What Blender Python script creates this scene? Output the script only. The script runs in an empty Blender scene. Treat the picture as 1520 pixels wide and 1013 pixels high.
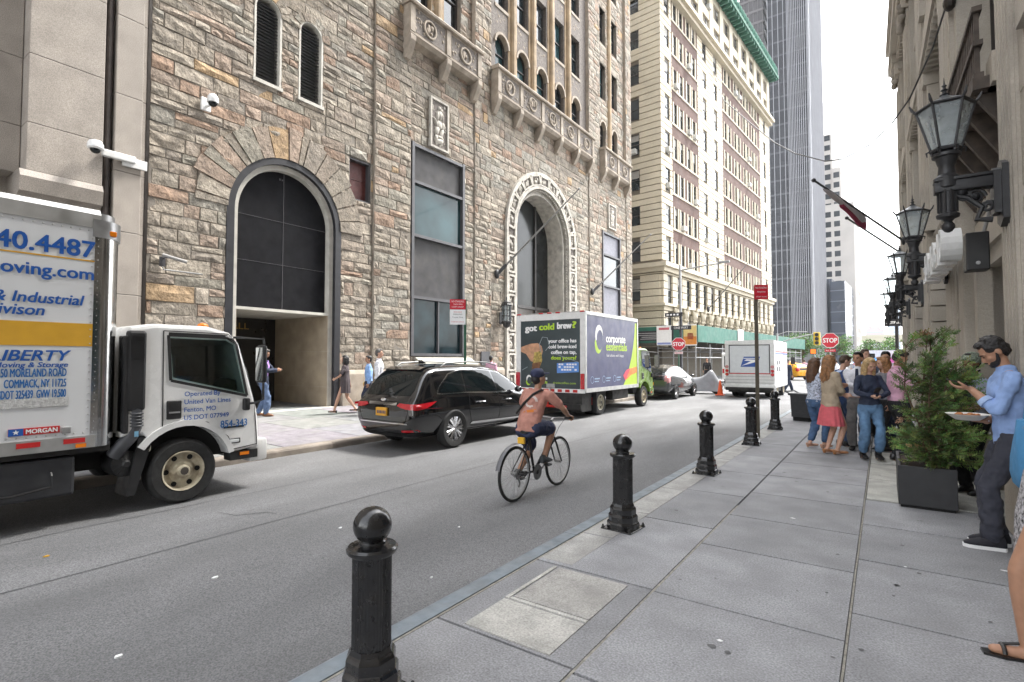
import bpy, bmesh, math, random
from mathutils import Vector, Matrix, Euler
from mathutils.bvhtree import BVHTree
from mathutils.geometry import tessellate_polygon
R = math.radians
sin, cos, pi = math.sin, math.cos, math.pi
sc = bpy.context.scene
COL = sc.collection
rnd = random.Random(7)
V = Vector

# ------------------------------------------------------------------ materials
MATS = {}
def M(name, col, rough=.6, metal=0., var=.12, vs=6., bump=0., bs=60., spec=.5, attr=False, dirt=0., ds=1.2, coat=0., emit=0., dcol=None, grain=0., gs=300., aniso=None):
    """principled material with procedural mottling, dirt and bump in object space"""
    if name in MATS: return MATS[name]
    m = bpy.data.materials.new(name); m.use_nodes = True
    nt = m.node_tree; N = nt.nodes; L = nt.links
    b = N['Principled BSDF']
    b.inputs['Roughness'].default_value = rough; b.inputs['Metallic'].default_value = metal
    b.inputs['Specular IOR Level'].default_value = spec; b.inputs['Coat Weight'].default_value = coat
    tc = N.new('ShaderNodeTexCoord')
    def noise(scale, detail=5):
        n = N.new('ShaderNodeTexNoise'); n.inputs['Scale'].default_value = scale; n.inputs['Detail'].default_value = detail
        if aniso and scale < 5:
            mp = N.new('ShaderNodeMapping'); mp.inputs['Scale'].default_value = aniso; L.new(tc.outputs['Object'], mp.inputs[0]); L.new(mp.outputs[0], n.inputs['Vector'])
        else: L.new(tc.outputs['Object'], n.inputs['Vector'])
        return n.outputs['Fac']
    def rng(fac, lo, hi, a=.3, z=.7):
        r = N.new('ShaderNodeMapRange'); L.new(fac, r.inputs[0])
        r.inputs[1].default_value = a; r.inputs[2].default_value = z; r.inputs[3].default_value = lo; r.inputs[4].default_value = hi
        return r.outputs[0]
    def mul(c, f):
        x = N.new('ShaderNodeMix'); x.data_type = 'RGBA'; x.blend_type = 'MULTIPLY'; x.inputs[0].default_value = 1
        L.new(c, x.inputs[6]); L.new(f, x.inputs[7]); return x.outputs[2]
    if attr:
        a = N.new('ShaderNodeVertexColor'); a.layer_name = 'Col'; c = a.outputs['Color']
    else:
        rgb = N.new('ShaderNodeRGB'); rgb.outputs[0].default_value = (*col, 1); c = rgb.outputs[0]
    if var: c = mul(c, rng(noise(vs), 1 - var, 1 + var))
    if grain: c = mul(c, rng(noise(gs, 2), 1 - grain, 1 + grain))
    if dirt:
        x = N.new('ShaderNodeMix'); x.data_type = 'RGBA'
        L.new(rng(noise(ds, 7), 0, dirt, .48, .72), x.inputs[0]); L.new(c, x.inputs[6])
        x.inputs[7].default_value = (*(dcol or (.05, .045, .04)), 1); c = x.outputs[2]
    L.new(c, b.inputs['Base Color'])
    if rough > .12 and metal < .9 and var: L.new(rng(noise(vs * 1.7), max(.03, rough - .1), min(1, rough + .1)), b.inputs['Roughness'])
    if bump:
        bn = N.new('ShaderNodeBump'); bn.inputs['Strength'].default_value = min(1, bump); bn.inputs['Distance'].default_value = .02 * max(1, bump)
        L.new(noise(bs, 6), bn.inputs['Height']); L.new(bn.outputs['Normal'], b.inputs['Normal'])
    if emit:
        b.inputs['Emission Color'].default_value = (*col, 1); b.inputs['Emission Strength'].default_value = emit
    MATS[name] = m
    return m

# ------------------------------------------------------------------ mesh builder
class MB:
    def __init__(s, mat=None):
        s.v = []; s.f = []; s.m = []; s.c = []; s.mi = 0; s.col = None; s.x = mat; s.g = []
    def mark(s): s.g.append((len(s.v), len(s.f))); return s
    def add(s, vs, fs):
        o = len(s.v)
        if s.x is not None: vs = [s.x @ V(p) for p in vs]
        s.v.extend([tuple(p) for p in vs])
        for f in fs:
            s.f.append([i + o for i in f]); s.m.append(s.mi); s.c.append(s.col)
        return s
    def box(s, x0, x1, y0, y1, z0, z1):
        vs = [(x, y, z) for z in (z0, z1) for y in (y0, y1) for x in (x0, x1)]
        return s.add(vs, [(0, 2, 3, 1), (4, 5, 7, 6), (0, 1, 5, 4), (2, 6, 7, 3), (0, 4, 6, 2), (1, 3, 7, 5)])
    def bbox(s, x0, x1, y0, y1, z0, z1, b=.01):
        """box with chamfered edges"""
        bm = bmesh.new(); bmesh.ops.create_cube(bm, size=1)
        for v in bm.verts: v.co = V(((x0 + x1) / 2 + v.co.x * (x1 - x0), (y0 + y1) / 2 + v.co.y * (y1 - y0), (z0 + z1) / 2 + v.co.z * (z1 - z0)))
        bmesh.ops.bevel(bm, geom=bm.edges[:], offset=b, segments=2, profile=.5, affect='EDGES')
        return s.addbm(bm)
    def addbm(s, bm):
        bm.verts.index_update()
        s.add([v.co.copy() for v in bm.verts], [[v.index for v in f.verts] for f in bm.faces]); bm.free(); return s
    def ring(s, c, a, b, r, n): return [V(c) + a * (cos(2 * pi * i / n) * r) + b * (sin(2 * pi * i / n) * r) for i in range(n)]
    def loft(s, rings, cap=True, close=True):
        n = len(rings[0]); vs = [p for r in rings for p in r]; fs = []
        for k in range(len(rings) - 1):
            for i in range(n if close else n - 1):
                j = (i + 1) % n
                fs.append((k * n + i, k * n + j, (k + 1) * n + j, (k + 1) * n + i))
        if cap: fs.append(list(range(n))[::-1]); fs.append([(len(rings) - 1) * n + i for i in range(n)])
        return s.add(vs, fs)
    def path(s, pts, r, n=8, cap=True):
        pts = [V(p) for p in pts]; rs = r if isinstance(r, (list, tuple)) else [r] * len(pts)
        rings = []; pa = None
        for i, p in enumerate(pts):
            d = (pts[min(i + 1, len(pts) - 1)] - pts[max(i - 1, 0)]).normalized()
            if pa is None:
                pa = d.orthogonal().normalized()
            else:
                pa = (pa - d * pa.dot(d)).normalized()
            rings.append(s.ring(p, pa, d.cross(pa), rs[i], n))
        return s.loft(rings, cap)
    def tube(s, a, b, r0, r1=None, n=10): return s.path([a, b], [r0, r0 if r1 is None else r1], n)
    def lathe(s, prof, c=(0, 0, 0), n=20, axis='z', ph=0., cap=True):
        A = {'z': (V((1, 0, 0)), V((0, 1, 0)), V((0, 0, 1))), 'x': (V((0, 1, 0)), V((0, 0, 1)), V((1, 0, 0))), 'y': (V((0, 0, 1)), V((1, 0, 0)), V((0, 1, 0)))}[axis]
        rings = [[V(c) + A[2] * h + A[0] * (cos(2 * pi * i / n + ph) * max(r, 1e-4)) + A[1] * (sin(2 * pi * i / n + ph) * max(r, 1e-4)) for i in range(n)] for r, h in prof]
        return s.loft(rings, cap)
    def ell(s, c, rx, ry, rz, n=14, k=9, rot=None):
        rings = []
        for j in range(k + 1):
            t = -pi / 2 + pi * j / k; q = max(cos(t), .01)
            ps = [V((rx * q * cos(2 * pi * i / n), ry * q * sin(2 * pi * i / n), rz * sin(t))) for i in range(n)]
            if rot is not None: ps = [rot @ p for p in ps]
            rings.append([V(c) + p for p in ps])
        return s.loft(rings)
    def prism(s, poly, axis, a, b):
        """polygon (2D) extruded along an axis: x:(y,z) y:(x,z) z:(x,y)"""
        f = {'x': lambda p, t: (t, p[0], p[1]), 'y': lambda p, t: (p[0], t, p[1]), 'z': lambda p, t: (p[0], p[1], t)}[axis]
        n = len(poly); tri = tessellate_polygon([[V((p[0], p[1], 0)) for p in poly]])
        vs = [f(p, a) for p in poly] + [f(p, b) for p in poly]
        fs = [t for t in tri] + [tuple(i + n for i in t)[::-1] for t in tri]
        fs += [(i, (i + 1) % n, (i + 1) % n + n, i + n) for i in range(n)]
        return s.add(vs, fs)
    def holed(s, outer, holes, axis, a, b, rim=True):
        """flat wall at a (front) with holes whose reveals run back to b"""
        f = {'x': lambda p, t: (t, p[0], p[1]), 'y': lambda p, t: (p[0], t, p[1])}[axis]
        loops = [[V((p[0], p[1], 0)) for p in l] for l in [outer] + holes]
        flat = [p for l in loops for p in l]
        s.add([f(p, a) for p in flat], tessellate_polygon(loops))
        for l in holes if rim else []:
            n = len(l); s.add([f(p, a) for p in l] + [f(p, b) for p in l], [(i, (i + 1) % n, (i + 1) % n + n, i + n) for i in range(n)])
        return s
    def build_each(s, name, mats, parent=None, **k):
        """one object per marked piece"""
        g = s.g + [(len(s.v), len(s.f))]; out = []
        for (v0, f0), (v1, f1) in zip(g[:-1], g[1:]):
            if f1 == f0: continue
            q = s.__class__(); q.v = s.v[v0:v1]; q.f = [[i - v0 for i in f] for f in s.f[f0:f1]]; q.m = s.m[f0:f1]; q.c = s.c[f0:f1]; out.append(q.build(name, mats, parent, **k))
        return out
    def build(s, name, mats, parent=None, smooth=None, loc=None, fix=True):
        me = bpy.data.meshes.new(name); me.from_pydata(s.v, [], s.f)
        if not isinstance(mats, (list, tuple)): mats = [mats]
        for m in mats: me.materials.append(m)
        me.polygons.foreach_set('material_index', s.m)
        if fix:
            bm = bmesh.new(); bm.from_mesh(me); bmesh.ops.recalc_face_normals(bm, faces=bm.faces[:]); bm.to_mesh(me); bm.free()
        if any(c is not None for c in s.c):
            at = me.color_attributes.new('Col', 'FLOAT_COLOR', 'CORNER'); i = 0
            for p, c in zip(me.polygons, s.c):
                for _ in p.loop_indices:
                    at.data[i].color = (*(c or (.3, .3, .3)), 1); i += 1
        if smooth:
            me.polygons.foreach_set('use_smooth', [True] * len(me.polygons)); me.set_sharp_from_angle(angle=R(smooth))
        o = bpy.data.objects.new(name, me); COL.objects.link(o)
        if parent: o.parent = parent
        if loc: o.location = loc
        return o

def tag(o, label=None, cat=None, group=None, kind=None):
    if label: o['label'] = label
    if cat: o['category'] = cat
    if group: o['group'] = group
    if kind: o['kind'] = kind
    return o
def thing(name, label, cat, loc=(0, 0, 0), rz=0., group=None):
    o = bpy.data.objects.new(name, None); COL.objects.link(o); o.empty_display_size = .2
    o.location = loc; o.rotation_euler = (0, 0, rz)
    return tag(o, label, cat, group)
def dup(o, loc=None, rz=None, label=None, parent=None):
    c = o.copy(); COL.objects.link(c); c.parent = parent
    if loc is not None: c.location = loc
    if rz is not None: c.rotation_euler = (0, 0, rz)
    if label: c['label'] = label
    for ch in o.children: dup(ch, parent=c)
    return c

def arcpts(yc, zs, r, a0=0., a1=pi, n=24): return [(yc + r * cos(a0 + (a1 - a0) * i / n), zs + r * sin(a0 + (a1 - a0) * i / n)) for i in range(n + 1)]
def archpoly(yc, hw, z0, zs, n=20): return [(yc - hw, z0), (yc + hw, z0)] + arcpts(yc, zs, hw, n=n)
def rectpoly(a, b, c, d): return [(a, c), (b, c), (b, d), (a, d)]

# ------------------------------------------------------------------ lettering (as flat extruded meshes)
def text(name, body, size, mat, parent, origin, right=(0, 1, 0), up=(0, 0, 1), align='LEFT', bold=0., shear=0., width=None, depth=0., spacing=1.):
    cu = bpy.data.curves.new(name, 'FONT'); cu.body = body; cu.size = size; cu.align_x = align; cu.shear = shear; cu.extrude = depth; cu.space_character = spacing; cu.resolution_u = 3
    t = bpy.data.objects.new(name, cu); COL.objects.link(t)
    dg = bpy.context.evaluated_depsgraph_get(); me = bpy.data.meshes.new_from_object(t.evaluated_get(dg)); bpy.data.objects.remove(t); bpy.data.curves.remove(cu)
    xs = [v.co.x for v in me.vertices] or [0, 1]
    k = width / (max(xs) - min(xs)) if width else 1.
    x0 = min(xs) if align == 'LEFT' else (max(xs) if align == 'RIGHT' else (min(xs) + max(xs)) / 2)
    r = V(right).normalized(); u = V(up).normalized(); nrm = r.cross(u)
    ps = [v.co.copy() for v in me.vertices]; fs = [list(p.vertices) for p in me.polygons]; vs = []; ff = []
    for j, (bx, by) in enumerate([(0, 0)] + ([(bold, bold * .6), (-bold, bold * .6), (bold, -bold * .6), (-bold, -bold * .6)] if bold else [])):
        o_ = len(vs); vs += [V(origin) + r * ((p.x - x0) * k + bx) + u * (p.y + by) + nrm * (p.z + .0004 * j) for p in ps]; ff += [[i + o_ for i in f] for f in fs]
    me = bpy.data.meshes.new(name); me.from_pydata(vs, [], ff)
    me.materials.clear(); me.materials.append(mat)
    o = bpy.data.objects.new(name, me); COL.objects.link(o); o.parent = parent
    return o

# ------------------------------------------------------------------ panels laid on a curved body
def bvh_of(o):
    bm = bmesh.new(); bm.from_mesh(o.data); t = BVHTree.FromBMesh(bm); bm.free(); return t
def panel(name, bvh, poly, axis, frm, mat, parent, off=.004, h=.08, smooth=40, label=None, thick=.0, mb=None):
    """polygon given in the plane across `axis`, cast along it onto the body; frm = +1/-1 the side it comes from"""
    bm = bmesh.new()
    f = {'x': lambda p: V((0, p[0], p[1])), 'y': lambda p: V((p[0], 0, p[1])), 'z': lambda p: V((p[0], p[1], 0))}[axis]
    vs = [bm.verts.new(f(p)) for p in poly]
    fc = bm.faces.new(vs); bmesh.ops.triangulate(bm, faces=[fc])
    for _ in range(7):
        es = [e for e in bm.edges if e.calc_length() > h]
        if not es: break
        bmesh.ops.subdivide_edges(bm, edges=es, cuts=1); bmesh.ops.triangulate(bm, faces=bm.faces[:])
    ax = 'xyz'.index(axis); d = V((0, 0, 0)); d[ax] = -frm
    last = 0.; miss = []
    for v in bm.verts:
        o = v.co.copy(); o[ax] = 60 * frm
        hit = bvh.ray_cast(o, d)
        if hit[0] is None: miss.append(v); continue
        last = hit[0][ax]; v.co = hit[0] + hit[1] * off
        if hit[1].dot(d) > 0: v.co = hit[0] - hit[1] * off
    for v in miss: v.co[ax] = last
    m = MB(); m.addbm(bm)
    if mb is not None:
        mb.add(m.v, m.f); return None
    o = m.build(name, mat, parent, smooth=smooth, fix=False)
    if label: o['label'] = label
    return o
def seam(bvh, pts, axis, frm, w=.008, mb=None, **k):
    """thin dark shut line along a polyline on a body, collected in mb"""
    for a, b in zip(pts[:-1], pts[1:]):
        dx, dy = b[0] - a[0], b[1] - a[1]; l = math.hypot(dx, dy) or 1; nx, ny = -dy / l * w / 2, dx / l * w / 2
        panel('seam', bvh, [(a[0] + nx, a[1] + ny), (b[0] + nx, b[1] + ny), (b[0] - nx, b[1] - ny), (a[0] - nx, a[1] - ny)], axis, frm, None, None, mb=mb, h=.12, **k)
# ------------------------------------------------------------------ the palette
asphalt = M('asphalt', (.150, .151, .154), .9, var=.2, vs=.7, bump=.4, bs=120, grain=.45, gs=95, dirt=.5, ds=.8, dcol=(.108, .109, .111), aniso=(1.6, .6, 1))
flag = M('flagstone', None, .85, attr=True, var=.15, vs=2.6, bump=.2, bs=90, grain=.3, gs=85, dirt=.5, ds=1.9, dcol=(.20, .20, .205))
conc = M('concrete', None, .9, attr=True, var=.2, vs=4, bump=.3, bs=70, grain=.25, gs=90, dirt=.55, ds=2.6, dcol=(.24, .235, .22))
kerbm = M('steel_faced_kerb', (.17, .20, .225), .55, var=.25, vs=7, bump=.1, bs=60, dirt=.4, ds=4, dcol=(.25, .25, .24))
grime = M('joint_grime', (.05, .05, .048), .95, var=.2)
stone = M('rubble_stone', None, .95, attr=True, var=.32, vs=4, bump=1.8, bs=10, grain=.28, gs=30, dirt=.4, ds=.7, dcol=(.15, .13, .105))
mortar = M('mortar', (.23, .205, .175), .95, var=.2, vs=3, bump=.5, bs=30)
dressed = M('dressed_stone', (.34, .29, .235), .85, var=.22, vs=3, bump=.4, bs=25, grain=.1, gs=80, dirt=.45, ds=1.1, dcol=(.16, .13, .10))
tanpier = M('tan_terracotta', (.30, .22, .135), .8, var=.3, vs=1.6, bump=.4, bs=20, dirt=.4, ds=1.5, dcol=(.2, .15, .1))
carved = M('carved_limestone', (.46, .43, .38), .85, var=.18, vs=5, bump=.5, bs=22, dirt=.5, ds=3, dcol=(.14, .13, .12))
carvdark = M('dark_carving_ground', (.16, .14, .125), .9, var=.3, vs=12, bump=.8, bs=30)  # darker flat ground behind the carvings and upper windows
granite = M('polished_granite', (.31, .275, .24), .55, var=.14, vs=2, bump=.05, grain=.3, gs=70, dirt=.3, ds=.6, dcol=(.2, .18, .16))
granitebase = M('granite_moulding', (.26, .23, .2), .6, var=.14, vs=2, grain=.3, gs=70)
blackpanel = M('black_panel', (.010, .010, .012), .8, var=.25, vs=3, dirt=.2, ds=2, dcol=(.02, .02, .02), spec=.12)
blackstone = M('black_stone_frame', (.016, .016, .02), .5, var=.2, vs=4)
paletrim = M('pale_trim', (.50, .48, .43), .7, var=.12, vs=4, dirt=.3, ds=3, dcol=(.25, .23, .2))
steelgrey = M('grey_steel_frame', (.075, .073, .078), .5, var=.12, vs=4, metal=.2)
greypanel = M('grey_panel', (.062, .060, .062), .7, var=.18, vs=2, dirt=.4, ds=1.6, dcol=(.10, .095, .085), spec=.25)
louvre = M('louvre_metal', (.03, .03, .032), .55, var=.2)
redpaint = M('oxblood_paint', (.10, .025, .022), .6, var=.2, vs=5, dirt=.4, ds=3)
glass = M('dark_window_glass', (.018, .026, .03), .06, var=.3, vs=.8, spec=.8)
glassteal = M('teal_window_glass', (.028, .06, .066), .06, var=.55, vs=.6, spec=.28)
glassgrey = M('grey_window_glass', (.045, .052, .058), .08, var=.3, vs=.5, spec=.7)
shade = M('window_blind', (.30, .29, .27), .8, var=.1)
winframe = M('bronze_sash', (.05, .045, .042), .5, var=.15)
cream = M('cream_terracotta', (.53, .47, .36), .75, var=.12, vs=.5, grain=.06, gs=8, dirt=.3, ds=.35, dcol=(.42, .38, .30))
creamj = M('cream_joint', (.17, .15, .12), .9)
creamlt = M('cream_trim', (.50, .445, .345), .75, var=.12, vs=1, dirt=.35, ds=1, dcol=(.3, .27, .2))
brick = M('brown_brick', (.105, .064, .053), .9, var=.16, vs=.6, grain=.2, gs=6, bump=.3, bs=10)
copper = M('green_copper', (.05, .14, .10), .8, var=.25, vs=2)
shedgreen = M('green_plywood', (.018, .105, .075), .6, var=.15, vs=1.5)
galv = M('galvanised_pipe', (.36, .36, .36), .45, metal=.6, var=.15)
paint = {}
def P(n, c, rough=.28, **k):
    return M(n + '_paint', c, rough, var=k.pop('var', .05), vs=3, coat=k.pop('coat', .5), **k)
whitep = P('white', (.70, .70, .69), dirt=.18, ds=1.8, dcol=(.45, .43, .40))
boxwhite = M('white_box_panel', (.66, .67, .68), .4, var=.05, vs=1.2, dirt=.22, ds=1.1, dcol=(.48, .48, .47))
blackp = M('black_car_paint', (.006, .006, .007), .1, var=.1, coat=1.)
greyp = M('grey_car_paint', (.045, .048, .052), .18, var=.05, coat=1.)
limep = P('lime', (.15, .25, .04))
yellowp = P('cab_yellow', (.72, .34, .015))
silver = M('polished_steel', (.62, .62, .62), .16, metal=1, var=.1, vs=4, bump=.12, bs=5)
alu = M('aluminium_rail', (.48, .48, .47), .42, metal=.7, var=.15, vs=4, dirt=.3, ds=3, dcol=(.25, .24, .22))
chrome = M('chrome', (.7, .7, .7), .12, metal=1, var=0)
rubber = M('tyre_rubber', (.022, .022, .022), .85, var=.2, vs=12, bump=.2, bs=60)
blackpl = M('black_plastic', (.016, .016, .017), .5, var=.2)
chassis = M('grimy_chassis', (.022, .021, .02), .8, var=.35, vs=5, dirt=.5, ds=4, dcol=(.06, .055, .05))
carglass = M('tinted_car_glass', (.006, .009, .010), .04, var=0, spec=.4)
wheelcream = M('chalky_wheel_paint', (.48, .43, .32), .7, var=.2, vs=9, dirt=.75, ds=7, dcol=(.12, .07, .035))
wheelsilver = M('alloy_wheel', (.55, .55, .56), .25, metal=.85, var=.05)
dark = M('dark_gap', (.008, .008, .008), .9, var=0)
redlens = M('red_lens', (.45, .012, .02), .12, var=.15, vs=20, coat=.8)
amberlens = M('amber_lens', (.75, .20, .01), .2, var=.1)
clearlens = M('clear_lens', (.6, .62, .62), .1, var=.1)
redvinyl = M('red_reflective', (.50, .02, .02), .4, var=.1)
whitevinyl = M('white_vinyl', (.80, .80, .80), .45, var=.04)
bluetext = M('blue_vinyl', (.012, .09, .36), .4, var=.08)
bluepale = M('mid_blue_vinyl', (.02, .14, .40), .4, var=.08)
goldv = M('gold_vinyl', (.62, .34, .03), .45, var=.06)
navyv = M('navy_vinyl', (.045, .048, .13), .4, var=.1, vs=2)
limev = M('lime_vinyl', (.42, .62, .03), .45, var=.05)
slatev = M('slate_vinyl', (.035, .05, .055), .4, var=.35, vs=1.2)
orangev = M('orange_vinyl', (.80, .22, .03), .45, var=.2)
pinkv = M('pink_vinyl', (.62, .05, .09), .45, var=.2)
bollardm = M('black_cast_iron', (.012, .012, .013), .22, var=.3, vs=14, bump=.06, bs=70, dirt=.3, ds=11, dcol=(.045, .04, .034), coat=.3)
ironm = M('black_ironwork', (.022, .022, .024), .5, var=.2, vs=12, bump=.15, bs=60)
signred = M('sign_red', (.52, .012, .03), .4, var=.05)
signgreen = M('green_post_paint', (.02, .09, .05), .5, var=.2)
brownpost = M('weathered_post', (.10, .085, .06), .7, var=.25, vs=5)
signdark = M('sign_black', (.02, .02, .025), .5, var=.1)
limestone = M('weathered_limestone', (.41, .37, .315), .85, var=.28, vs=.9, bump=.5, bs=25, grain=.08, gs=60, dirt=.65, ds=.9, dcol=(.19, .165, .12))
limedark = M('soot_stained_limestone', (.26, .235, .20), .9, var=.3, vs=2, bump=.6, bs=14)
bronze = M('dark_bronze', (.03, .024, .02), .45, metal=.3, var=.2)
leafm = M('cedar_foliage', None, .75, attr=True, var=.2, vs=20)
barkm = M('bark', (.10, .065, .04), .9, var=.3, vs=20, bump=.5)
soil = M('potting_soil', (.035, .022, .014), .95, var=.4, vs=30)
planterm = M('charcoal_planter', (.022, .022, .024), .55, var=.2, vs=4, bump=.05, dirt=.2, ds=3, dcol=(.05, .05, .05))
tarp = M('grey_tarpaulin', (.27, .28, .30), .45, var=.12, vs=4, bump=.4, bs=6)
conem = M('cone_orange', (.80, .11, .02), .5, var=.1)
binm = M('charcoal_bin_plastic', (.028, .029, .031), .55, var=.15)
def C(n, c, rough=.85, **k): return M(n, c, rough, var=k.pop('var', .12), vs=k.pop('vs', 14), bump=k.pop('bump', .45), bs=k.pop('bs', 16), **k)

clearglass = bpy.data.materials.new('clear_cab_glass'); clearglass.use_nodes = True
_n = clearglass.node_tree.nodes; _l = clearglass.node_tree.links; _n.remove(_n['Principled BSDF'])
_t = _n.new('ShaderNodeBsdfTransparent'); _t.inputs[0].default_value = (.55, .68, .66, 1); _g = _n.new('ShaderNodeBsdfGlossy'); _g.inputs['Roughness'].default_value = .03; _f = _n.new('ShaderNodeFresnel'); _f.inputs[0].default_value = 1.7; _x = _n.new('ShaderNodeMixShader')
_l.new(_f.outputs[0], _x.inputs[0]); _l.new(_t.outputs[0], _x.inputs[1]); _l.new(_g.outputs[0], _x.inputs[2]); _l.new(_x.outputs[0], _n['Material Output'].inputs[0])

lanternglass = bpy.data.materials.new('lantern_glass'); lanternglass.use_nodes = True
_n = lanternglass.node_tree.nodes; _l = lanternglass.node_tree.links; _b = _n['Principled BSDF']; _b.inputs['Base Color'].default_value = (.62, .68, .70, 1); _b.inputs['Roughness'].default_value = .1
_t = _n.new('ShaderNodeBsdfTransparent'); _t.inputs[0].default_value = (.9, .94, .95, 1); _q = _n.new('ShaderNodeTexNoise'); _q.inputs['Scale'].default_value = 5; _r = _n.new('ShaderNodeMapRange'); _r.inputs[3].default_value = .22; _r.inputs[4].default_value = .5; _x = _n.new('ShaderNodeMixShader')
_l.new(_q.outputs['Fac'], _r.inputs[0]); _l.new(_r.outputs[0], _x.inputs[0]); _l.new(_t.outputs[0], _x.inputs[1]); _l.new(_b.outputs[0], _x.inputs[2]); _l.new(_x.outputs[0], _n['Material Output'].inputs[0])
# ------------------------------------------------------------------ ground, road, pavements
def struct(o): o['kind'] = 'structure'; return o
g = MB(); g.box(-1500, 1500, -300, 2500, -.6, -.145); struct(g.build('ground', asphalt))
g = MB(); g.add([(-8.9, -40, -.13), (-2.4, -40, -.13), (-2.4, 420, -.13), (-8.9, 420, -.13)], [(0, 1, 2, 3)])
struct(g.build('road', asphalt))
# tar seam and cracks lying on the asphalt
def strip(mb, pts, w, z):
    for a, b in zip(pts[:-1], pts[1:]):
        d = V((b[0] - a[0], b[1] - a[1])); n = V((-d.y, d.x)).normalized() * w / 2
        mb.add([(a[0] + n.x, a[1] + n.y, z), (a[0] - n.x, a[1] - n.y, z), (b[0] - n.x, b[1] - n.y, z), (b[0] + n.x, b[1] + n.y, z)], [(0, 1, 2, 3)])
tar = M('tar_seam', (.085, .085, .088), .8, var=.3, vs=4)
g = MB()
def wob(x, y0, y1, n, a): return [(x + rnd.uniform(-a, a), y0 + (y1 - y0) * i / n) for i in range(n + 1)]
strip(g, wob(-5.35, -6, 60, 60, .012), .02, -.127)
strip(g, wob(-6.75, -4, 9, 20, .03), .012, -.127)
strip(g, [(-6.2, 3.0), (-5.9, 3.05), (-5.75, 3.3), (-5.6, 3.35)], .012, -.127)
struct(g.build('road_seam', tar))
# pale bits of litter trodden into the road
for i, (x, y, s) in enumerate([(-6.04, 1.47, .016), (-3.67, 1.23, .018), (-4.36, 2.1, .018), (-2.96, 3.09, .012), (-4.59, 3.45, .014), (-3.61, 4.17, .012)]):
    l = MB(); a = rnd.uniform(0, 6); n = 6
    top = [(x + s * cos(a + t) * rnd.uniform(.6, 1.2), y + s * 1.5 * sin(a + t) * rnd.uniform(.6, 1.2)) for t in [2 * pi * k / n for k in range(n)]]
    l.prism(top, 'z', -.13, -.122)
    tag(l.build('paper_scrap', whitevinyl if i else goldv), 'tiny pale scrap of paper trodden flat on the asphalt' if i else 'tiny dull orange leaf lying on the asphalt near the moving truck', 'litter', 'paper scraps on the road')

def slabs(name, xs, ys_of, z0, colour, mat, gap=.007, tilt=None, skip=None):
    mb = MB()
    for ci in range(len(xs) - 1):
        ys = ys_of(ci)
        for a, b in zip(ys[:-1], ys[1:]):
            x0, x1 = xs[ci] + gap, xs[ci + 1] - gap; y0, y1 = a + gap, b - gap
            if skip and skip(x0, x1, y0, y1): continue
            mb.col = colour(ci, (a + b) / 2)
            dz = [rnd.uniform(-.002, .002) for _ in range(4)]; e = .004
            t = tilt or (lambda x: 0)
            top = [(x0 + e, y0 + e), (x1 - e, y0 + e), (x1 - e, y1 - e), (x0 + e, y1 - e)]; bot = [(x0, y0), (x1, y0), (x1, y1), (x0, y1)]
            mb.add([(p[0], p[1], z0 + t(p[0]) + d) for p, d in zip(top, dz)] + [(p[0], p[1], z0 + t(p[0]) - .02) for p in bot], [(0, 1, 2, 3), (4, 5, 1, 0), (5, 6, 2, 1), (6, 7, 3, 2), (7, 4, 0, 3)])
    return struct(mb.build(name, mat))
def ysr(y0, y1, lo, hi, start=None):
    r = random.Random(int(y0 * 10) + 5); y = y0; out = [y]
    while y < y1: y += r.uniform(lo, hi); out.append(y)
    return out
def flagcol(ci, y):
    k = rnd.uniform(.88, 1.1); return (.265 * k, .267 * k, .277 * k)
def concol(ci, y):
    k = rnd.uniform(.82, 1.08); return (.31 * k, .30 * k, .285 * k)
def patch(x0, x1, y0, y1):   # pale utility panel between the first two bollards, and the pale concrete flags beyond the planter
    return (x0 > -.25 and 7.3 < (y0 + y1) / 2 < 11.2)
base = MB(); base.box(-2.32, 1.6, -12, 24.5, -.5, -.012); struct(base.build('pavement_bed', grime))
colset = [2.25, 3.85]
def ycol(ci):
    if ci == 0: return [-12, -8, -5, -2.2, .2, 1.25, 2.45, 3.6, 5.2, 6.6, 8.0, 9.5, 11, 12.6, 14.2, 16, 18, 20, 22.2, 24.5]
    if ci == 1: return [-12, -8, -5, -2, .1, 1.3, 2.42, 3.58, 4.75, 5.78, 6.9, 8.05, 9.2, 10.4, 11.6, 13, 14.5, 16, 18, 20, 22.2, 24.5]
    return [-12, -8, -5, -2, .2, 1.5, 2.75, 4.0, 5.1, 6.2, 7.3, 11.2, 12.6, 14, 16, 18, 20, 22.2, 24.5]
slabs('flagstone_pavement', [-2.3, -1.335, -.2, 1.5], ycol, 0, flagcol, flag, skip=patch)
# joint between kerb strip and the first flags: pale mortar line
mj = M('pale_joint_mortar', (.27, .255, .22), .95, var=.3, vs=20, bump=.4)
g = MB(); strip(g, wob(-1.335, -8, 6.2, 40, .002), .016, -.004); strip(g, wob(-.2, -8, 11, 40, .002), .012, -.005); strip(g, wob(-2.305, -8, 24, 40, .002), .018, -.003); struct(g.build('pavement_joint', mj))
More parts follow.
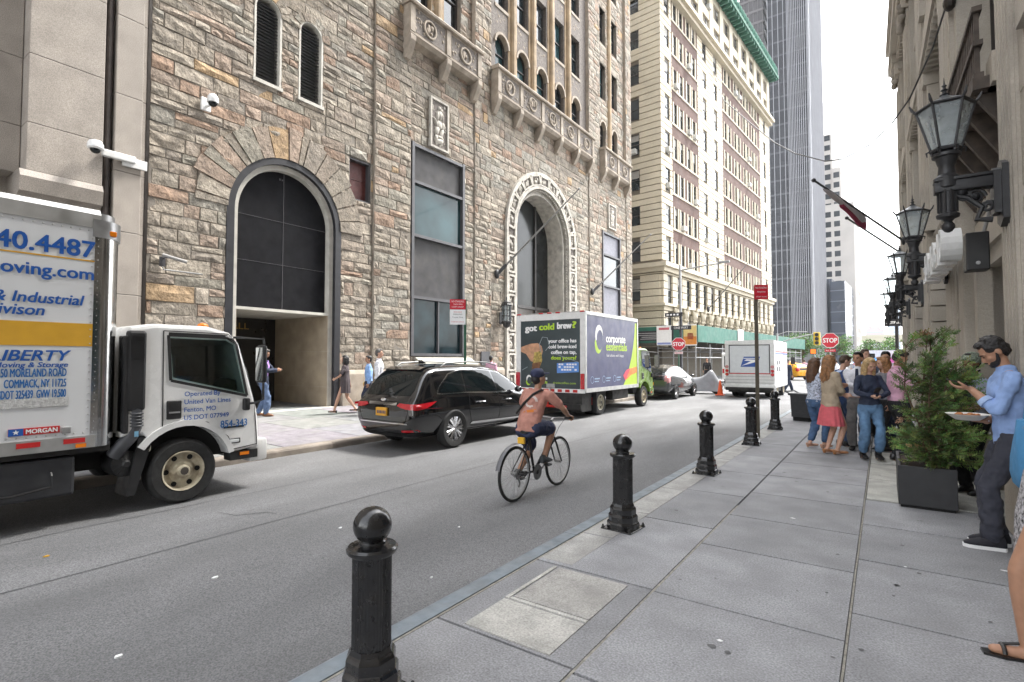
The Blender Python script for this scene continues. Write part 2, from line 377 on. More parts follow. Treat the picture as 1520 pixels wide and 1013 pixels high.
# pale concrete panels
mb = MB()
def cslab(x0, x1, y0, y1, c, z=.001):
    mb.col = c; e = .006
    mb.add([(x0 + e, y0 + e, z), (x1 - e, y0 + e, z), (x1 - e, y1 - e, z), (x0 + e, y1 - e, z), (x0, y0, -.03), (x1, y0, -.03), (x1, y1, -.03), (x0, y1, -.03)], [(0, 1, 2, 3), (4, 5, 1, 0), (5, 6, 2, 1), (6, 7, 3, 2), (7, 4, 0, 3)])
cslab(-2.11, -1.50, 2.48, 2.90, (.45, .44, .41), .005)
cslab(-2.07, -1.50, 2.95, 3.56, (.36, .35, .33), .005)
cslab(-2.08, -1.50, 2.905, 2.945, (.5, .49, .46), .007); cslab(-2.115, -2.075, 2.905, 3.56, (.48, .47, .44), .007)
for y in (7.35, 8.6, 9.9): cslab(-.19, 1.2, y, y + 1.24, (.40, .395, .36))
struct(mb.build('concrete_panel', conc))
cs = slabs('concrete_strip', [-2.3, -2.0], lambda ci: [3.65, 4.4, 5.3, 6.5, 7.7, 8.9, 10.3, 11.7, 13.2], .0035, lambda c, y: (.37, .365, .35), conc)
# kerbs
g = MB(); prof = [(-2.47, -.3), (-2.47, -.03), (-2.455, -.005), (-2.43, .004), (-2.315, .004), (-2.315, -.3)]
for y0, y1 in zip([-12, -6, -1.5, 1.4, 4.3, 7.3, 10.3, 13.3, 16.3, 20], [-6, -1.5, 1.4, 4.3, 7.3, 10.3, 13.3, 16.3, 20, 24.5]):
    g.prism([(p[0], p[1]) for p in prof], 'y', y0 + .003, y1 - .003)
struct(g.build('kerb', kerbm))
lk = M('worn_granite_kerb', (.23, .20, .17), .9, var=.3, vs=3, bump=.4, bs=20, dirt=.5, ds=2, dcol=(.1, .09, .08))
g = MB(); prof = [(-8.98, -.4), (-8.98, .0), (-8.83, .0), (-8.79, -.012), (-8.775, -.04), (-8.76, -.4)]
y = -12
while y < 36: g.prism(prof, 'y', y + .004, y + 2.3); y += 2.3
struct(g.build('far_kerb', lk))
tl = lambda x: .1 * (-8.98 - x) / 5.4
base = MB(); base.box(-18.5, -8.97, -12, 36, -.5, -.03); struct(base.build('far_pavement_bed', grime))
slabs('far_pavement', [-17.9, -15.5, -14.1, -12.4, -10.7, -8.98], lambda ci: ysr(-12 + ci * .3, 36, 1.5, 1.75), -.0, lambda c, y: tuple(k * rnd.uniform(.93, 1.05) for k in [.195] * 2 + [.20]), conc, tilt=tl)
# corner beyond the cross street
base = MB(); base.box(-19, -8.9, 41, 140, -.5, .0); base.box(3, 12, 36, 140, -.5, 0); struct(base.build('distant_pavement', M('distant_paving', (.27, .27, .27), .9, var=.2)))
# chewing gum and stains, flat spots
g = MB()
for i in range(70):
    x, y = rnd.uniform(-2.2, .9), rnd.uniform(1.2, 13); r = rnd.uniform(.008, .02); n = 9; a = rnd.uniform(.7, 1.3)
    g.add([(x + r * cos(2 * pi * k / n) * a * rnd.uniform(.8, 1.2), y + r * sin(2 * pi * k / n) * rnd.uniform(.8, 1.2), .0045) for k in range(n)], [list(range(n))])
tag(g.build('gum_spots', M('trodden_gum', (.12, .12, .122), .9, var=.2)), 'small dark trodden gum spots scattered over the near pavement', 'gum spots', kind='stuff')
for x, y, s in [(-.77, 6.0, .028), (-.79, 3.17, .022), (.11, 5.1, .016), (.72, 5.44, .028)]:
    l = MB(); n = 7; l.prism([(x + s * cos(t) * rnd.uniform(.4, 1.2), y + s * .6 * sin(t) * rnd.uniform(.5, 1.2)) for t in [2 * pi * k / n for k in range(n)]], 'z', .003, .0055)
    tag(l.build('paper_scrap', whitevinyl), 'white paper scrap lying on the near grey flagstones', 'litter', 'paper scraps on the flagstones')

# ------------------------------------------------------------------ bollards
def make_bollard():
    t = thing('bollard', 'black ball-topped bollard nearest the camera, cut by the bottom edge', 'bollard', (-2.03, 1.71, 0), 0, 'ball-topped bollards along the near kerb')
    m = MB(); n = 40; prof = []
    for j, z in enumerate([.245, .3, .5, .67, .70]):   # fluted shaft
        prof.append([V(((.093 - .004 * (i % 2)) * cos(2 * pi * i / 72), (.093 - .004 * (i % 2)) * sin(2 * pi * i / 72), z)) for i in range(72)])
    m.loft(prof); m.build('shaft', bollardm, t, smooth=25)
    m = MB(); m.lathe([(.09, .69), (.1, .693), (.104, .70), (.116, .705), (.122, .715), (.122, .727), (.112, .738), (.085, .742), (.066, .747), (.066, .758), (.06, .765)], n=40); m.build('collar', bollardm, t, smooth=35)
    m = MB(); m.lathe([(.05, .755)] + [(.092 * cos(a), .835 + .092 * sin(a)) for a in [R(-62 + 152 * k / 18) for k in range(19)]], n=36); m.build('ball', bollardm, t, smooth=60)
    m = MB(); m.lathe([(.152, .012), (.152, .06), (.146, .072), (.137, .078), (.137, .13), (.128, .145), (.122, .15), (.122, .20), (.115, .215), (.105, .225), (.098, .25)], n=8, ph=R(22.5)); m.build('octagonal_base', bollardm, t, smooth=10)
    m = MB(); m.bbox(-.155, .155, -.155, .155, 0, .014, .004); p = m.build('anchor_plate', bollardm, t)
    for sx in (-1, 1):
        for sy in (-1, 1):
            b = MB(); b.lathe([(.016, .014), (.016, .028), (.009, .029), (.009, .045), (.005, .048)], (sx * .138, sy * .138, 0), 6); b.build('bolt', chassis, p)
    return t
bol = make_bollard(); bol.scale = (1, 1, .96)
for y, l in [(4.74, 'black ball-topped bollard second from the camera, beside the pale utility panel'), (7.65, 'black ball-topped bollard third from the camera, between the cyclist and the crowd'), (10.72, 'black ball-topped bollard standing just in front of the brown no-standing post'), (13.4, 'farthest black ball-topped bollard, behind the mail truck, nearest the bin')]:
    dup(bol, (-2.05, y, 0), rnd.uniform(-.1, .1), l)
# ------------------------------------------------------------------ rubble-stone building on the left
X0 = -14.4
SB = thing('stone_building', 'tall brown rubble-stone building with arched doorways and carved ledges', 'building', (X0, 20, 0))
BX = lambda *a: a
class LMB(MB):   # coordinates given in the street frame, stored relative to the building
    def build(s, name, mats, parent, **k):
        s.v = [(x - X0, y - 20, z) for x, y, z in s.v]; return MB.build(s, name, mats, parent, **k)
PAL = [(.32, .275, .22), (.29, .25, .20), (.34, .295, .24), (.275, .24, .195), (.31, .26, .21), (.265, .23, .19), (.33, .29, .235), (.30, .24, .19), (.325, .25, .195), (.285, .265, .225), (.36, .315, .255), (.30, .275, .225)]
def stonecol(r):
    k = r.uniform(.76, .98)
    if r.random() < .022: c = (.40, .28, .165)
    elif r.random() < .05: c = (.31, .215, .155)
    else: c = r.choice(PAL)
    return tuple(q * k for q in c)
def inhole(h, y, z):
    if h[0] == 'r': return h[1] < y < h[2] and h[3] < z < h[4]
    _, yc, hw, z0, zs = h
    return abs(y - yc) < hw and z0 < z < zs or (z >= zs and math.hypot(y - yc, z - zs) < hw)
def stones(mb, x, y0, y1, z0, z1, holes, seed, hs=(.2, .46), ls=(.28, 1.2), dep=.042, normal='x'):
    r = random.Random(seed)
    ycuts = sorted({e for h in holes for e in ((h[1], h[2]) if h[0] == 'r' else (h[1] - h[2], h[1] + h[2]))})
    zcuts = sorted({e for h in holes for e in ((h[3], h[4]) if h[0] == 'r' else (h[3],))})
    def emit(a, b, c, d, bev=True):
        q = .0025; f = r.uniform(.012, dep); e = min(.016, (b - a) * .2, (d - c) * .2)
        j = lambda: r.uniform(-.006, .006)
        fr = [(a + q + e + j(), c + q + e + j()), (b - q - e + j(), c + q + e + j()), (b - q - e + j(), d - q - e + j()), (a + q + e + j(), d - q - e + j())]
        bk = [(a + q, c + q), (b - q, c + q), (b - q, d - q), (a + q, d - q)]
        nu = 2 if b - a < .45 else 3; nv = 2; tl = r.uniform(-.018, .018); tv = r.uniform(-.015, .015); g = []; k0 = mb.col
        for v in range(nv + 1):
            for u in range(nu + 1):
                s, w = u / nu, v / nv
                yy = (fr[0][0] * (1 - s) + fr[1][0] * s) * (1 - w) + (fr[3][0] * (1 - s) + fr[2][0] * s) * w; zz = (fr[0][1] * (1 - s) + fr[1][1] * s) * (1 - w) + (fr[3][1] * (1 - s) + fr[2][1] * s) * w
                ed = u in (0, nu) or v in (0, nv)
                g.append((x + f * (.55 if ed else 1.25) + tl * (s - .5) + tv * (w - .5) + r.uniform(-.010, .013), yy + (0 if ed else r.uniform(-.04, .04)), zz + (0 if ed else r.uniform(-.02, .02))))
        W = nu + 1; fs = []
        for v in range(nv):
            for u in range(nu):
                i = v * W + u
                fs += [(i, i + 1, i + W + 1), (i, i + W + 1, i + W)] if r.random() < .5 else [(i, i + 1, i + W), (i + 1, i + W + 1, i + W)]
        rim = [u for u in range(W)] + [v * W + nu for v in range(1, nv + 1)] + [nv * W + u for u in range(nu - 1, -1, -1)] + [v * W for v in range(nv - 1, 0, -1)]
        o = len(g); co = {0: bk[0], nu: bk[1], nv * W + nu: bk[2], nv * W: bk[3]}
        for i in rim: q_ = co.get(i); g.append((x - .01, *(q_ if q_ else (g[i][1] + (e if i % W == nu else (-e if i % W == 0 else 0)), g[i][2] + (e if i // W == nv else (-e if i // W == 0 else 0))))))
        n_ = len(rim); fs += [(o + i, o + (i + 1) % n_, rim[(i + 1) % n_], rim[i]) for i in range(n_)]
        mb.add(g, fs); mb.col = k0
    def near(a, b, c, d):
        for h in holes:
            y0_, y1_, z0_, z1_ = h[1:] if h[0] == 'r' else (h[1] - h[2], h[1] + h[2], h[3], h[4])
            if a < y1_ + .001 and b > y0_ - .001 and c < z1_ + .001 and d > z0_ - .001: return True
    def place(a, b, c, d):
        for e in ycuts:
            if a + 1e-4 < e < b - 1e-4 and near(e, e, c, d): place(a, e, c, d); place(e, b, c, d); return
        for e in zcuts:
            if c + 1e-4 < e < d - 1e-4 and near(a, b, e, e): place(a, b, c, e); place(a, b, e, d); return
        n = 5; ins = [any(inhole(h, a + (b - a) * (i + .5) / n, c + (d - c) * (k + .5) / n) for h in holes) for i in range(n) for k in range(n)]
        if all(ins): return
        if not any(ins):
            if b - a > .02 and d - c > .02: emit(a, b, c, d)
            return
        if max(b - a, d - c) < .09: return
        if b - a > d - c: place(a, (a + b) / 2, c, d); place((a + b) / 2, b, c, d)
        else: place(a, b, c, (c + d) / 2); place(a, b, (c + d) / 2, d)
    z = z0
    while z < z1 - .05:
        h = r.uniform(*hs); h = h if z1 - z - h > .15 else z1 - z
        y = y0 - r.uniform(0, .5)
        while y < y1:
            l = r.uniform(*ls); a, b = max(y, y0), min(y + l, y1); y += l
            if b - a < .1: continue
            if h > .38 and r.random() < .4:
                k = r.uniform(.4, .6)
                for c0, c1 in ((z, z + h * k), (z + h * k, z + h)):
                    mb.col = stonecol(r); place(a, b, c0, c1)
            else: mb.col = stonecol(r); place(a, b, z, z + h)
        z += h
def hpoly(h): return rectpoly(*h[1:]) if h[0] == 'r' else archpoly(*h[1:])
ZT = 34.
def section(name, x, y0, y1, z0, z1, holes, seed, back=.5, **k):
    m = LMB(); m.holed(rectpoly(y0, y1, z0, z1), [hpoly(h) for h in holes], 'x', x, x - back); m.build('backing_wall', mortar, SB)
    m = LMB(); stones(m, x, y0, y1, z0, z1, holes, seed, **k); m.build(name, stone, SB)
# openings (y, z) measured on the facade
A1 = ('a', 8.87, 1.82, .05, 5.75)
V1 = ('a', 8.13, .41, 9.6, 11.72); V2 = ('a', 9.53, .41, 9.6, 11.72)
RW = ('r', 11.02, 11.92, 6.98, 8.4)
section('rubble_wall', X0, 5.17, 12.0, .02, 16.0, [A1, V1, V2, RW], 1)
section('rubble_wall', X0, 5.17, 12.0, 16.0, ZT, [('r', 7.6, 8.5, 17.5, 20), ('r', 9.1, 10, 17.5, 20), ('r', 7.6, 8.5, 21.5, 24), ('r', 9.1, 10, 21.5, 24)], 2)
section('rubble_wall', X0 + .08, 12.0, 13.72, .02, ZT, [], 3)
W1 = ('r', 13.78, 16.82, 1.75, 9.8)
section('rubble_wall', X0 + .02, 13.72, 17.5, .02, 14.9, [W1], 4)
B1 = [('a', 14.42, .55, 14.95, 17.6), ('a', 16.2, .55, 14.95, 17.6)] + [('r', a, b, z, z + 2.3) for a, b in ((13.87, 14.97), (15.65, 16.75)) for z in (18.6, 22.3, 26.0, 29.7)]
section('rubble_wall', X0 - .12, 13.72, 17.5, 14.9, ZT, B1, 5)
section('rubble_wall', X0 + .08, 17.5, 18.66, .02, ZT, [], 6, ls=(.3, .8))
A2 = ('a', 23.2, 2.62, .05, 7.85)
section('rubble_wall', X0 + .02, 18.66, 28.4, .02, 14.9, [A2], 7)
COLS = [19.72, 21.5, 23.32, 25.22, 27.1]
B2 = [('a', y, .5, 14.95, 16.5) for y in COLS] + [('r', y - .5, y + .5, z, z + 2.3) for y in COLS for z in (18.35, 22.05, 25.75, 29.45)]
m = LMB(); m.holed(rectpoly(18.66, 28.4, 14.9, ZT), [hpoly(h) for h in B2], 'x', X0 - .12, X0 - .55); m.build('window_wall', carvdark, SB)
section('rubble_wall', X0 + .08, 28.4, 29.85, .02, ZT, [], 8, ls=(.3, .9))
W2 = ('r', 30.25, 33.0, 1.6, 9.75)
section('rubble_wall', X0 + .02, 29.85, 34.05, .02, 14.9, [W2], 9)
B3 = [('a', 30.75, .42, 14.95, 16.55), ('a', 32.55, .42, 14.95, 16.55)] + [('r', y - .42, y + .42, z, z + 2.3) for y in (30.75, 32.55) for z in (18.45, 22.15, 25.85, 29.55)]
section('rubble_wall', X0 - .1, 29.85, 34.05, 14.9, ZT, B3, 10)
section('rubble_wall', X0 + .08, 34.05, 35.0, .02, ZT, [], 11, ls=(.3, .7))
m = LMB(); m.box(X0 - 14, X0 - 4, 5.17, 34.9, 0, ZT + 3); m.box(X0 - 4, X0 - .3, 34.5, 34.95, 0, ZT + .5)   # body of the block behind the facade
m.v = m.v; m.build('core', mortar, SB)
# side returns of the proud piers
m = LMB()
for y0, y1 in ((12.0, 13.72), (17.5, 18.66), (28.4, 29.85), (34.05, 35.0)): m.box(X0 - .58, X0 + .07, y0 + .004, y1 - .004, .02, ZT)
m.build('pier_core', dressed, SB)
# water table
m = LMB()
for y0, y1 in ((10.75, 12.0), (12.0, 13.7), (13.75, 17.45), (17.5, 18.66), (18.7, 19.7), (26.7, 28.4), (29.9, 34)):
    p = .2 if y0 in (12.0, 17.5) else .12; m.mark()
    m.prism([(X0, .06), (X0 + p, .06), (X0 + p, 1.12), (X0 + p - .05, 1.24), (X0, 1.26)], 'y', y0 + .01, y1 - .01)
m.build_each('water_table', dressed, SB)
# voussoirs of the first arch
def voussoirs(yc, zs, r0, r1, n, x, seed, a0=0., a1=pi, jit=.25, proud=.055):
    r = random.Random(seed); m = LMB(); a = a0; ws = [r.uniform(1 - jit * 2, 1 + jit * 2) for _ in range(n)]; k = (a1 - a0) / sum(ws)
    for w in ws:
        b = a + w * k; g = .009; ro = r1 + r.uniform(-.1, .08)
        pts = [(yc + q * cos(t), zs + q * sin(t)) for q, t in [(r0, a + g), (ro, a + g)] + [(ro, a + (b - a) * i / 4) for i in (1, 2, 3)] + [(ro, b - g), (r0, b - g)] + [(r0, b + (a - b) * i / 4) for i in (1, 2, 3)]]
        m.col = stonecol(r); m.prism(pts, 'x', x - .1, x + proud + r.uniform(-.015, .015)); a = b
    return m
voussoirs(8.87, 5.75, 1.8, 2.72, 17, X0, 5).build('voussoirs', stone, SB)
for yc in (8.13, 9.53):
    voussoirs(yc, 11.72, .39, .74, 9, X0, int(yc * 10), proud=.03).build('voussoirs', stone, SB)
# ---- first arched entrance
E = thing('entrance', None, None); E.parent = SB
def ent(m, n, mat, **k): return m.build(n, mat, E, **k)
def archring(yc, z0, zs, ri, ro, x0, x1):
    m = LMB(); po = [(yc + ro, z0)] + arcpts(yc, zs, ro, n=28) + [(yc - ro, z0)]; pi_ = [(yc + ri, z0)] + arcpts(yc, zs, ri, n=28) + [(yc - ri, z0)]
    rings = [[(x0, *a), (x1, *a), (x1, *b), (x0, *b)] for a, b in zip(po, pi_)]
    m.loft([[V(p) for p in r] for r in rings]); return m
ent(archring(8.87, .06, 5.75, 1.62, 1.83, X0 - .5, X0 + .03), 'black_frame', blackstone)
ent(archring(8.87, .06, 5.75, 1.47, 1.625, X0 - .5, X0 - .1), 'trim', paletrim)
m = LMB(); m.prism(archpoly(8.87, 1.48, 3.06, 5.75), 'x', X0 - .36, X0 - .3); ent(m, 'arched_panel', blackpanel)
m = LMB()
for z in (4.42, 5.72): m.box(X0 - .3, X0 - .292, 7.4, 10.34, z, z + .012)
m.box(X0 - .3, X0 - .29, 8.86, 8.875, 3.06, 7.2); m.box(X0 - .3, X0 - .27, 8.72, 8.76, 6.98, 7.03); m.box(X0 - .3, X0 - .27, 8.80, 8.83, 6.98, 7.02); ent(m, 'panel_seams', steelgrey)
m = LMB(); m.box(X0 - 3.1, X0 - .12, 7.4, 10.34, 3.0, 3.08); ent(m, 'soffit', paletrim)
m = LMB()
for z0, z1 in ((.08, .72), (.725, 1.86), (1.865, 3.0)):
    for a, b in ((X0 - 3.1, X0 - 1.9), (X0 - 1.895, X0 - 1.05), (X0 - 1.045, X0 - .12)): m.mark().box(a, b, 10.32, 10.5, z0, z1); m.mark().box(a, b, 7.25, 7.42, z0, z1)
m.build_each('reveal_slab', M('buff_marble', (.36, .30, .225), .45, var=.16, vs=2.5, dirt=.3, ds=2, dcol=(.25, .2, .14)), E)
m = LMB(); m.box(X0 - 3.2, X0 - 3.1, 7.2, 10.5, 0, 3.1); ent(m, 'door_wall', M('dark_bronze_door', (.016, .014, .012), .35, var=.3, vs=2))
m = LMB()
for z in (1.0, 1.25, 1.5, 1.75, 2.0): m.box(X0 - 3.1, X0 - 3.085, 8.5, 9.5, z, z + .02)
m.box(X0 - 3.1, X0 - 3.06, 7.55, 7.6, .1, 2.4); m.box(X0 - 3.1, X0 - 3.06, 9.85, 9.9, .1, 2.4); ent(m, 'door_rails', bronze)
m = LMB(); m.box(X0 - 3.1, X0 + .2, 7.3, 10.45, .02, .105); ent(m, 'threshold', conc if False else paletrim)
text('lettering', 'ALL', .3, M('gilt_letter', (.35, .22, .06), .35, metal=.6, var=.1), E, (-3.09, 8.75 - 20, 2.62), width=.62, depth=.01)
# ---- louvred vents
for yc in (8.13, 9.53):
    fr = archring(yc, 9.6, 11.72, .36, .42, X0 - .3, X0 + .02).build('vent_surround', paletrim, SB)
    m = LMB(); m.box(X0 - .3, X0 + .07, yc - .45, yc + .45, 9.5, 9.6); m.build('sill', paletrim, SB)
    m = LMB(); m.prism(archpoly(yc, .37, 9.6, 11.72, 14), 'x', X0 - .3, X0 - .28)
    z = 9.66
    while z < 12.0:
        w = .36 if z < 11.72 else math.sqrt(max(.0, .36 ** 2 - (z - 11.72) ** 2))
        if w > .04: m.add([(X0 - .26, yc - w, z + .07), (X0 - .26, yc + w, z + .07), (X0 - .10, yc + w, z), (X0 - .10, yc - w, z), (X0 - .26, yc - w, z + .055), (X0 - .26, yc + w, z + .055), (X0 - .11, yc + w, z - .012), (X0 - .11, yc - w, z - .012)], [(0, 1, 2, 3), (4, 5, 6, 7), (2, 3, 7, 6)])
        z += .098
    m.build('louvre_vent', M('grey_louvre', (.12, .12, .125), .5, var=.15), SB)
# ---- red shuttered window
w = LMB(); w.box(X0 - .3, X0 - .22, 11.02, 11.92, 6.98, 8.4); w.box(X0 - .22, X0 - .2, 11.07, 11.85, 7.72, 7.75); wo = w.build('shuttered_window', redpaint, SB, )
w = LMB()
for a, b, c, d in ((11.0, 11.06, 6.98, 8.4), (11.86, 11.94, 6.98, 8.4), (11.06, 11.86, 8.33, 8.4), (11.06, 11.86, 6.96, 7.03)): w.box(X0 - .24, X0 - .04, a, b, c, d)
w.build('frame', steelgrey, wo)
# ---- tall metal-framed windows
def tallwin(y0, y1, z0, z1, rows, split):
    fr = LMB(); xf = X0 + .1
    for a, b in ((y0 - .02, y0 + .12), (y1 - .12, y1 + .02)): fr.bbox(X0 - .3, xf, a, b, z0 - .05, z1 + .05, .01)
    for z in [z0] + [r[1] for r in rows]: fr.box(X0 - .25, xf - .015, y0 + .12, y1 - .12, z - .05, z + .06)
    if split: fr.box(X0 - .22, xf - .05, (y0 + y1) / 2 - .03, (y0 + y1) / 2 + .03, rows[0][0], rows[0][1])
    f = fr.build('window', steelgrey, SB)
    for a, b, mt, nm in rows:
        p = LMB(); p.box(X0 - .2, X0 - .05, y0 + .1, y1 - .1, a, b); p.build(nm, mt, f)
    return f
f = tallwin(13.8, 16.82, 1.78, 9.8, [(1.84, 3.95, M('dim_shop_glass', (.014, .028, .034), .08, var=.6, vs=1.2, spec=.2), 'pane'), (4.0, 6.3, greypanel, 'spandrel_panel'), (6.36, 8.35, glassteal, 'pane'), (8.42, 9.75, greypanel, 'spandrel_panel')], True)
tallwin(30.27, 33.0, 1.6, 9.75, [(1.7, 6.3, M('pale_panel', (.17, .17, .2), .55, var=.15), 'spandrel_panel'), (6.36, 8.3, glassgrey, 'pane'), (8.4, 9.7, M('pale_panel', (.17, .17, .2)), 'spandrel_panel')], False)
m = LMB(); m.prism([(X0 + .1, 1.32), (X0 + .55, 1.32), (X0 + .55, 1.42), (X0 + .1, 1.68)], 'y', 14.0, 17.2); m.build('sill', M('painted_sill', (.34, .33, .28), .6, var=.12), SB)
m = LMB(); m.box(X0 + .08, X0 + .16, 17.9, 18.5, 1.35, 1.95); m.build('vent_grille', steelgrey, SB)
# ---- carved ledges with roundels and brackets
def ledge(y0, y1, nb, zt=14.9, zb=13.5):
    m = LMB(); x = X0 + .16
    m.box(X0, x + .26, y0, y1, 13.72, 14.78); m.prism([(X0, 14.78), (x + .4, 14.78), (x + .42, 14.86), (x + .36, 14.94), (X0, 14.94)], 'y', y0 - .06, y1 + .06)
    m.prism([(X0, 13.45), (x + .18, 13.52), (x + .3, 13.66), (x + .3, 13.72), (X0, 13.72)], 'y', y0, y1)
    k = nb; st = (y1 - y0) / k
    for i in range(k + 1):
        y = min(max(y0 + st * i, y0 + .14), y1 - .14); w = .13
        m.prism([(X0, 12.75), (X0 + .2, 12.8), (x + .24, 13.15), (x + .34, 13.4), (x + .34, 13.6), (X0, 13.6)], 'y', y - w, y + w)
        m.box(x + .26, x + .315, y - .12, y + .12, 13.74, 14.76)
    o = m.build('ledge', dressed, SB)
    m = LMB()
    for i in range(k):
        y = y0 + st * (i + .5); a = st / 2 - .2
        m.mark().box(x + .26, x + .268, y - a, y + a, 13.8, 14.7)
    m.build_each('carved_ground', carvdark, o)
    m = LMB(); r = random.Random(int(y0))
    for i in range(k):
        y = y0 + st * (i + .5); a = st / 2 - .24; z = 14.24; m.mark()
        ring = [[V((x + .28, y + q * cos(t), z + q * sin(t))) if s == 0 else V((x + .335, y + q * cos(t), z + q * sin(t))) for q, s in ((.36, 0), (.34, 1), (.29, 1), (.27, 0))] for t in [2 * pi * j / 20 for j in range(20)]]
        m.loft(ring + [ring[0]], cap=False)
        for _ in range(7): m.ell((x + .28, y + r.uniform(-.15, .15), z + r.uniform(-.18, .18)), .05, r.uniform(.04, .09), r.uniform(.05, .13), 8, 5)
        for _ in range(26):
            yy, zz = y + r.uniform(-a, a), z + r.uniform(-.4, .4)
            if math.hypot(yy - y, zz - z) > .38: m.ell((x + .27, yy, zz), .03, r.uniform(.03, .07), r.uniform(.03, .07), 7, 5)
    m.build_each('roundel', dressed, o, smooth=50)
ledge(13.28, 17.5, 2); ledge(18.66, 28.36, 5); ledge(29.88, 34.0, 2)
m = LMB(); m.prism([(X0, 14.4), (X0 + .3, 14.5), (X0 + .4, 14.8), (X0 + .4, 15.1), (X0, 15.1)], 'y', 10.9, 11.35); m.box(X0, X0 + .5, 7.0, 11.5, 15.1, 15.4); m.build('bracket_sill', dressed, SB)
# ---- relief panels
def relief(y0, y1, z0, z1, seed):
    m = LMB(); m.bbox(X0, X0 + .1, y0, y1, z0, z1, .02)
    for a, b, c, d in ((y0, y0 + .08, z0, z1), (y1 - .08, y1, z0, z1), (y0 + .08, y1 - .08, z1 - .08, z1), (y0 + .08, y1 - .08, z0, z0 + .08)): m.box(X0 + .1, X0 + .16, a, b, c, d)
    o = m.build('relief_panel', carved, SB)
    m = LMB(); r = random.Random(seed); yc, zc = (y0 + y1) / 2, (z0 + z1) / 2; hz = (z1 - z0) / 2
    for k, (dy, dz, a, b) in enumerate([(0, .62, .1, .12), (.03, .38, .16, .22), (-.12, .3, .07, .24), (.16, .36, .06, .2), (-.02, .0, .2, .2), (.12, -.3, .1, .28), (-.15, -.25, .13, .22), (0, -.62, .26, .12), (-.2, -.55, .1, .16), (.2, .0, .09, .18), (-.24, .05, .07, .2), (.05, -.48, .2, .09)]):
        m.ell((X0 + .1, yc + dy * .95, zc + dz * hz * 1.05), .09, a, b * .95, 10, 7, Euler((r.uniform(-.5, .5), 0, 0)).to_matrix())
    for _ in range(30): m.ell((X0 + .1, yc + r.uniform(-.4, .4), zc + r.uniform(-.85, .85) * hz), .035, r.uniform(.02, .06), r.uniform(.03, .09), 7, 5)
    m.build('carving', carved, o, smooth=50)
    m = LMB(); m.box(X0 + .1, X0 + .104, y0 + .08, y1 - .08, z0 + .08, z1 - .08); m.build('panel_ground', carvdark, o)
relief(14.7, 15.75, 9.95, 11.95, 3); relief(31.05, 32.2, 10.1, 11.7, 4)
# ---- windows above the ledges
def window(y0, y1, z0, z1, x, arch=False, r=random.Random(3)):
    h = (y1 - y0) / 2; yc = (y0 + y1) / 2; m = LMB()
    if arch: o = archring(yc, z0, z1, h - .07, h + .01, x - .3, x - .18)
    else:
        o = LMB()
        for a, b, c, d in ((y0, y0 + .07, z0, z1), (y1 - .07, y1, z0, z1), (y0, y1, z1 - .07, z1), (y0, y1, z0, z0 + .07)): o.box(x - .3, x - .19, a, b, c, d)
        o.box(x - .28, x - .21, y0, y1, (z0 + z1) / 2 - .03, (z0 + z1) / 2 + .03)
    if arch: o.box(x - .29, x - .2, y0, y1, z0 + (z1 - z0) * .62 + .2, z0 + (z1 - z0) * .62 + .26)
    f = o.build('window', winframe, SB)
    m.prism(archpoly(yc, h, z0, z1, 12) if arch else rectpoly(y0, y1, z0, z1), 'x', x - .33, x - .27); m.build('pane', r.choice([glass, glass, glassgrey, glassteal]), f)
for bs, x in ((B1, X0 - .12), (B2, X0 - .12), (B3, X0 - .1), ([('r', 7.6, 8.5, 17.5, 20), ('r', 9.1, 10, 17.5, 20)], X0)):
    for h in bs:
        if h[0] == 'r': window(h[1], h[2], h[3], h[4], x)
        else: window(h[1] - h[2], h[1] + h[2], h[3], h[4], x, True)
# tan piers, spandrels, sills
def upper(ys, y0, y1, hw, zz, r2):
    m = LMB(); x = X0 - .12; ed = [y0] + [(a + b) / 2 for a, b in zip(ys[:-1], ys[1:])] + [y1]
    for e in ed[1:-1]:
        m.mark().lathe([(.27, 14.95), (.27, 15.3), (.21, 15.4), (.21, 33)], (x + .0, e, 0), 12); m.box(x - .35, x + .03, e - .37, e + .37, 14.95, 33.5)
    m.build_each('tan_pier', tanpier, SB, smooth=30)
    m = LMB(); r = random.Random(int(y0 * 3))
    for yc in ys:
        voff = archring(yc, zz, zz, hw - .02, hw + .1, x - .2, x + .08); m.mark(); m.add([p for p in voff.v], voff.f)
        for k in range(5):
            zb = zz + hw if k == 0 else 18.35 + 3.7 * k - 1.4
            zs = 18.35 + 3.7 * k; m.mark()
            m.box(x - .2, x + .04, yc - hw - .04, yc + hw + .04, zs - .16, zs)
            m.box(x - .2, x - .03, yc - hw, yc + hw, zs - 1.3 if k else zz + hw + .05, zs - .16)
            for _ in range(8): m.ell((x - .03, yc + r.uniform(-.38, .38), zs - .65 + r.uniform(-.35, .35)), .05, r.uniform(.04, .1), r.uniform(.04, .1), 7, 5)
    m.build_each('spandrel', dressed, SB)
upper(COLS, 18.66, 28.4, .5, 16.5, 0); upper([30.75, 32.55], 29.85, 34.05, .42, 16.55, 0); upper([14.42, 16.2], 13.72, 17.5, .55, 17.6, 0)
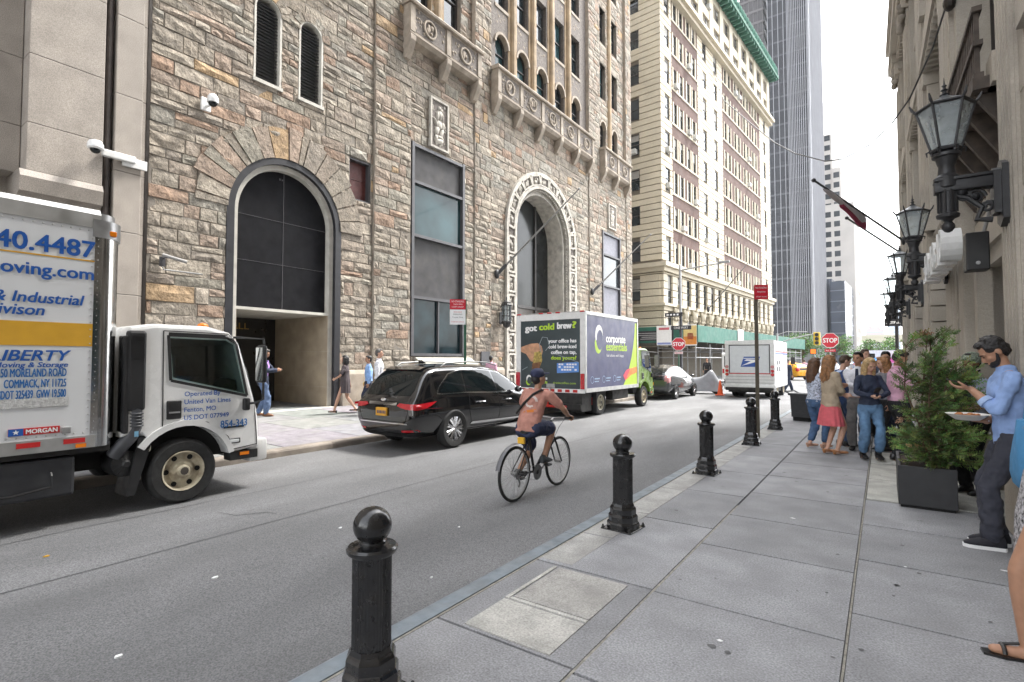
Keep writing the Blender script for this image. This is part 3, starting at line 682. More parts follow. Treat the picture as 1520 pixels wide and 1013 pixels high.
# ---- big carved arch
yc, zs = 23.2, 7.85
def band(ri, ro, x0, x1): return archring(yc, .06, zs, ri, ro, x0, x1)
band(3.28, 3.42, X0, X0 + .17).build('arch_moulding', carved, SB); band(2.58, 2.72, X0 - .1, X0 + .16).build('arch_moulding', carved, SB)
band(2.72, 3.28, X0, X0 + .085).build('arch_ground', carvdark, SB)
m = LMB(); r = random.Random(9); frames = []
L = zs - .1
spots = [(yc + sgn * 3.0, .55 + .93 * i, 0) for sgn in (-1, 1) for i in range(8)] + [(yc + 3.0 * cos(t), zs + 3.0 * sin(t), t) for t in [pi * (i + .5) / 11 for i in range(11)]]
for py, pz, t in spots:
    a = V((0, cos(t), sin(t))); b = V((0, -sin(t), cos(t))); c = V((X0 + .085, py, pz)); h = .4
    for s0, s1, q0, q1 in ((-.27, -.2, -h, h), (.2, .27, -h, h), (-.2, .2, h - .07, h + .03), (-.2, .2, -h - .03, -h + .07)):
        vs = [c + a * s + b * q + V((d, 0, 0)) for d in (0, .08) for s, q in ((s0, q0), (s1, q0), (s1, q1), (s0, q1))]
        m.add(vs, [(4, 5, 6, 7), (0, 1, 5, 4), (1, 2, 6, 5), (2, 3, 7, 6), (3, 0, 4, 7)])
    for _ in range(6):
        s, q = r.uniform(-.1, .1), r.uniform(-.2, .2); m.ell(c + a * s + b * q, .07, r.uniform(.05, .09), r.uniform(.06, .13), 8, 5)
m.build('arch_carving', carved, SB, smooth=40)
# deep soffit, rope moulding, tall glazing
band(2.3, 2.6, X0 - 1.3, X0 - .1).build('arch_soffit', carved, SB)
m = LMB(); path = [(yc + 2.5, .1 + .15 * i) for i in range(int((zs - .1) / .15))] + arcpts(yc, zs, 2.5, n=52) + [(yc - 2.5, zs - .15 * i) for i in range(int((zs - .1) / .15))]
for k, (py, pz) in enumerate(path): m.ell((X0 + .02, py, pz), .075, .05, .095, 7, 5, Euler((.6 + (math.atan2(max(pz - zs, 0), py - yc) if pz > zs else (0 if py > yc else pi)), 0, 0)).to_matrix())
m.build('rope_moulding', carved, SB, smooth=60)
m = LMB(); m.prism(archpoly(yc, 2.35, 4.35, zs), 'x', X0 - 1.2, X0 - 1.1); gl = m.build('arch_glazing', M('smoked_arch_glass', (.022, .024, .024), .12, var=.4, vs=.5, spec=.25), SB)
m = LMB(); m.box(X0 - 1.1, X0 - 1.0, yc - .9 - .05, yc - .85, .1, 10.0); m.box(X0 - 1.1, X0 - 1.0, yc + .85, yc + .95, .1, 10.0); m.box(X0 - 1.1, X0 - 1.0, yc - 2.3, yc + 2.3, 4.3, 4.45); m.build('mullions', winframe, gl)
m = LMB(); m.box(X0 - 1.25, X0 - 1.1, yc - 2.35, yc + 2.35, .05, 4.35); m.build('arch_doors', M('brown_metal_door', (.055, .04, .028), .4, var=.35, vs=1.5), SB)
# parapet
m = LMB(); m.box(X0 - 1, X0 + .5, 5.17, 35, ZT, ZT + .6); m.build('cornice', dressed, SB)

# ------------------------------------------------------------------ wall lantern, flagpoles, cameras on the stone building
WL = thing('wall_lantern', 'black iron box lantern on the stone wall left of the carved arch', 'lantern', (X0, 19.45, 3.7))
m = MB(); m.bbox(.02, .06, -.1, .1, -.5, .1, .01); m.path([(.04, 0, -.4), (.2, 0, -.45), (.38, 0, -.5)], .03, 6); m.path([(.04, 0, .3), (.3, 0, .62), (.38, 0, .55)], .02, 6); m.build('bracket', ironm, WL)
m = MB()
for i in range(8):
    t = 2 * pi * i / 8; m.box(.38 + .2 * cos(t) - .018, .38 + .2 * cos(t) + .018, .2 * sin(t) - .018, .2 * sin(t) + .018, -.42, .4)
m.lathe([(.05, -.66), (.14, -.6), (.2, -.46), (.24, -.42), (.24, -.36), (.2, -.34)], (.38, 0, 0), 8); m.lathe([(.24, .36), (.26, .4), (.2, .46), (.22, .5), (.1, .58), (.03, .62), (.03, .76), (.005, .8)], (.38, 0, 0), 8)
for z in (-.12, .14): m.lathe([(.205, z), (.21, z + .01), (.205, z + .03)], (.38, 0, 0), 8)
m.build('cage', ironm, WL)
m = MB(); m.lathe([(.18, -.36), (.18, .36)], (.38, 0, 0), 8); m.build('glass', lanternglass, WL)
def flagpole(loc, tip, label, r=.05):
    t = thing('flagpole', label, 'flagpole', loc); m = MB(); d = V(tip) - V(loc)
    m.path([(0, 0, 0), d * .5, d], [r, r * .8, r * .5], 10); m.build('pole', M('weathered_pole', (.12, .115, .105), .6, var=.25, vs=8), t, smooth=50)
    m = MB(); m.ell(d, r * 1.1, r * 1.1, r * 1.1, 10, 7); m.build('finial', galv, t, smooth=60)
    m = MB(); m.path([d * -.02, d * .1], r * 1.6, 10); m.ell((-.02, 0, 0), .1, .16, .22, 10, 7); m.build('socket', ironm, t, smooth=40)
    return t
flagpole((X0 + .12, 19.1, 5.5), (X0 + 2.5, 22.55, 9.9), 'bare slanting flagpole between the wall lantern and the carved arch')
flagpole((X0 + .2, 28.6, 5.7), (X0 + 2.4, 32.4, 9.6), 'bare slanting flagpole at the far side of the carved arch')
SC = thing('security_camera', 'white dome camera on the rubble wall above left of the black arch', 'camera', (X0 + .06, 6.42, 8.3))
m = MB(); m.bbox(0, .06, -.12, .12, -.22, .12, .01); m.path([(.03, 0, -.1), (.22, 0, -.12), (.3, .05, .0)], .035, 8); m.build('bracket', whitep, SC)
m = MB(); m.lathe([(.02, .16), (.09, .15), (.13, .08), (.14, 0), (.135, -.06)], (.3, .05, 0), 18); m.build('housing', whitep, SC, smooth=40)
m = MB(); m.ell((.3, .05, -.07), .11, .11, .09, 16, 9); m.build('dome', carglass, SC, smooth=60)
SC = thing('security_camera', 'grey tube camera with conduit on the wall beside the moving truck cab', 'camera', (X0 + .06, 5.5, 4.05)); SC.scale = (.6, .6, .6)
m = MB(); m.bbox(0, .08, -.1, .1, -.3, .1, .01); m.path([(.04, 0, .0), (.2, .05, .06), (.3, .12, .03)], .025, 8); m.build('bracket', steelgrey, SC)
m = MB(); m.path([(.15, -.05, .16), (.45, .75, -.06)], .07, 10); m.build('housing', M('grey_housing', (.28, .27, .26), .5), SC, smooth=40)
m = MB(); m.path([(.04, 0, -.3), (.04, .05, -.42), (.04, 1.55, -.42)], .03, 6); m.build('conduit', galv, SC)

# ------------------------------------------------------------------ granite building at the left edge
GB = thing('granite_building', 'smooth pinkish granite building with stepped piers at the left edge', 'building', (X0, 0, 0))
class GMB(MB):
    def build(s, name, mats, parent, **k):
        s.v = [(x - X0, y, z) for x, y, z in s.v]; return MB.build(s, name, mats, parent, **k)
m = GMB(); zc = [0, 1.6, 3.1, 4.55, 5.95, 7.75, 9.6, 11.45, 13.3, 15.2, 17, 19, 21, 23, 25, 27, 29, 31, 33]
for z0, z1 in zip(zc[:-1], zc[1:]):
    m.bbox(X0 - .5, X0 + .1, 4.46, 5.0, z0 + .004, z1 - .004, .012); m.bbox(X0 - .5, X0 + .04, 4.7, 5.1, z0 + .004, z1 - .004, .01)
m.build('corner_pier', granite, GB)
m = GMB()
zc2 = [5.5, 6.5, 7.95, 9.7, 11.4, 13.1, 15, 17, 19, 21, 23, 25, 27, 29, 31, 33]
for z0, z1 in zip(zc2[:-1], zc2[1:]): m.bbox(X0 - .9, X0 + .12, 2.95, 4.24, z0 + .004, z1 - .004, .012)
for z0, z1 in zip(zc2[:-1], zc2[1:]): m.bbox(X0 - 1.0, X0 - .3, 1.2, 2.94, z0 + .004, z1 - .004, .012)
m.bbox(X0 - .9, X0 - .02, 3.05, 4.24, 0, 4.9, .012)
m.build('broad_pier', granite, GB)
m = GMB(); m.prism([(X0 - .9, 4.9), (X0 + .0, 4.9), (X0 + .04, 5.0), (X0 + .16, 5.05), (X0 + .2, 5.35), (X0 + .13, 5.5), (X0 - .9, 5.5)], 'y', 2.85, 4.25); m.build('base_moulding', granitebase, GB)
m = GMB(); m.box(X0 - 14, X0 - .9, -14, 5.1, 0, 34); m.box(X0 - .9, X0 - .2, -14, 1.0, 0, 34); m.build('core', granite, GB)
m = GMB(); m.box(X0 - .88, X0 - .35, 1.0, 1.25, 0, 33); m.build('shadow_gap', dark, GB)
m = GMB(); m.box(X0 - .85, X0 - .12, 4.24, 4.46, 0, 33); m.build('recess', granitebase, GB)
m = GMB(); m.path([(X0 - .03, 4.36, 0), (X0 - .03, 4.36, 33)], .07, 10); m.build('drain_pipe', M('rust_brown_pipe', (.055, .045, .042), .6, var=.3), GB)
m = GMB(); m.box(X0 - .3, X0 + .05, 5.1, 5.17, 0, 33); m.build('party_strip', bronze, GB)
SC = thing('security_camera', 'white camera on a long bracket fixed to the granite corner pier', 'camera', (X0 + .12, 4.7, 6.2))
m = MB(); m.bbox(0, .05, -.1, .4, -.12, .1, .01); m.bbox(.02, .12, -.5, .15, -.03, .13, .02); m.path([(.06, -.45, .06), (.2, -.55, .14), (.25, -.62, .1)], .03, 8); m.build('bracket', whitep, SC)
m = MB(); m.lathe([(.02, .14), (.12, .13), (.15, .06), (.15, -.02), (.12, -.05)], (.28, -.68, .05), 18); m.build('housing', whitep, SC, smooth=40)
m = MB(); m.ell((.28, -.68, 0), .1, .1, .09, 14, 8); m.build('dome', carglass, SC, smooth=60)
# ------------------------------------------------------------------ cream and brown-brick block beyond the cross street
CA = R(4.5)
CB = thing('cream_building', 'cream banded block with brown brick bays and green copper cornice', 'building', (-14.4, 41.5, 0), -CA)
# local frame: +y along the street front (x = 0), the south front is y = 0, running to -x
LEN = 34.2; WF = []
zr = lambda i: 9.75 + 3.02 * i
m = MB(); jm = MB()
def courses(fn, z0, z1, st=.52):
    z = z0
    while z < z1 - .05: fn(z, min(z + st, z1) - .07); z += st
core = MB(); core.box(-16, -.12, .12, LEN - .1, 0, 39.5); core.build('core', creamj, CB)
# banded masonry: separate courses with real joints, split round the window columns
EW = [(.62, 1.5)] ; P1 = (2.25, 8.35); MID = (8.35, 15.4); P2 = (15.4, 29.6); END = (29.6, LEN)
ewin = [1.3] + [3.0, 4.35, 6.0, 7.35] + [10.2, 13.3] + [16.4, 17.7, 19.7, 21.0, 23.1, 24.4, 26.5, 27.8, ] + [31.8]
wid = {1.3: .95, 10.2: 1.0, 13.3: 1.0, 31.8: 1.0}
cr = [y for y in (1.3, 10.2, 13.3, 31.8)]
def crs(z0, z1):
    for a, b in ((0, P1[0]), MID, END):
        cuts = [y for y in cr if a < y < b]; e = a
        hit = any(zr(i) - .15 < (z0 + z1) / 2 < zr(i) + 1.85 for i in range(8)) or 6.3 < (z0 + z1) / 2 < 8.5
        for y in cuts if hit else []:
            m.box(-.16, 0, e, y - .5, z0, z1); e = y + .5
        m.box(-.16, 0, e, b, z0, z1)
    e = -16
    hit = any(zr(i) - .1 < (z0 + z1) / 2 < zr(i) + 1.8 for i in range(8)) or 6.4 < (z0 + z1) / 2 < 8.4
    if hit:
        for x in (-14.3, -11.6, -8.9, -6.2, -2.45): m.box(e, x - .55, 0, .16, z0, z1); e = x + .55
    m.box(e, -.16, 0, .16, z0, z1)
courses(crs, 9.75, 32.4)
def crs0(z0, z1):
    hit = 6.3 < (z0 + z1) / 2 < 8.6
    e = 0
    for y in [1.3 + 2.05 * k for k in range(16)] if hit or z0 < 5.2 else []: m.box(-.2, .1, e, y - .52, z0, z1); e = y + .52
    m.box(-.2, .1, e, LEN, z0, z1)
    e = -16
    for x in (-14.3, -11.6, -8.9, -6.2, -2.45) if hit else []: m.box(e, x - .55, -.1, .16, z0, z1); e = x + .55
    m.box(e, -.2, -.1, .16, z0, z1)
courses(crs0, 2.6, 8.75, .6)
m.build('banded_masonry', cream, CB)
b = MB()
for a, c in (P1, P2):
    ws = [y for y in ewin if a < y < c]
    for i in range(8):
        z0 = zr(i) - .2; e = a
        for y in ws: b.box(-.2, -.03, e, y - .42, z0, z0 + 1.95); e = y + .42
        b.box(-.2, -.03, e, c, z0, z0 + 1.95); b.box(-.2, -.03, a, c, z0 + 1.95, z0 + 3.02)
b.build('brick_bays', brick, CB)
t = MB()
for a, c in (P1, P2):
    for i in range(8):
        t.box(-.03, .03, a, c, zr(i) - .22, zr(i) - .05)
        for y in [y for y in ewin if a < y < c]:
            for s in (-1, 1): t.box(-.1, .02, y + s * .46 - .1, y + s * .46 + .1, zr(i) - .05, zr(i) + 1.8)
# ledges
for z0, z1, p in ((8.75, 9.1, .3), (9.1, 9.45, .55), (32.4, 32.75, .45), (32.75, 33.1, .75), (5.95, 6.15, .35)):
    t.box(-16, p, -p, .14, z0, z1); t.box(-.1, p, .14, LEN, z0, z1)
# attic storeys
for y0, y1 in [(0, 1.1), (2.0, 3.4)] + [(3.4 + 3.1 * k + 2.0, 3.4 + 3.1 * k + 3.1) for k in range(9)] + [(33.0, LEN)]: t.box(-.2, .12, y0, min(y1, LEN), 33.1, 38.3)
for z0, z1 in ((35.3, 36.2), (37.8, 38.6)): t.box(-.2, .06, 0, LEN, z0, z1)
for z0, z1 in ((33.1, 34.0), (35.6, 36.4), (38.0, 38.6)): t.box(-16, .1, .0, .2, z0, z1)
for x in (-16, -13, -10.3, -7.6, -4.6, -1): t.box(x, x + 1, .0, .2, 33.1, 38.6)
t.build('trim', creamlt, CB)
c = MB()    # cartouches over the arched windows
r = random.Random(4)
for k in range(16):
    y = 1.3 + 2.05 * k + 1.02
    if y > LEN - .6: break
    c.mark().ell((.18, y, 5.45), .22, .42, .52, 10, 7); c.ell((.32, y, 5.45), .12, .25, .34, 10, 7); c.box(.05, .5, y - .14, y + .14, 5.85, 6.15)
    for s in (-1, 1): c.ell((.2, y + s * .45, 5.75), .15, .16, .22, 8, 5); c.ell((.2, y + s * .25, 4.95), .14, .16, .16, 8, 5)
c.build_each('cartouche', creamlt, CB, smooth=60)
c = MB(); c.box(-16, 1.2, -1.2, .2, 38.6, 39.0); c.box(-.2, 1.2, .2, LEN + .6, 38.6, 39.0)
k = 0.
while k < LEN + .4: c.lathe([(.05, 39.0), (.2, 39.0), (.2, 39.5), (.14, 39.8), (.03, 40.1)], (1.08, k, 0), 6); c.box(.2, 1.1, k - .12, k + .12, 38.2, 38.6); k += .85
c.box(-.5, 1.0, -1, LEN, 39.0, 39.5); c.build('copper_cornice', copper, CB)
# windows: frame with pane; the nearest hundred are separate parts
pend = []
def cwin(axis, u, z0, z1, w, d):
    pend.append((axis, u, z0, z1, w, d))
for i in range(8):
    cwin('s', -2.45, zr(i), zr(i) + 1.72, 1.06, .12)
for x in (-6.2,): [cwin('s', x, zr(i), zr(i) + 1.72, 1.06, .12) for i in range(8)]
cwin('s', -2.45, 6.5, 8.35, 1.06, .1); cwin('s', -6.2, 6.5, 8.35, 1.06, .1)
for y in ewin:
    for i in range(8): cwin('e', y, zr(i) - .02, zr(i) + 1.78, wid.get(y, .76), -.1)
for k in range(16): cwin('e', 1.3 + 2.05 * k, 6.3, 8.55, 1.0, -.08); cwin('e', 1.3 + 2.05 * k, 3.0, 5.1, 1.0, -.08)
for k in range(10): cwin('e', 1.55 + 3.1 * k + (.6 if k else 0), 33.2, 35.2, .9, -.15); cwin('e', 1.55 + 3.1 * k + (.6 if k else 0), 36.3, 37.7, .9, -.15)
pend.sort(key=lambda p: 0 if p[0] == 's' else p[1]); r = random.Random(11)
def mk(p, fm, pm, bm, ac):
    ax, u, z0, z1, w, d = p; h = w / 2
    def bx(q, a0, a1, c0, c1, e0, e1):
        if ax == 'e': q.box(a0, a1, u + c0, u + c1, e0, e1)
        else: q.box(u + c0, u + c1, -a1, -a0, e0, e1)
    dd = -.13
    for c0, c1, e0, e1 in ((-h, -h + .06, z0, z1), (h - .06, h, z0, z1), (-h + .06, h - .06, z0, z0 + .06), (-h + .06, h - .06, z1 - .06, z1), (-h + .06, h - .06, (z0 + z1) / 2 - .03, (z0 + z1) / 2 + .03)): bx(fm, dd - .05, dd + .06, c0, c1, e0, e1)
    bx(pm, dd - .04, dd + .02, -h + .05, h - .05, z0 + .05, z1 - .05)
    if r.random() < .45: s = r.uniform(.2, .6) * (z1 - z0); bx(bm, dd + .021, dd + .03, -h + .07, h - .07, z1 - s, z1 - .07)
    if r.random() < .16 and z0 > 9: bx(ac, dd, dd + .42, -.3, .3, z0 + .06, z0 + .46)
acm = M('air_conditioner', (.5, .5, .48), .6, var=.1)
rest = [MB() for _ in range(4)]
for i, p in enumerate(pend):
    if i < 96:
        q = [MB() for _ in range(4)]; mk(p, *q); f = q[0].build('window', winframe, CB); q[1].build('pane', r.choice([glass, glassgrey, glass]), f)
        if q[2].v: q[2].build('blind', shade, f)
        if q[3].v: q[3].build('air_conditioner', acm, f)
    else: mk(p, *rest)
f = rest[0].build('far_windows', winframe, CB); tag(f, kind='stuff')
for q, n, mt in zip(rest[1:], ('far_panes', 'far_blinds', 'far_air_conditioners'), (glass, shade, acm)): tag(q.build(n, mt, f), kind='stuff')
g = MB(); g.box(-15.5, -.3, .3, LEN - .5, .1, 2.7); g.build('shopfront', glass, CB)
t = thing('flagpole', 'bare slanting flagpole on the cream building above the green shed', 'flagpole', (-13.2, 50.5, 6.3)); m = MB(); m.path([(0, 0, 0), (3.2, 1.5, 4.2)], [.06, .035], 8); m.build('pole', M('weathered_pole', (.12, .115, .105)), t); m = MB(); m.ell((0, 0, 0), .14, .2, .3, 10, 7); m.build('socket', ironm, t)

# ------------------------------------------------------------------ green sidewalk shed round the cream block
SH = thing('sidewalk_shed', 'green plywood sidewalk shed on grey pipe posts round the cream block', 'scaffold', (-14.4, 41.5, 0), -CA)
m = MB(); m.bbox(-12, 4.0, -3.2, -3.12, 2.85, 4.05, .01); m.bbox(3.92, 4.0, -3.12, 33, 2.85, 4.05, .01); m.build('parapet', shedgreen, SH)
m = MB(); m.box(-12, 3.92, -3.1, 33, 2.86, 2.95); [m.box(-12, 3.9, -3.1 + k, -3.0 + k, 2.7, 2.86) for k in range(0, 36, 2)]; m.build('deck', M('plywood_deck', (.09, .085, .07), .8), SH)
m = MB()
for k in range(13):
    y = -3.0 + 2.9 * k
    for x in (3.75, .9): m.tube((x, y, 0), (x, y, 2.75), .045, n=8); m.box(x - .12, x + .12, y - .12, y + .12, 0, .03)
    m.tube((.9, y, 2.2), (3.75, y, 2.2), .03, n=6)
for x in (3.75, .9): m.tube((x, -3, 1.75), (x, 32, 1.75), .03, n=6); m.tube((x, -3, 2.45), (x, 32, 2.45), .03, n=6)
for k in range(5): m.tube((.9 - 2.7 * k, -3, 0), (.9 - 2.7 * k, -3, 2.75), .045, n=8)
m.tube((-12, -3, 1.75), (3.75, -3, 1.75), .03, n=6); m.build('pipe_frame', galv, SH)
m = MB(); m.box(-1.2, 2.2, -3.23, -3.2, 3.0, 3.75); o = m.build('notice_board', signdark, SH)
for i in range(3): text('lettering', ['PEDESTRIANS', 'SIDEWALK', 'OPEN'][i] if False else ['-' * 9, '-' * 7, '-' * 5][i], .3, whitevinyl, o, (-1.0, -3.235, 3.5 - .2 * i), right=(1, 0, 0)) if False else None
m = MB()
for z, a, b_ in ((3.55, -.9, 1.3), (3.4, -.6, 1.7), (3.26, -.3, 1.9), (3.12, -.4, 1.2)): m.box(a, b_, -3.24, -3.231, z, z + .05)
m.build('printed_lines', M('faded_print', (.35, .35, .35), .6), o)
def poster(loc, w, h, bands, label, rz=-CA):
    t = thing('poster', label, 'poster', loc, rz); m = MB(); m.bbox(0, .03, -w / 2, w / 2, 0, h, .004); m.build('sheet', M('poster_paper', (.75, .75, .74), .6, var=.05), t)
    for nm, a, b_, c, d, mt in bands: m = MB(); m.box(.031, .036, -w / 2 + a * w, -w / 2 + b_ * w, c * h, d * h); m.build(nm, mt, t)
def onshed(y, z): return tuple(Matrix.Translation((-14.4, 41.5, 0)) @ Matrix.Rotation(-CA, 4, 'Z') @ V((4.03, y, z)))
poster(onshed(6.6, 2.75), 1.5, 1.4, [('print', .1, .9, .75, .9, M('pale_blue_print', (.45, .55, .65), .6))], 'white poster on the green shed parapet behind the STOP sign')

# ------------------------------------------------------------------ towers farther down the street
TW = thing('dark_tower', 'dark glass office tower ribbed with thin pale vertical fins', 'tower', (-24.75, 160, 0), R(0))
# front faces the camera (y = 0), street side runs away at x = w
tw, th = 9.9, 190
m = MB(); m.box(0, tw, 0, 40, 0, th); m.build('curtain_wall', M('tower_glass', (.026, .027, .032), .3, var=.4, vs=.06, spec=.25), TW)
finm = M('pale_fin', (.30, .30, .32), .4, var=.08, vs=.2); m = MB()
xs = [.1, 1.3, 2.7, 4.0] + [4.9 + .31 * k + .011 * k * k for k in range(13)]
for i, x in enumerate(xs): m.box(x - .06, x + .06, -.5 if i > 3 else -.35, 0, 0, th)
for k in range(20): m.box(tw, tw + .4, 1 + 2 * k, 1.15 + 2 * k, 0, th)
m.box(tw - .08, tw + .06, -.4, .1, 0, th); m.build('fins', finm, TW)
m = MB(); z = 4.
while z < th: m.box(-.02, tw + .04, -.05, 40, z, z + .5); z += 3.9
m.build('spandrels', M('tower_spandrel', (.055, .057, .064), .3, var=.2, vs=.1), TW)
m = MB(); m.box(-.1, tw, -.7, 40, 0, 5); m.build('base', M('tower_base', (.1, .1, .1), .4), TW)
T2 = thing('glass_tower', 'brown glass tower rising behind the green copper cornice', 'tower', (-33, 165, 0), R(0))
m = MB(); m.box(0, 6.5, 0, 30, 0, 160); m.build('curtain_wall', M('brown_tower_glass', (.045, .04, .04), .2, var=.3, vs=.1), T2)
m = MB(); z = 3.
while z < 160: m.box(-.1, 6.6, -.12, 30, z, z + .7); z += 3.6
for k in range(6): m.box(k * 1.25, k * 1.25 + .15, -.16, 0, 0, 160)
m.build('grid', M('brown_grid', (.12, .11, .11), .5), T2)
BT = thing('office_tower', 'stepped beige office tower with square dark windows at the end of the street', 'tower', (-18.2, 220, 0), R(-1.5))
bm_ = M('beige_stone', (.46, .43, .40), .8, var=.08, vs=.2); W = 10.8
m = MB(); m.box(-4, 1.2, 3, 30, 0, 97); m.box(1.2, 4.5, 2, 30, 0, 84); m.box(4.5, 7.2, 1, 30, 0, 71); m.box(-4, W, 0, 30, 0, 57.5); m.box(-3, .6, 6, 20, 97, 103)
m.build('tower_walls', bm_, BT)
m = MB()
for i in range(26):
    z = 2.5 + 3.6 * i
    for k, x in enumerate((.3, 3.05, 5.8)):
        f0 = -.03 if z < 55 else (.97 if k == 2 and z < 69 else (1.97 if k == 1 and z < 82 else (2.97 if k == 0 else None)))
        if f0 is None: continue
        m.mark().box(x - .9, x + .9, f0, f0 + .1, z, z + 2)
m.build_each('window', M('beige_tower_windows', (.03, .035, .04), .2), BT)
m = MB()
for i in range(15): m.mark().box(W - .05, W + .03, .8, 29, 2.5 + 3.6 * i, 4.5 + 3.6 * i); 
m.build_each('side_window', M('beige_side_windows', (.25, .26, .27), .4), BT)
m = MB()
for i in range(9): m.box(W, W + .12, .4 + 3.3 * i, 1.2 + 3.3 * i, 0, 57)
m.build('side_piers', bm_, BT)
NB = thing('dark_block', 'low dark blue glass block in front of the beige tower', 'building', (-16.3, 200, 0), R(-3))
m = MB(); m.box(0, 3.2, 0, 30, 0, 28); m.box(3.2, 7.2, -4, 30, 0, 26.5); m.build('walls', M('slate_glass', (.05, .062, .085), .2, var=.25, vs=.2), NB)
m = MB()
for i in range(7): m.box(3.15, 7.25, -4.03, 30, 3 + 3.4 * i, 3.3 + 3.4 * i)
for i in range(3): m.box(.5 + i, .6 + i, -.05, 0, 0, 28)
m.build('bands', M('slate_band', (.13, .15, .19), .4), NB)
# elevated roadway, river trees, skyline across the water
FD = thing('elevated_road', 'pale elevated roadway crossing the far end of the street', 'bridge', (-12, 330, 0))
m = MB(); m.box(-60, 90, 0, 14, 10.6, 13.2); m.box(-60, 90, -.2, 0, 13.2, 14.3); m.build('deck', M('pale_deck', (.44, .41, .31), .8), FD)
m = MB()
for k in range(24): m.box(-56 + 6 * k, -55 + 6 * k, 2, 10, 0, 10.6)
m.build('columns', M('grey_column', (.16, .17, .18), .8), FD)
water = MB(); water.box(-700, 900, 360, 1500, -.2, -.14); struct(water.build('river', M('river_water', (.08, .12, .15), .15, var=.1)))
sk = M('brick_red_hazed', (.36, .24, .22), .8); sb = M('blue_glass_hazed', (.30, .42, .55), .2); sg = M('pale_grey_hazed', (.48, .49, .51), .7)  # skyline colours paled: part of the distance haze is mixed into them
for i, (x, w_, h, mt, lb) in enumerate([(-32, 36, 74, sk, 'wide reddish brick block on the far skyline'), (4, 20, 62, sg, 'pale grey slab beside the blue tower on the skyline'), (11, 24, 118, sb, 'pale blue glass tower on the far skyline'), (-28, 7, 92, sg, 'thin grey building rising behind the reddish block'), (-12, 6, 88, sb, 'narrow blue tower behind the reddish block')]):
    t = thing('skyline_building', lb, 'building', (x, 1500 + i * 6, 0)); m = MB(); m.box(0, w_, 0, 25, 0, h); m.box(w_ * .2, w_ * .8, 4, 20, h, h + 6); m.build('walls', mt, t)
    m = MB(); z = 8.
    while z < h - 4: m.box(1, w_ - 1, -.3, 0, z, z + 3); z += 7
    m.build('window_rows', M('hazed_window_rows', (.22, .25, .29), .4), t)  # window tone lightened too, with distance haze in the colour

# ------------------------------------------------------------------ right-hand limestone building
RA = R(1.146)
RB = thing('limestone_building', 'ornate weathered limestone building with tall pilasters along the right', 'building', (1.11, 0, 0), RA)
# local: wall plane x = 0 facing -x, y along the street
PY = [2.1, 6.3, 10.5, 14.7, 18.9, 23.1]
m = MB(); m.box(.9, 14, -10, 24.0, 0, 24); m.box(1.6, 14, -10, 24.0, 24, 52); m.build('core', limedark, RB)
pl_ = MB()
def pil(y, w=.48):
    pl_.mark()
    pl_.bbox(-.05, .5, y - w - .08, y + w + .08, 0, .55, .02); pl_.bbox(-.035, .5, y - w - .04, y + w + .04, .55, .65, .02)
    pl_.box(-.0, .5, y - w, y + w, .65, 11.6); pl_.box(-.03, .0, y - w * .62, y + w * .62, 1.2, 11.2)
    for k in range(5): yy = y - w * .5 + w * .25 * k; pl_.box(-.055, -.03, yy - .035, yy + .035, 1.3, 11.1)
    for k in range(14): pl_.box(-.006, .002, y - w - .004, y + w + .004, .72 + .78 * k, 1.40 + .78 * k)
    pl_.bbox(-.12, .5, y - w - .1, y + w + .1, 11.6, 12.0, .03); pl_.bbox(-.2, .5, y - w - .16, y + w + .16, 12.0, 12.3, .03)
    pl_.box(.0, .5, y - w * .9, y + w * .9, 13.4, 20); pl_.bbox(-.12, .5, y - w, y + w, 19.4, 20, .03)
for y in PY[1:]: pil(y)
pl_.mark().box(-.02, .6, -8, 3.0, 0, 24)
pl_.build_each('pilaster', limestone, RB)
m = MB()
for z0, z1, p in ((12.3, 12.6, .25), (12.6, 13.1, .1), (13.1, 13.4, .3), (20, 20.5, .2), (20.5, 20.9, .5), (20.9, 21.3, .75), (21.3, 22.2, .25)): m.box(-p, .9, -8, 24.0 + p, z0, z1)
y = -2.
while y < 23.9:
    m.box(-.16, .0, y, y + .13, 12.42, 12.58); m.box(-.32, -.1, y, y + .16, 20.34, 20.5); y += .3
m.build('cornices', limestone, RB)
m = MB(); r = random.Random(2)
for y in PY[1:]:
    for z in (12.0, 20.0): 
        m.mark()
        for _ in range(12): m.ell((-.1, y + r.uniform(-.5, .5), z - r.uniform(.05, .7)), .10, r.uniform(.05, .1), r.uniform(.06, .14), 8, 5)
m.mark().path([(-.4, 24.2, 19.0), (-.8, 24.3, 19.3), (-1.05, 24.3, 19.7), (-.9, 24.3, 20.1)], [.22, .2, .16, .1], 8)
m.build_each('carved_capital', limedark, RB, smooth=60)
frm = MB(); gls = MB(); spn = MB(); orn = MB()
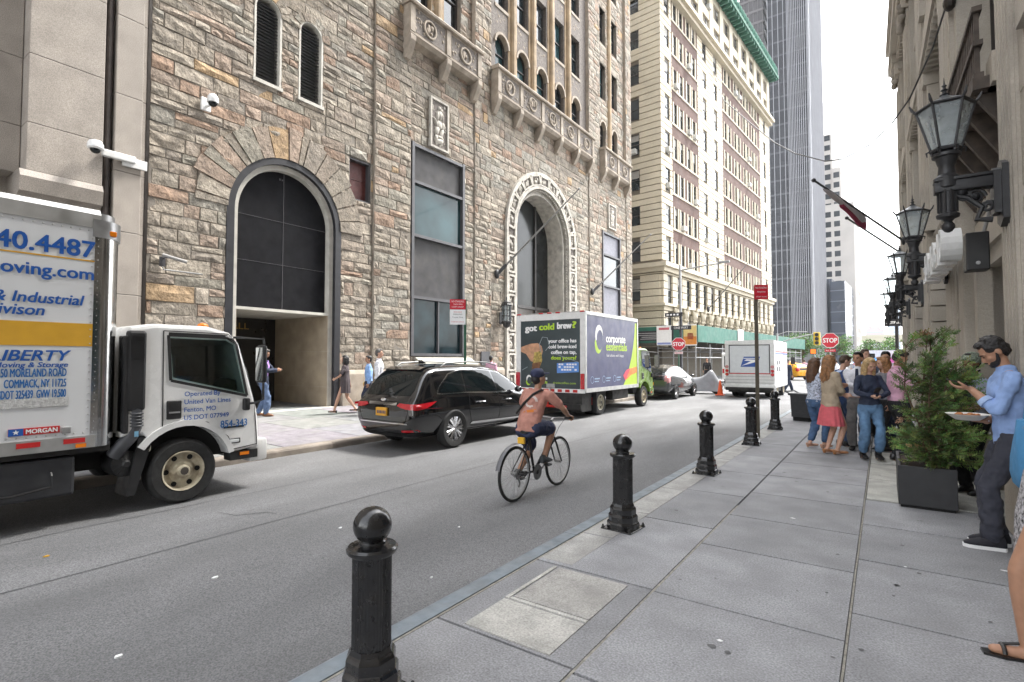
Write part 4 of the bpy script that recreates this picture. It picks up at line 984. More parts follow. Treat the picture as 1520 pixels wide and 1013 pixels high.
for a, b in zip(PY[:-1], PY[1:]):
    y0, y1 = a + .62, b - .62; yc = (a + b) / 2
    if a == 2.1: y0 = 3.0
    spn.mark().box(.28, .9, y0, y1, 3.3, 4.3); spn.box(.2, .3, y0, y1, 3.3, 3.5); spn.box(.12, .3, y0, y1, 4.1, 4.3)
    spn.box(.28, .9, y0, y1, 7.9, 8.9); spn.box(.15, .3, y0, y1, 8.7, 8.9); spn.box(.28, .9, y0, y1, 14, 15); spn.box(.28, .9, y0, y1, 18.6, 20)
    for z0, z1 in ((4.3, 7.9), (8.9, 12.3), (15, 18.6)):
        gls.mark().box(.55, .6, y0, y1, z0, z1); frm.mark()
        for yy in (y0 + .05, (2 * y0 + y1) / 3, (y0 + 2 * y1) / 3, y1 - .05): frm.box(.42, .56, yy - .06, yy + .06, z0, z1)
        frm.box(.45, .56, y0, y1, (z0 * .35 + z1 * .65) - .06, (z0 * .35 + z1 * .65) + .06); frm.box(.4, .56, y0, y1, z0, z0 + .1)
    orn.mark()
    for k in range(9):
        yy = y0 + (y1 - y0) * (k + .5) / 9
        for zb in (3.52, 8.05): orn.ell((.26, yy, zb + .3), .06, .13, .24, 8, 5); orn.ell((.24, yy + .16, zb + .12), .06, .08, .1, 7, 5)
        orn.ell((.14, yy, 4.2), .06, .1, .09, 7, 5)
    if a != 6.3:
        pl = MB(); spn.box(.3, .9, y0, y1, 0, .8)
        gls.mark().box(.5, .6, y0, y1, .8, 3.3); frm.mark()
        for yy in (y0 + .08, yc - .6, yc + .6, y1 - .08): frm.box(.38, .52, yy - .08, yy + .08, .8, 3.3)
for a, b in zip(PY[:-1], PY[1:]):      # moulded window surrounds and small pediments
    y0, y1 = max(a + .62, 3.0), b - .62
    for z0, z1 in ((4.3, 7.9), (8.9, 12.2), (15, 18.5)):
        spn.mark()
        for yy in (y0, y1): spn.box(.05, .5, yy - .09, yy + .09, z0, z1); spn.box(-.02, .3, yy - .13, yy + .13, z1 - .5, z1 - .1); spn.box(-.05, .3, yy - .15, yy + .15, z0, z0 + .3)
        spn.box(-.06, .4, y0 - .2, y1 + .2, z1 - .1, z1 + .06); spn.prism([(y0 - .2, z1 + .06), (y1 + .2, z1 + .06), ((y0 + y1) / 2, z1 + .55)], 'x', -.04, .3)
        k = y0 + .1
        while k < y1: spn.box(-.02, .3, k, k + .1, z1 - .24, z1 - .1); k += .24
    for yy in (y0 - .06, y1 - .1):
        spn.mark(); [spn.box(.02, .3, yy, yy + .16, .75 + .33 * k, 1.05 + .33 * k) for k in range(8)]
spn.build_each('window_bay', limestone, RB); frm.build_each('window_frame', bronze, RB); gls.build_each('window_pane', glassteal, RB); orn.build_each('carved_panel', limedark, RB, smooth=60)
# doorway bay between the first two lamps
m = MB(); m.box(.35, .9, 6.9, 7.15, 0, 3.3); m.box(.2, .9, 8.75, 9.9, 0, 3.3); m.box(.15, .9, 7.15, 8.75, 2.75, 3.3); m.box(.1, .3, 6.95, 9.88, 2.95, 3.1); m.box(.05, .3, 8.75, 8.95, 0, 3.2)
m.bbox(-.02, .3, 9.3, 9.7, .0, 3.3, .02)
m.build('door_surround', limestone, RB)
m = MB(); m.box(1.5, 1.6, 7.1, 8.8, 0, 2.75); m.box(.9, 1.6, 7.05, 7.15, 0, 2.8); m.box(.9, 1.6, 8.75, 8.85, 0, 2.8); m.box(.4, 1.6, 7.1, 8.8, 2.72, 2.8); m.build('doorway', M('dark_doorway', (.018, .016, .018), .7, var=.3), RB)
# projecting balcony rail above the door
m = MB(); m.box(-.18, .3, 6.9, 9.9, 4.3, 4.42)
for k in range(26): m.box(-.15, -.11, 6.95 + .115 * k, 6.98 + .115 * k, 4.42, 5.1)
for z in (4.42, 4.75, 5.1): m.box(-.17, -.09, 6.9, 9.9, z, z + .05)
for k in range(6): m.prism([(-.15, 4.3), (.28, 4.3), (.28, 3.55)], 'y', 7.05 + .55 * k, 7.12 + .55 * k)
m.build('iron_balcony', M('rusty_ironwork', (.06, .045, .035), .7, var=.4, vs=8), RB)

# ------------------------------------------------------------------ bracketed lamps
def make_lamp():
    t = thing('wall_lamp', 'large black lantern on a scrolled bracket, nearest of the row on the right', 'lamp', (0, 0, 0), RA, 'black bracket lamps along the limestone front')
    # wall plate at x=+.42, post centre x=0, z=0 at arm level
    m = MB(); m.prism([(-.13, -.34), (0, -.40), (.13, -.34), (.13, .14), (0, .20), (-.13, .14)], 'x', .36, .46); m.prism([(-.09, -.28), (.09, -.28), (.09, .1), (0, .14), (-.09, .1)], 'x', .31, .37); m.build('wall_plate', ironm, t)
    m = MB(); m.bbox(-.1, .34, -.07, .07, -.03, .07, .012); m.bbox(-.1, .34, -.085, .085, .07, .1, .008)
    m.path([(.31, 0, -.32)] + [(.18 + .13 * cos(a), 0, -.17 + .14 * sin(a)) for a in [R(-80 - 25 * k) for k in range(1)]] + [(.24, 0, -.2), (.14, 0, -.1), (.04, 0, -.06)], [.03, .026, .026, .024, .03], 8)
    for cx, cz, rr in ((.2, -.1, .07), (.12, -.08, .05), (.28, -.2, .05)):
        m.path([(cx + rr * (1 - k / 26) * cos(k * .55), 0, cz + rr * (1 - k / 26) * sin(k * .55)) for k in range(20)], .014, 6)
    m.ell((.2, 0, -.1), .03, .05, .03, 8, 6); m.ell((.1, 0, -.03), .05, .055, .05, 8, 6)
    m.build('bracket', ironm, t, smooth=40)
    m = MB(); m.lathe([(.01, -.40), (.03, -.39), (.05, -.36), (.05, -.33), (.03, -.30), (.05, -.275), (.085, -.26), (.09, -.235), (.066, -.22), (.066, .0), (.09, .02), (.095, .09), (.1, .11), (.085, .125), (.07, .14), (.06, .22), (.07, .24), (.085, .3), (.11, .31), (.11, .335), (.075, .36)], n=16)
    for i in range(10): a = 2 * pi * i / 10; m.tube((.07 * cos(a), .07 * sin(a), -.21), (.07 * cos(a), .07 * sin(a), -.01), .009, n=5)
    m.build('post', ironm, t, smooth=35)
    z0, z1, r0, r1 = .38, .775, .11, .215; n = 6
    m = MB(); m.lathe([(r0 - .004, z0), (r1 - .006, z1)], n=n); m.build('glass', lanternglass, t)
    m = MB()
    for i in range(n):
        a = 2 * pi * i / n; d = V((cos(a), sin(a), 0))
        m.path([d * (r0 - .005) + V((0, 0, z0 - .04)), d * r0 + V((0, 0, z0)), d * r1 + V((0, 0, z1)), d * (r1 + .03) + V((0, 0, z1 + .035)), d * (r1 + .05) + V((0, 0, z1 + .085))], [.011, .011, .011, .013, .006], 6)
        m.path([d * r0 + V((0, 0, z0 + .01)), d * (r0 + .035) + V((0, 0, z0 - .005)), d * (r0 + .03) + V((0, 0, z0 - .045))], [.01, .01, .005], 5)
    m.lathe([(r0 + .01, z0 - .02), (r0 + .018, z0 - .005), (r0 + .008, z0 + .012)], n=n); m.lathe([(r1 + .0, z1 - .012), (r1 + .02, z1), (r1 + .012, z1 + .014)], n=n); m.build('cage', ironm, t)
    m = MB(); m.lathe([(r1 + .012, z1 + .012), (.11, z1 + .065), (.04, z1 + .105), (.03, z1 + .12)], n=n); m.build('roof', M('pewter_roof', (.16, .17, .18), .35, metal=.5, var=.15), t)
    m = MB(); m.lathe([(.028, z1 + .11), (.04, z1 + .125), (.02, z1 + .14), (.016, z1 + .16), (.03, z1 + .17), (.014, z1 + .185), (.012, z1 + .2), (.022, z1 + .21), (.008, z1 + .225), (.002, z1 + .29)], n=12); m.build('finial', ironm, t, smooth=40)
    return t
lp = make_lamp(); lp.location = (.523, 6.3, 3.18)
for k, lb in ((1, 'second black bracket lantern, just beyond the white letters'), (2, 'third black bracket lantern along the limestone front'), (3, 'fourth black bracket lantern along the limestone front'), (4, 'farthest black bracket lantern on the limestone corner')):
    y = 6.3 + 4.2 * k; xw = 1.07 - .02 * y; dup(lp, (xw - .42, y, 3.17), RA, lb)
# loudspeaker, letters, poles and cable on the limestone front
rw = lambda y: 1.07 - .02 * y
t = thing('loudspeaker', 'small black loudspeaker hung below the nearest lamp bracket', 'speaker', (rw(6.9) - .14, 7.0, 2.68), RA)
m = MB(); m.bbox(-.09, .09, -.1, .1, -.19, .19, .012); m.build('cabinet', blackpl, t); m = MB(); m.lathe([(.015, -.105), (.02, -.1)], (0, 0, -.12), 10, 'y'); m.build('badge', galv, t); m = MB(); m.path([(.05, 0, .15), (.12, -.1, .5)], .018, 6); m.build('bracket', galv, t)
t = thing('channel_letters', 'row of white channel letters seen edge-on over the doorway', 'sign', (rw(9) - .2, 8.2, 2.98), RA)
for k in range(6):
    m = MB(); y = .42 * k
    ring = lambda a, b, x: [V((x, y + a * cos(t_), b * sin(t_))) for t_ in [2 * pi * i / 16 for i in range(16)]]
    if k % 2 == 0: m.loft([ring(.16, .2, -.1), ring(.16, .2, .1), ring(.1, .14, .1), ring(.1, .14, -.1), ring(.16, .2, -.1)], cap=False)
    else: m.bbox(-.1, .1, y - .15, y - .08, -.2, .2, .01); m.bbox(-.1, .1, y - .08, y + .15, -.2, -.13, .01); m.bbox(-.1, .1, y - .08, y + .12, -.02, .05, .01)
    m.build('letter', whitep, t)
m = MB(); m.box(.1, .2, -.3, 2.4, -.03, .03); m.build('rail', galv, t)
def flag_pole(y, z, tip, label, flag=False):
    t = thing('flagpole', label, 'flagpole', (rw(y) - .05, y, z)); d = V(tip) - V((rw(y) - .05, y, z))
    m = MB(); m.path([(0, 0, 0), d], [.035, .025], 8); m.build('pole', ironm, t); m = MB(); m.ell(d, .05, .05, .05, 8, 6); m.build('finial', ironm, t); m = MB(); m.ell((0, 0, 0), .06, .1, .14, 8, 6); m.build('socket', ironm, t)
    if flag:
        f = thing('flag', 'furled red and white flag hanging from the dark slanting pole', 'flag', t.location); p0, p1 = d * .9, d * .5
        for n_, o_, mt in (('white_cloth', 0, M('white_cloth', (.72, .66, .69), .9, bump=.4, bs=20)), ('red_cloth', 1, M('red_cloth', (.42, .06, .12), .9, bump=.4, bs=20))):
            m = MB(); rings = []
            for i in range(15):
                q = i / 14; c = p0.lerp(p1, q) + V((0, 0, -.06 - .10 * q - (.04 if o_ else 0))); w_ = (.05 + .09 * q) * (1 if q < .9 else .7) * (1 + .3 * sin(9 * q))
                if o_ and q < .35: continue
                rings.append([c + V((.05 * cos(a) * (1 + .4 * sin(5 * q + a)), .08 * cos(a), w_ * sin(a) - (.1 * q if o_ else 0))) for a in [2 * pi * j / 10 for j in range(10)]])
            m.loft(rings); m.build(n_, mt, f, smooth=60)
flag_pole(20.6, 5.35, (-1.25, 14.2, 5.85), 'dark flagpole slanting out from the limestone front with a furled flag', True)
flag_pole(23.0, 5.4, (-.75, 17.5, 5.6), 'thin bare flagpole beyond the furled flag')
t = thing('overhead_cable', 'dark cable slung across the street between the buildings', 'cable'); m = MB()
A, B = V((.86, 9.8, 6.77)), V((-13.38, 54.5, 30.52)); K = [(0, 6.77), (.009, 6.41), (.028, 6.02), (.045, 5.93), (.07, 6.0), (.109, 6.38), (.141, 6.88), (.219, 8.48), (.297, 10.3), (.467, 14.69), (.768, 22.56), (1, 30.5)]
m.path([(A.x + (B.x - A.x) * u, A.y + (B.y - A.y) * u, z) for u, z in K], [.013 + .025 * u for u, z in K], 6); m.build('cable', M('cable_sheath', (.05, .05, .05), .6), t)
m = MB(); m.ell((.9, 9.8, 6.8), .08, .1, .12, 10, 7); m.build('anchor', bronze, t)
# ------------------------------------------------------------------ vehicles (local frame: +y forward, ground at z = 0)
def wheel(parent, x, y, r, w, side, rim, spokes=0, name='wheel', hub=.56):
    """side = +1 outer face towards +x"""
    m = MB(); h = w / 2
    m.lathe([(r * .60, -h * .9), (r * .9, -h), (r * .98, -h * .75), (r, -h * .45), (r, h * .45), (r * .98, h * .75), (r * .9, h), (r * .66, h * .96), (r * .62, h * .86), (r * .60, h * .3)], (x, y, r), 36, 'x'); t = m.build(name, rubber, parent, smooth=35)
    m = MB(); s = side * h
    R_ = r * (.66 if spokes else hub + .06)
    if spokes:
        m.lathe([(R_, s * .9), (R_, s * .8), (R_ * .9, s * .7), (R_ * .88, -s * .2)], (x, y, r), 32, 'x', cap=False)
        for k in range(spokes):
            for d in (-.13, .13):
                a = 2 * pi * k / spokes; p0 = V((x + s * .78, y + R_ * .12 * cos(a), r + R_ * .12 * sin(a))); p1 = V((x + s * .82, y + R_ * .92 * cos(a + d), r + R_ * .92 * sin(a + d)))
                m.path([p0, p1], [R_ * .09, R_ * .075], 5)
        m.lathe([(.001, s * .95), (R_ * .16, s * .93), (R_ * .2, s * .7)], (x, y, r), 14, 'x')
        b = MB(); b.lathe([(R_ * .88, s * .1), (.01, s * .1)], (x, y, r), 20, 'x'); b.build('brake', dark, t)
    else:
        m.lathe([(R_, s * .9), (R_ * .98, s * .98), (R_ * .92, s * .9), (R_ * .86, s * .45), (R_ * .62, s * .42), (R_ * .5, s * .62), (R_ * .46, s * .68), (R_ * .3, s * .7), (R_ * .28, s * 1.0), (R_ * .24, s * 1.08), (.001, s * 1.1)], (x, y, r), 32, 'x', cap=False)
        for k in range(6): a = 2 * pi * k / 6 + .3; m.lathe([(.014, s * .6), (.014, s * .78), (.001, s * .8)], (x, y + R_ * .4 * cos(a), r + R_ * .4 * sin(a)), 6, 'x')
        b = MB()
        for k in range(6): a = 2 * pi * k / 6; b.lathe([(R_ * .13, s * .4), (R_ * .13, s * .5), (.001, s * .5)], (x, y + R_ * .73 * cos(a), r + R_ * .73 * sin(a)), 10, 'x')
        b.build('hand_hole', dark, t)
        b = MB(); b.lathe([(R_ * .2, s * .9), (R_ * .19, s * 1.13), (.001, s * 1.14)], (x, y, r), 12, 'x'); b.build('hub_cap', M('greasy_hub', (.06, .05, .04), .6, var=.3), t)
    m.build('rim', rim, t, smooth=30)
    return t
def bake(o):
    dg = bpy.context.evaluated_depsgraph_get(); me = bpy.data.meshes.new_from_object(o.evaluated_get(dg)); o.modifiers.clear(); old = o.data; o.data = me; bpy.data.meshes.remove(old)
def shell(root, secs, mat, wells, sub=2):
    """secs: (y, z_sill, w_sill, z_mid, w_mid, z_belt, w_belt, z_roof, w_roof)"""
    m = MB(); rings = []
    for y, zs, ws, zm, wm, zb, wb, zr, wr in secs:
        h = [(0, zs), (ws * .8, zs), (ws, zs + .07), (wm, zm), (wb + .012, zb - .1), (wb, zb), ((wb * .35 + wr * .65), zb + (zr - zb) * .62), (wr, zr - .07), (wr * .86, zr - .015), (wr * .45, zr + .012), (0, zr + .02)]
        rings.append([V((x, y, z)) for x, z in h] + [V((-x, y, z)) for x, z in h[-2:0:-1]])
    m.loft(rings); o = m.build('body', [mat, dark], root)
    md = o.modifiers.new('s', 'SUBSURF'); md.levels = sub; md.render_levels = sub; bake(o)
    cs = []
    for x, y, r, rr in wells:
        c = MB(); c.lathe([(rr, -.26), (rr, .26)], (x, y, r), 32, 'x'); co_ = c.build('cut', dark); cs.append(co_)
        md = o.modifiers.new('b', 'BOOLEAN'); md.operation = 'DIFFERENCE'; md.object = co_; md.solver = 'EXACT'; md.material_mode = 'TRANSFER'
    bake(o)
    for c in cs: bpy.data.objects.remove(c)
    o.data.polygons.foreach_set('use_smooth', [True] * len(o.data.polygons)); o.data.set_sharp_from_angle(angle=R(38))
    return o, bvh_of(o)

# ---- black sport utility car
SU = thing('parked_car', 'black sport utility car with yellow plate parked behind the moving truck', 'car', (-7.80, 6.80, -.13), R(-1.2)); SU.scale = (.93, .93, .955)
B, bv = shell(SU, [
    (-.02, .50, .62, .62, .80, .80, .80, .90, .74), (.03, .34, .74, .62, .90, .86, .86, 1.00, .78), (.12, .28, .80, .64, .95, .96, .90, 1.12, .79), (.30, .26, .84, .66, .975, 1.06, .905, 1.36, .76), (.52, .25, .86, .68, .98, 1.10, .91, 1.60, .72), (.75, .25, .87, .68, .98, 1.10, .915, 1.68, .70),
    (1.3, .25, .88, .68, .975, 1.08, .925, 1.71, .70), (2.1, .25, .88, .66, .975, 1.05, .93, 1.71, .70), (2.8, .25, .88, .65, .975, 1.03, .93, 1.66, .68), (3.3, .26, .88, .64, .975, 1.02, .92, 1.46, .70), (3.75, .26, .88, .66, .975, 1.02, .90, 1.19, .74), (4.05, .27, .87, .68, .97, .98, .88, 1.09, .76), (4.55, .28, .84, .66, .93, .88, .82, 1.0, .66), (4.85, .32, .74, .6, .82, .78, .72, .86, .55), (4.95, .42, .6, .56, .68, .68, .62, .74, .45)], blackp, [(sx * .92, y, .40, .475) for sx in (-1, 1) for y in (1.12, 4.02)])
for sx in (-1, 1):
    for y in (1.12, 4.02): wheel(SU, sx * .86, y, .40, .235, sx, wheelsilver, 9)
sd = [[(.72, 1.16), (1.12, 1.48), (1.52, 1.57), (1.50, 1.14)], [(1.56, 1.14), (1.58, 1.575), (2.15, 1.58), (2.55, 1.55), (2.62, 1.10)], [(2.68, 1.10), (2.62, 1.54), (2.85, 1.50), (3.2, 1.32), (3.5, 1.12), (3.48, 1.08)]]
for sx in (-1, 1):
    for p in sd: panel('side_window', bv, p, 'x', sx, carglass, SU, .006)
    mb = MB(); q = [(.64, 1.13), (.74, 1.26), (1.10, 1.51), (1.55, 1.61), (2.2, 1.62), (2.7, 1.585), (3.0, 1.47), (3.35, 1.28), (3.56, 1.10)]
    seam(bv, q, 'x', sx, .022, mb, off=.008); seam(bv, [(.64, 1.13), (.80, 1.115), (1.5, 1.115), (2.6, 1.07), (3.5, 1.06)], 'x', sx, .022, mb, off=.008); mb.build('window_trim', chrome, SU)
    mb = MB(); 
    for l in ([(1.62, 1.10), (1.60, .75), (1.72, .40)], [(2.66, 1.06), (2.68, .6), (2.66, .36)], [(3.55, 1.05), (3.62, .7), (3.55, .36)], [(1.72, .40), (3.55, .36)], [(.30, .74), (.62, .70), (.78, .60)]): seam(bv, l, 'x', sx, .009, mb)
    mb.build('shut_lines', dark, SU)
    for y in (1.98, 2.95):
        m = MB(); m.path([(sx * 1.0, y - .1, .90), (sx * 1.015, y, .905), (sx * 1.0, y + .1, .90)], .014, 6); m.build('door_handle', chrome, SU)
    panel('door_moulding', bv, [(1.66, .44), (1.72, .49), (3.5, .46), (3.52, .42)], 'x', sx, chrome, SU, .012)
    panel('sill_trim', bv, [(1.62, .31), (1.62, .34), (3.55, .32), (3.55, .29)], 'x', sx, chrome, SU, .012)
    m = MB(); m.ell((sx * 1.04, 3.3, 1.12), .1, .07, .075, 12, 8); m.path([(sx * .93, 3.33, 1.08), (sx * 1.02, 3.3, 1.1)], .03, 6); m.build('mirror', blackp, SU, smooth=50)
    m = MB(); m.path([(sx * .69, .95, 1.66), (sx * .70, 1.1, 1.735), (sx * .71, 1.8, 1.765), (sx * .70, 2.5, 1.745), (sx * .69, 2.85, 1.68)], [.014, .017, .017, .017, .014], 8); m.build('roof_rail', M('dull_rail', (.22, .22, .22), .4, metal=.6), SU, smooth=50)
    mb = MB(); panel('', bv, [(sx * .95, .93), (sx * .50, .955), (sx * .44, .91), (sx * .56, .87), (sx * .8, .84), (sx * .95, .84)], 'y', -1, None, None, .02, mb=mb)
    panel('', bv, [(.04, .83), (.03, .94), (.25, .96), (.60, .985), (.42, .90), (.25, .85)], 'x', sx, None, None, .018, mb=mb); mb.build('tail_lamp', redlens, SU, smooth=40)
    panel('reflector', bv, [(sx * .55, .40), (sx * .85, .42), (sx * .85, .46), (sx * .55, .44)], 'y', -1, redlens, SU, .01)
panel('rear_window', bv, [(-.66, 1.10), (.66, 1.10), (.70, 1.2), (.60, 1.56), (.4, 1.60), (-.4, 1.60), (-.60, 1.56), (-.70, 1.2)], 'y', -1, carglass, SU, .006)
panel('windscreen', bv, [(-.74, 1.18), (.74, 1.18), (.6, 1.58), (-.6, 1.58)], 'y', 1, carglass, SU, .006)
m = MB(); m.prism([(.50, 1.61), (.66, 1.66), (.95, 1.69), (.95, 1.64), (.64, 1.60), (.52, 1.58)], 'x', -.54, .54); m.build('spoiler', blackp, SU); panel('brake_lamp', bv, [(-.16, 1.585), (.16, 1.585), (.16, 1.61), (-.16, 1.61)], 'y', -1, redlens, SU, .012)
panel('chrome_strip', bv, [(-.42, .915), (.42, .915), (.42, .965), (-.42, .965)], 'y', -1, chrome, SU, .02)
m = MB(); m.bbox(-.16, .16, -.06, -.02, .70, .86, .004); pl = m.build('number_plate', M('plate_yellow', (.72, .36, .03), .5, var=.05), SU); m = MB(); [m.box(-.11 + .045 * k, -.08 + .045 * k, -.063, -.061, .745, .805) for k in range(6)]; m.build('plate_digits', navyv, pl)
panel('bumper_strip', bv, [(-.72, .555), (.72, .555), (.72, .575), (-.72, .575)], 'y', -1, chrome, SU, .01)
panel('bumper_skirt', bv, [(-.84, .30), (.84, .30), (.84, .40), (.5, .37), (-.5, .37), (-.84, .40)], 'y', -1, blackpl, SU, .012)
m = MB(); m.ell((0, .0, 1.02), .075, .015, .035, 12, 6); m.build('badge', chrome, SU); m = MB(); m.path([(-.02, .12, 1.14), (.1, .13, 1.155), (.34, .14, 1.12)], .016, 6); m.build('rear_wiper', blackpl, SU); m = MB(); m.prism([(.98, 1.72), (1.0, 1.80), (1.06, 1.80), (1.2, 1.725)], 'x', -.02, .02); m.build('aerial_fin', blackp, SU)
mb = MB(); seam(bv, [(-.72, 1.06), (-.74, .8), (-.66, .6), (.66, .6), (.74, .8), (.72, 1.06)], 'y', -1, .01, mb); mb.build('tailgate_gap', dark, SU)

# ---- grey hatchback
def hatch(root, paint, taxi=False):
    B, bv = shell(root, [(-.02, .5, .55, .6, .68, .78, .66, .88, .58), (.06, .3, .7, .6, .82, .92, .78, 1.06, .68), (.25, .24, .76, .6, .86, .98, .80, 1.20, .66), (.7, .22, .78, .6, .87, .98, .815, 1.36, .60), (1.4, .2, .79, .58, .87, .95, .82, 1.47, .57), (2.0, .2, .79, .58, .87, .93, .82, 1.49, .56), (2.6, .2, .79, .57, .87, .90, .815, 1.40, .57), (3.2, .2, .79, .57, .87, .87, .80, 1.14, .62), (3.7, .21, .78, .57, .86, .83, .77, .95, .62), (4.2, .24, .70, .54, .76, .72, .68, .80, .5), (4.4, .34, .52, .5, .6, .6, .52, .66, .36)], paint, [(sx * .82, y, .32, .37) for sx in (-1, 1) for y in (.85, 3.55)])
    for sx in (-1, 1):
        for y in (.85, 3.55): wheel(root, sx * .77, y, .32, .2, sx, wheelsilver, 5)
        for p in ([(.75, 1.06), (1.15, 1.30), (1.55, 1.37), (1.55, 1.02)], [(1.6, 1.02), (1.6, 1.38), (2.15, 1.38), (2.45, 1.32), (2.5, .97)], [(2.56, .97), (2.52, 1.31), (2.85, 1.18), (3.15, .98), (3.1, .93)]): panel('side_window', bv, p, 'x', sx, carglass, root, .006)
        mb = MB(); panel('', bv, [(sx * .80, .78), (sx * .60, .80), (sx * .62, 1.06), (sx * .78, 1.0)], 'y', -1, None, None, .014, mb=mb); panel('', bv, [(.02, .72), (.05, 1.02), (.25, 1.06), (.2, .8)], 'x', sx, None, None, .014, mb=mb); mb.build('tail_lamp', redlens if taxi else M('pale_red_lens', (.50, .22, .22), .15), root)
        mb = MB(); [seam(bv, l, 'x', sx, .01, mb) for l in ([(1.6, .98), (1.45, .6), (1.5, .3)], [(2.54, .95), (2.56, .3)], [(3.2, .9), (3.15, .3)])]; mb.build('shut_lines', dark, root)
        m = MB(); m.ell((sx * .92, 2.95, 1.0), .09, .06, .06, 10, 7); m.build('mirror', paint, root, smooth=50)
        for y in (1.78, 2.7): m = MB(); m.path([(sx * .885, y - .08, .8), (sx * .9, y, .805), (sx * .885, y + .08, .8)], .012, 5); m.build('door_handle', paint, root)
    panel('rear_window', bv, [(-.58, 1.08), (.58, 1.08), (.50, 1.34), (-.50, 1.34)], 'y', -1, carglass, root, .006); panel('windscreen', bv, [(-.62, 1.0), (.62, 1.0), (.48, 1.36), (-.48, 1.36)], 'y', 1, carglass, root, .006)
    panel('lower_rear_glass', bv, [(-.56, .86), (.56, .86), (.58, 1.02), (-.58, 1.02)], 'y', -1, carglass, root, .01)
    m = MB(); m.bbox(-.16, .16, -.07, -.05, .62, .76, .004); m.build('number_plate', yellowp, root)
    panel('bumper_skirt', bv, [(-.7, .28), (.7, .28), (.7, .38), (-.7, .38)], 'y', -1, blackpl, root, .01)
hb = thing('hatchback_car', 'dark grey hatchback parked ahead of the green and navy truck', 'car', (-8.22, 22.05, -.13)); hatch(hb, greyp)
tx = thing('taxi', 'yellow taxi crossing at the far end of the road', 'taxi', (-5.2, 49.5, -.13), R(48)); hatch(tx, yellowp, True); m = MB(); m.bbox(-.35, .35, 1.8, 2.0, 1.5, 1.62, .02); m.build('roof_sign', whitevinyl, tx)

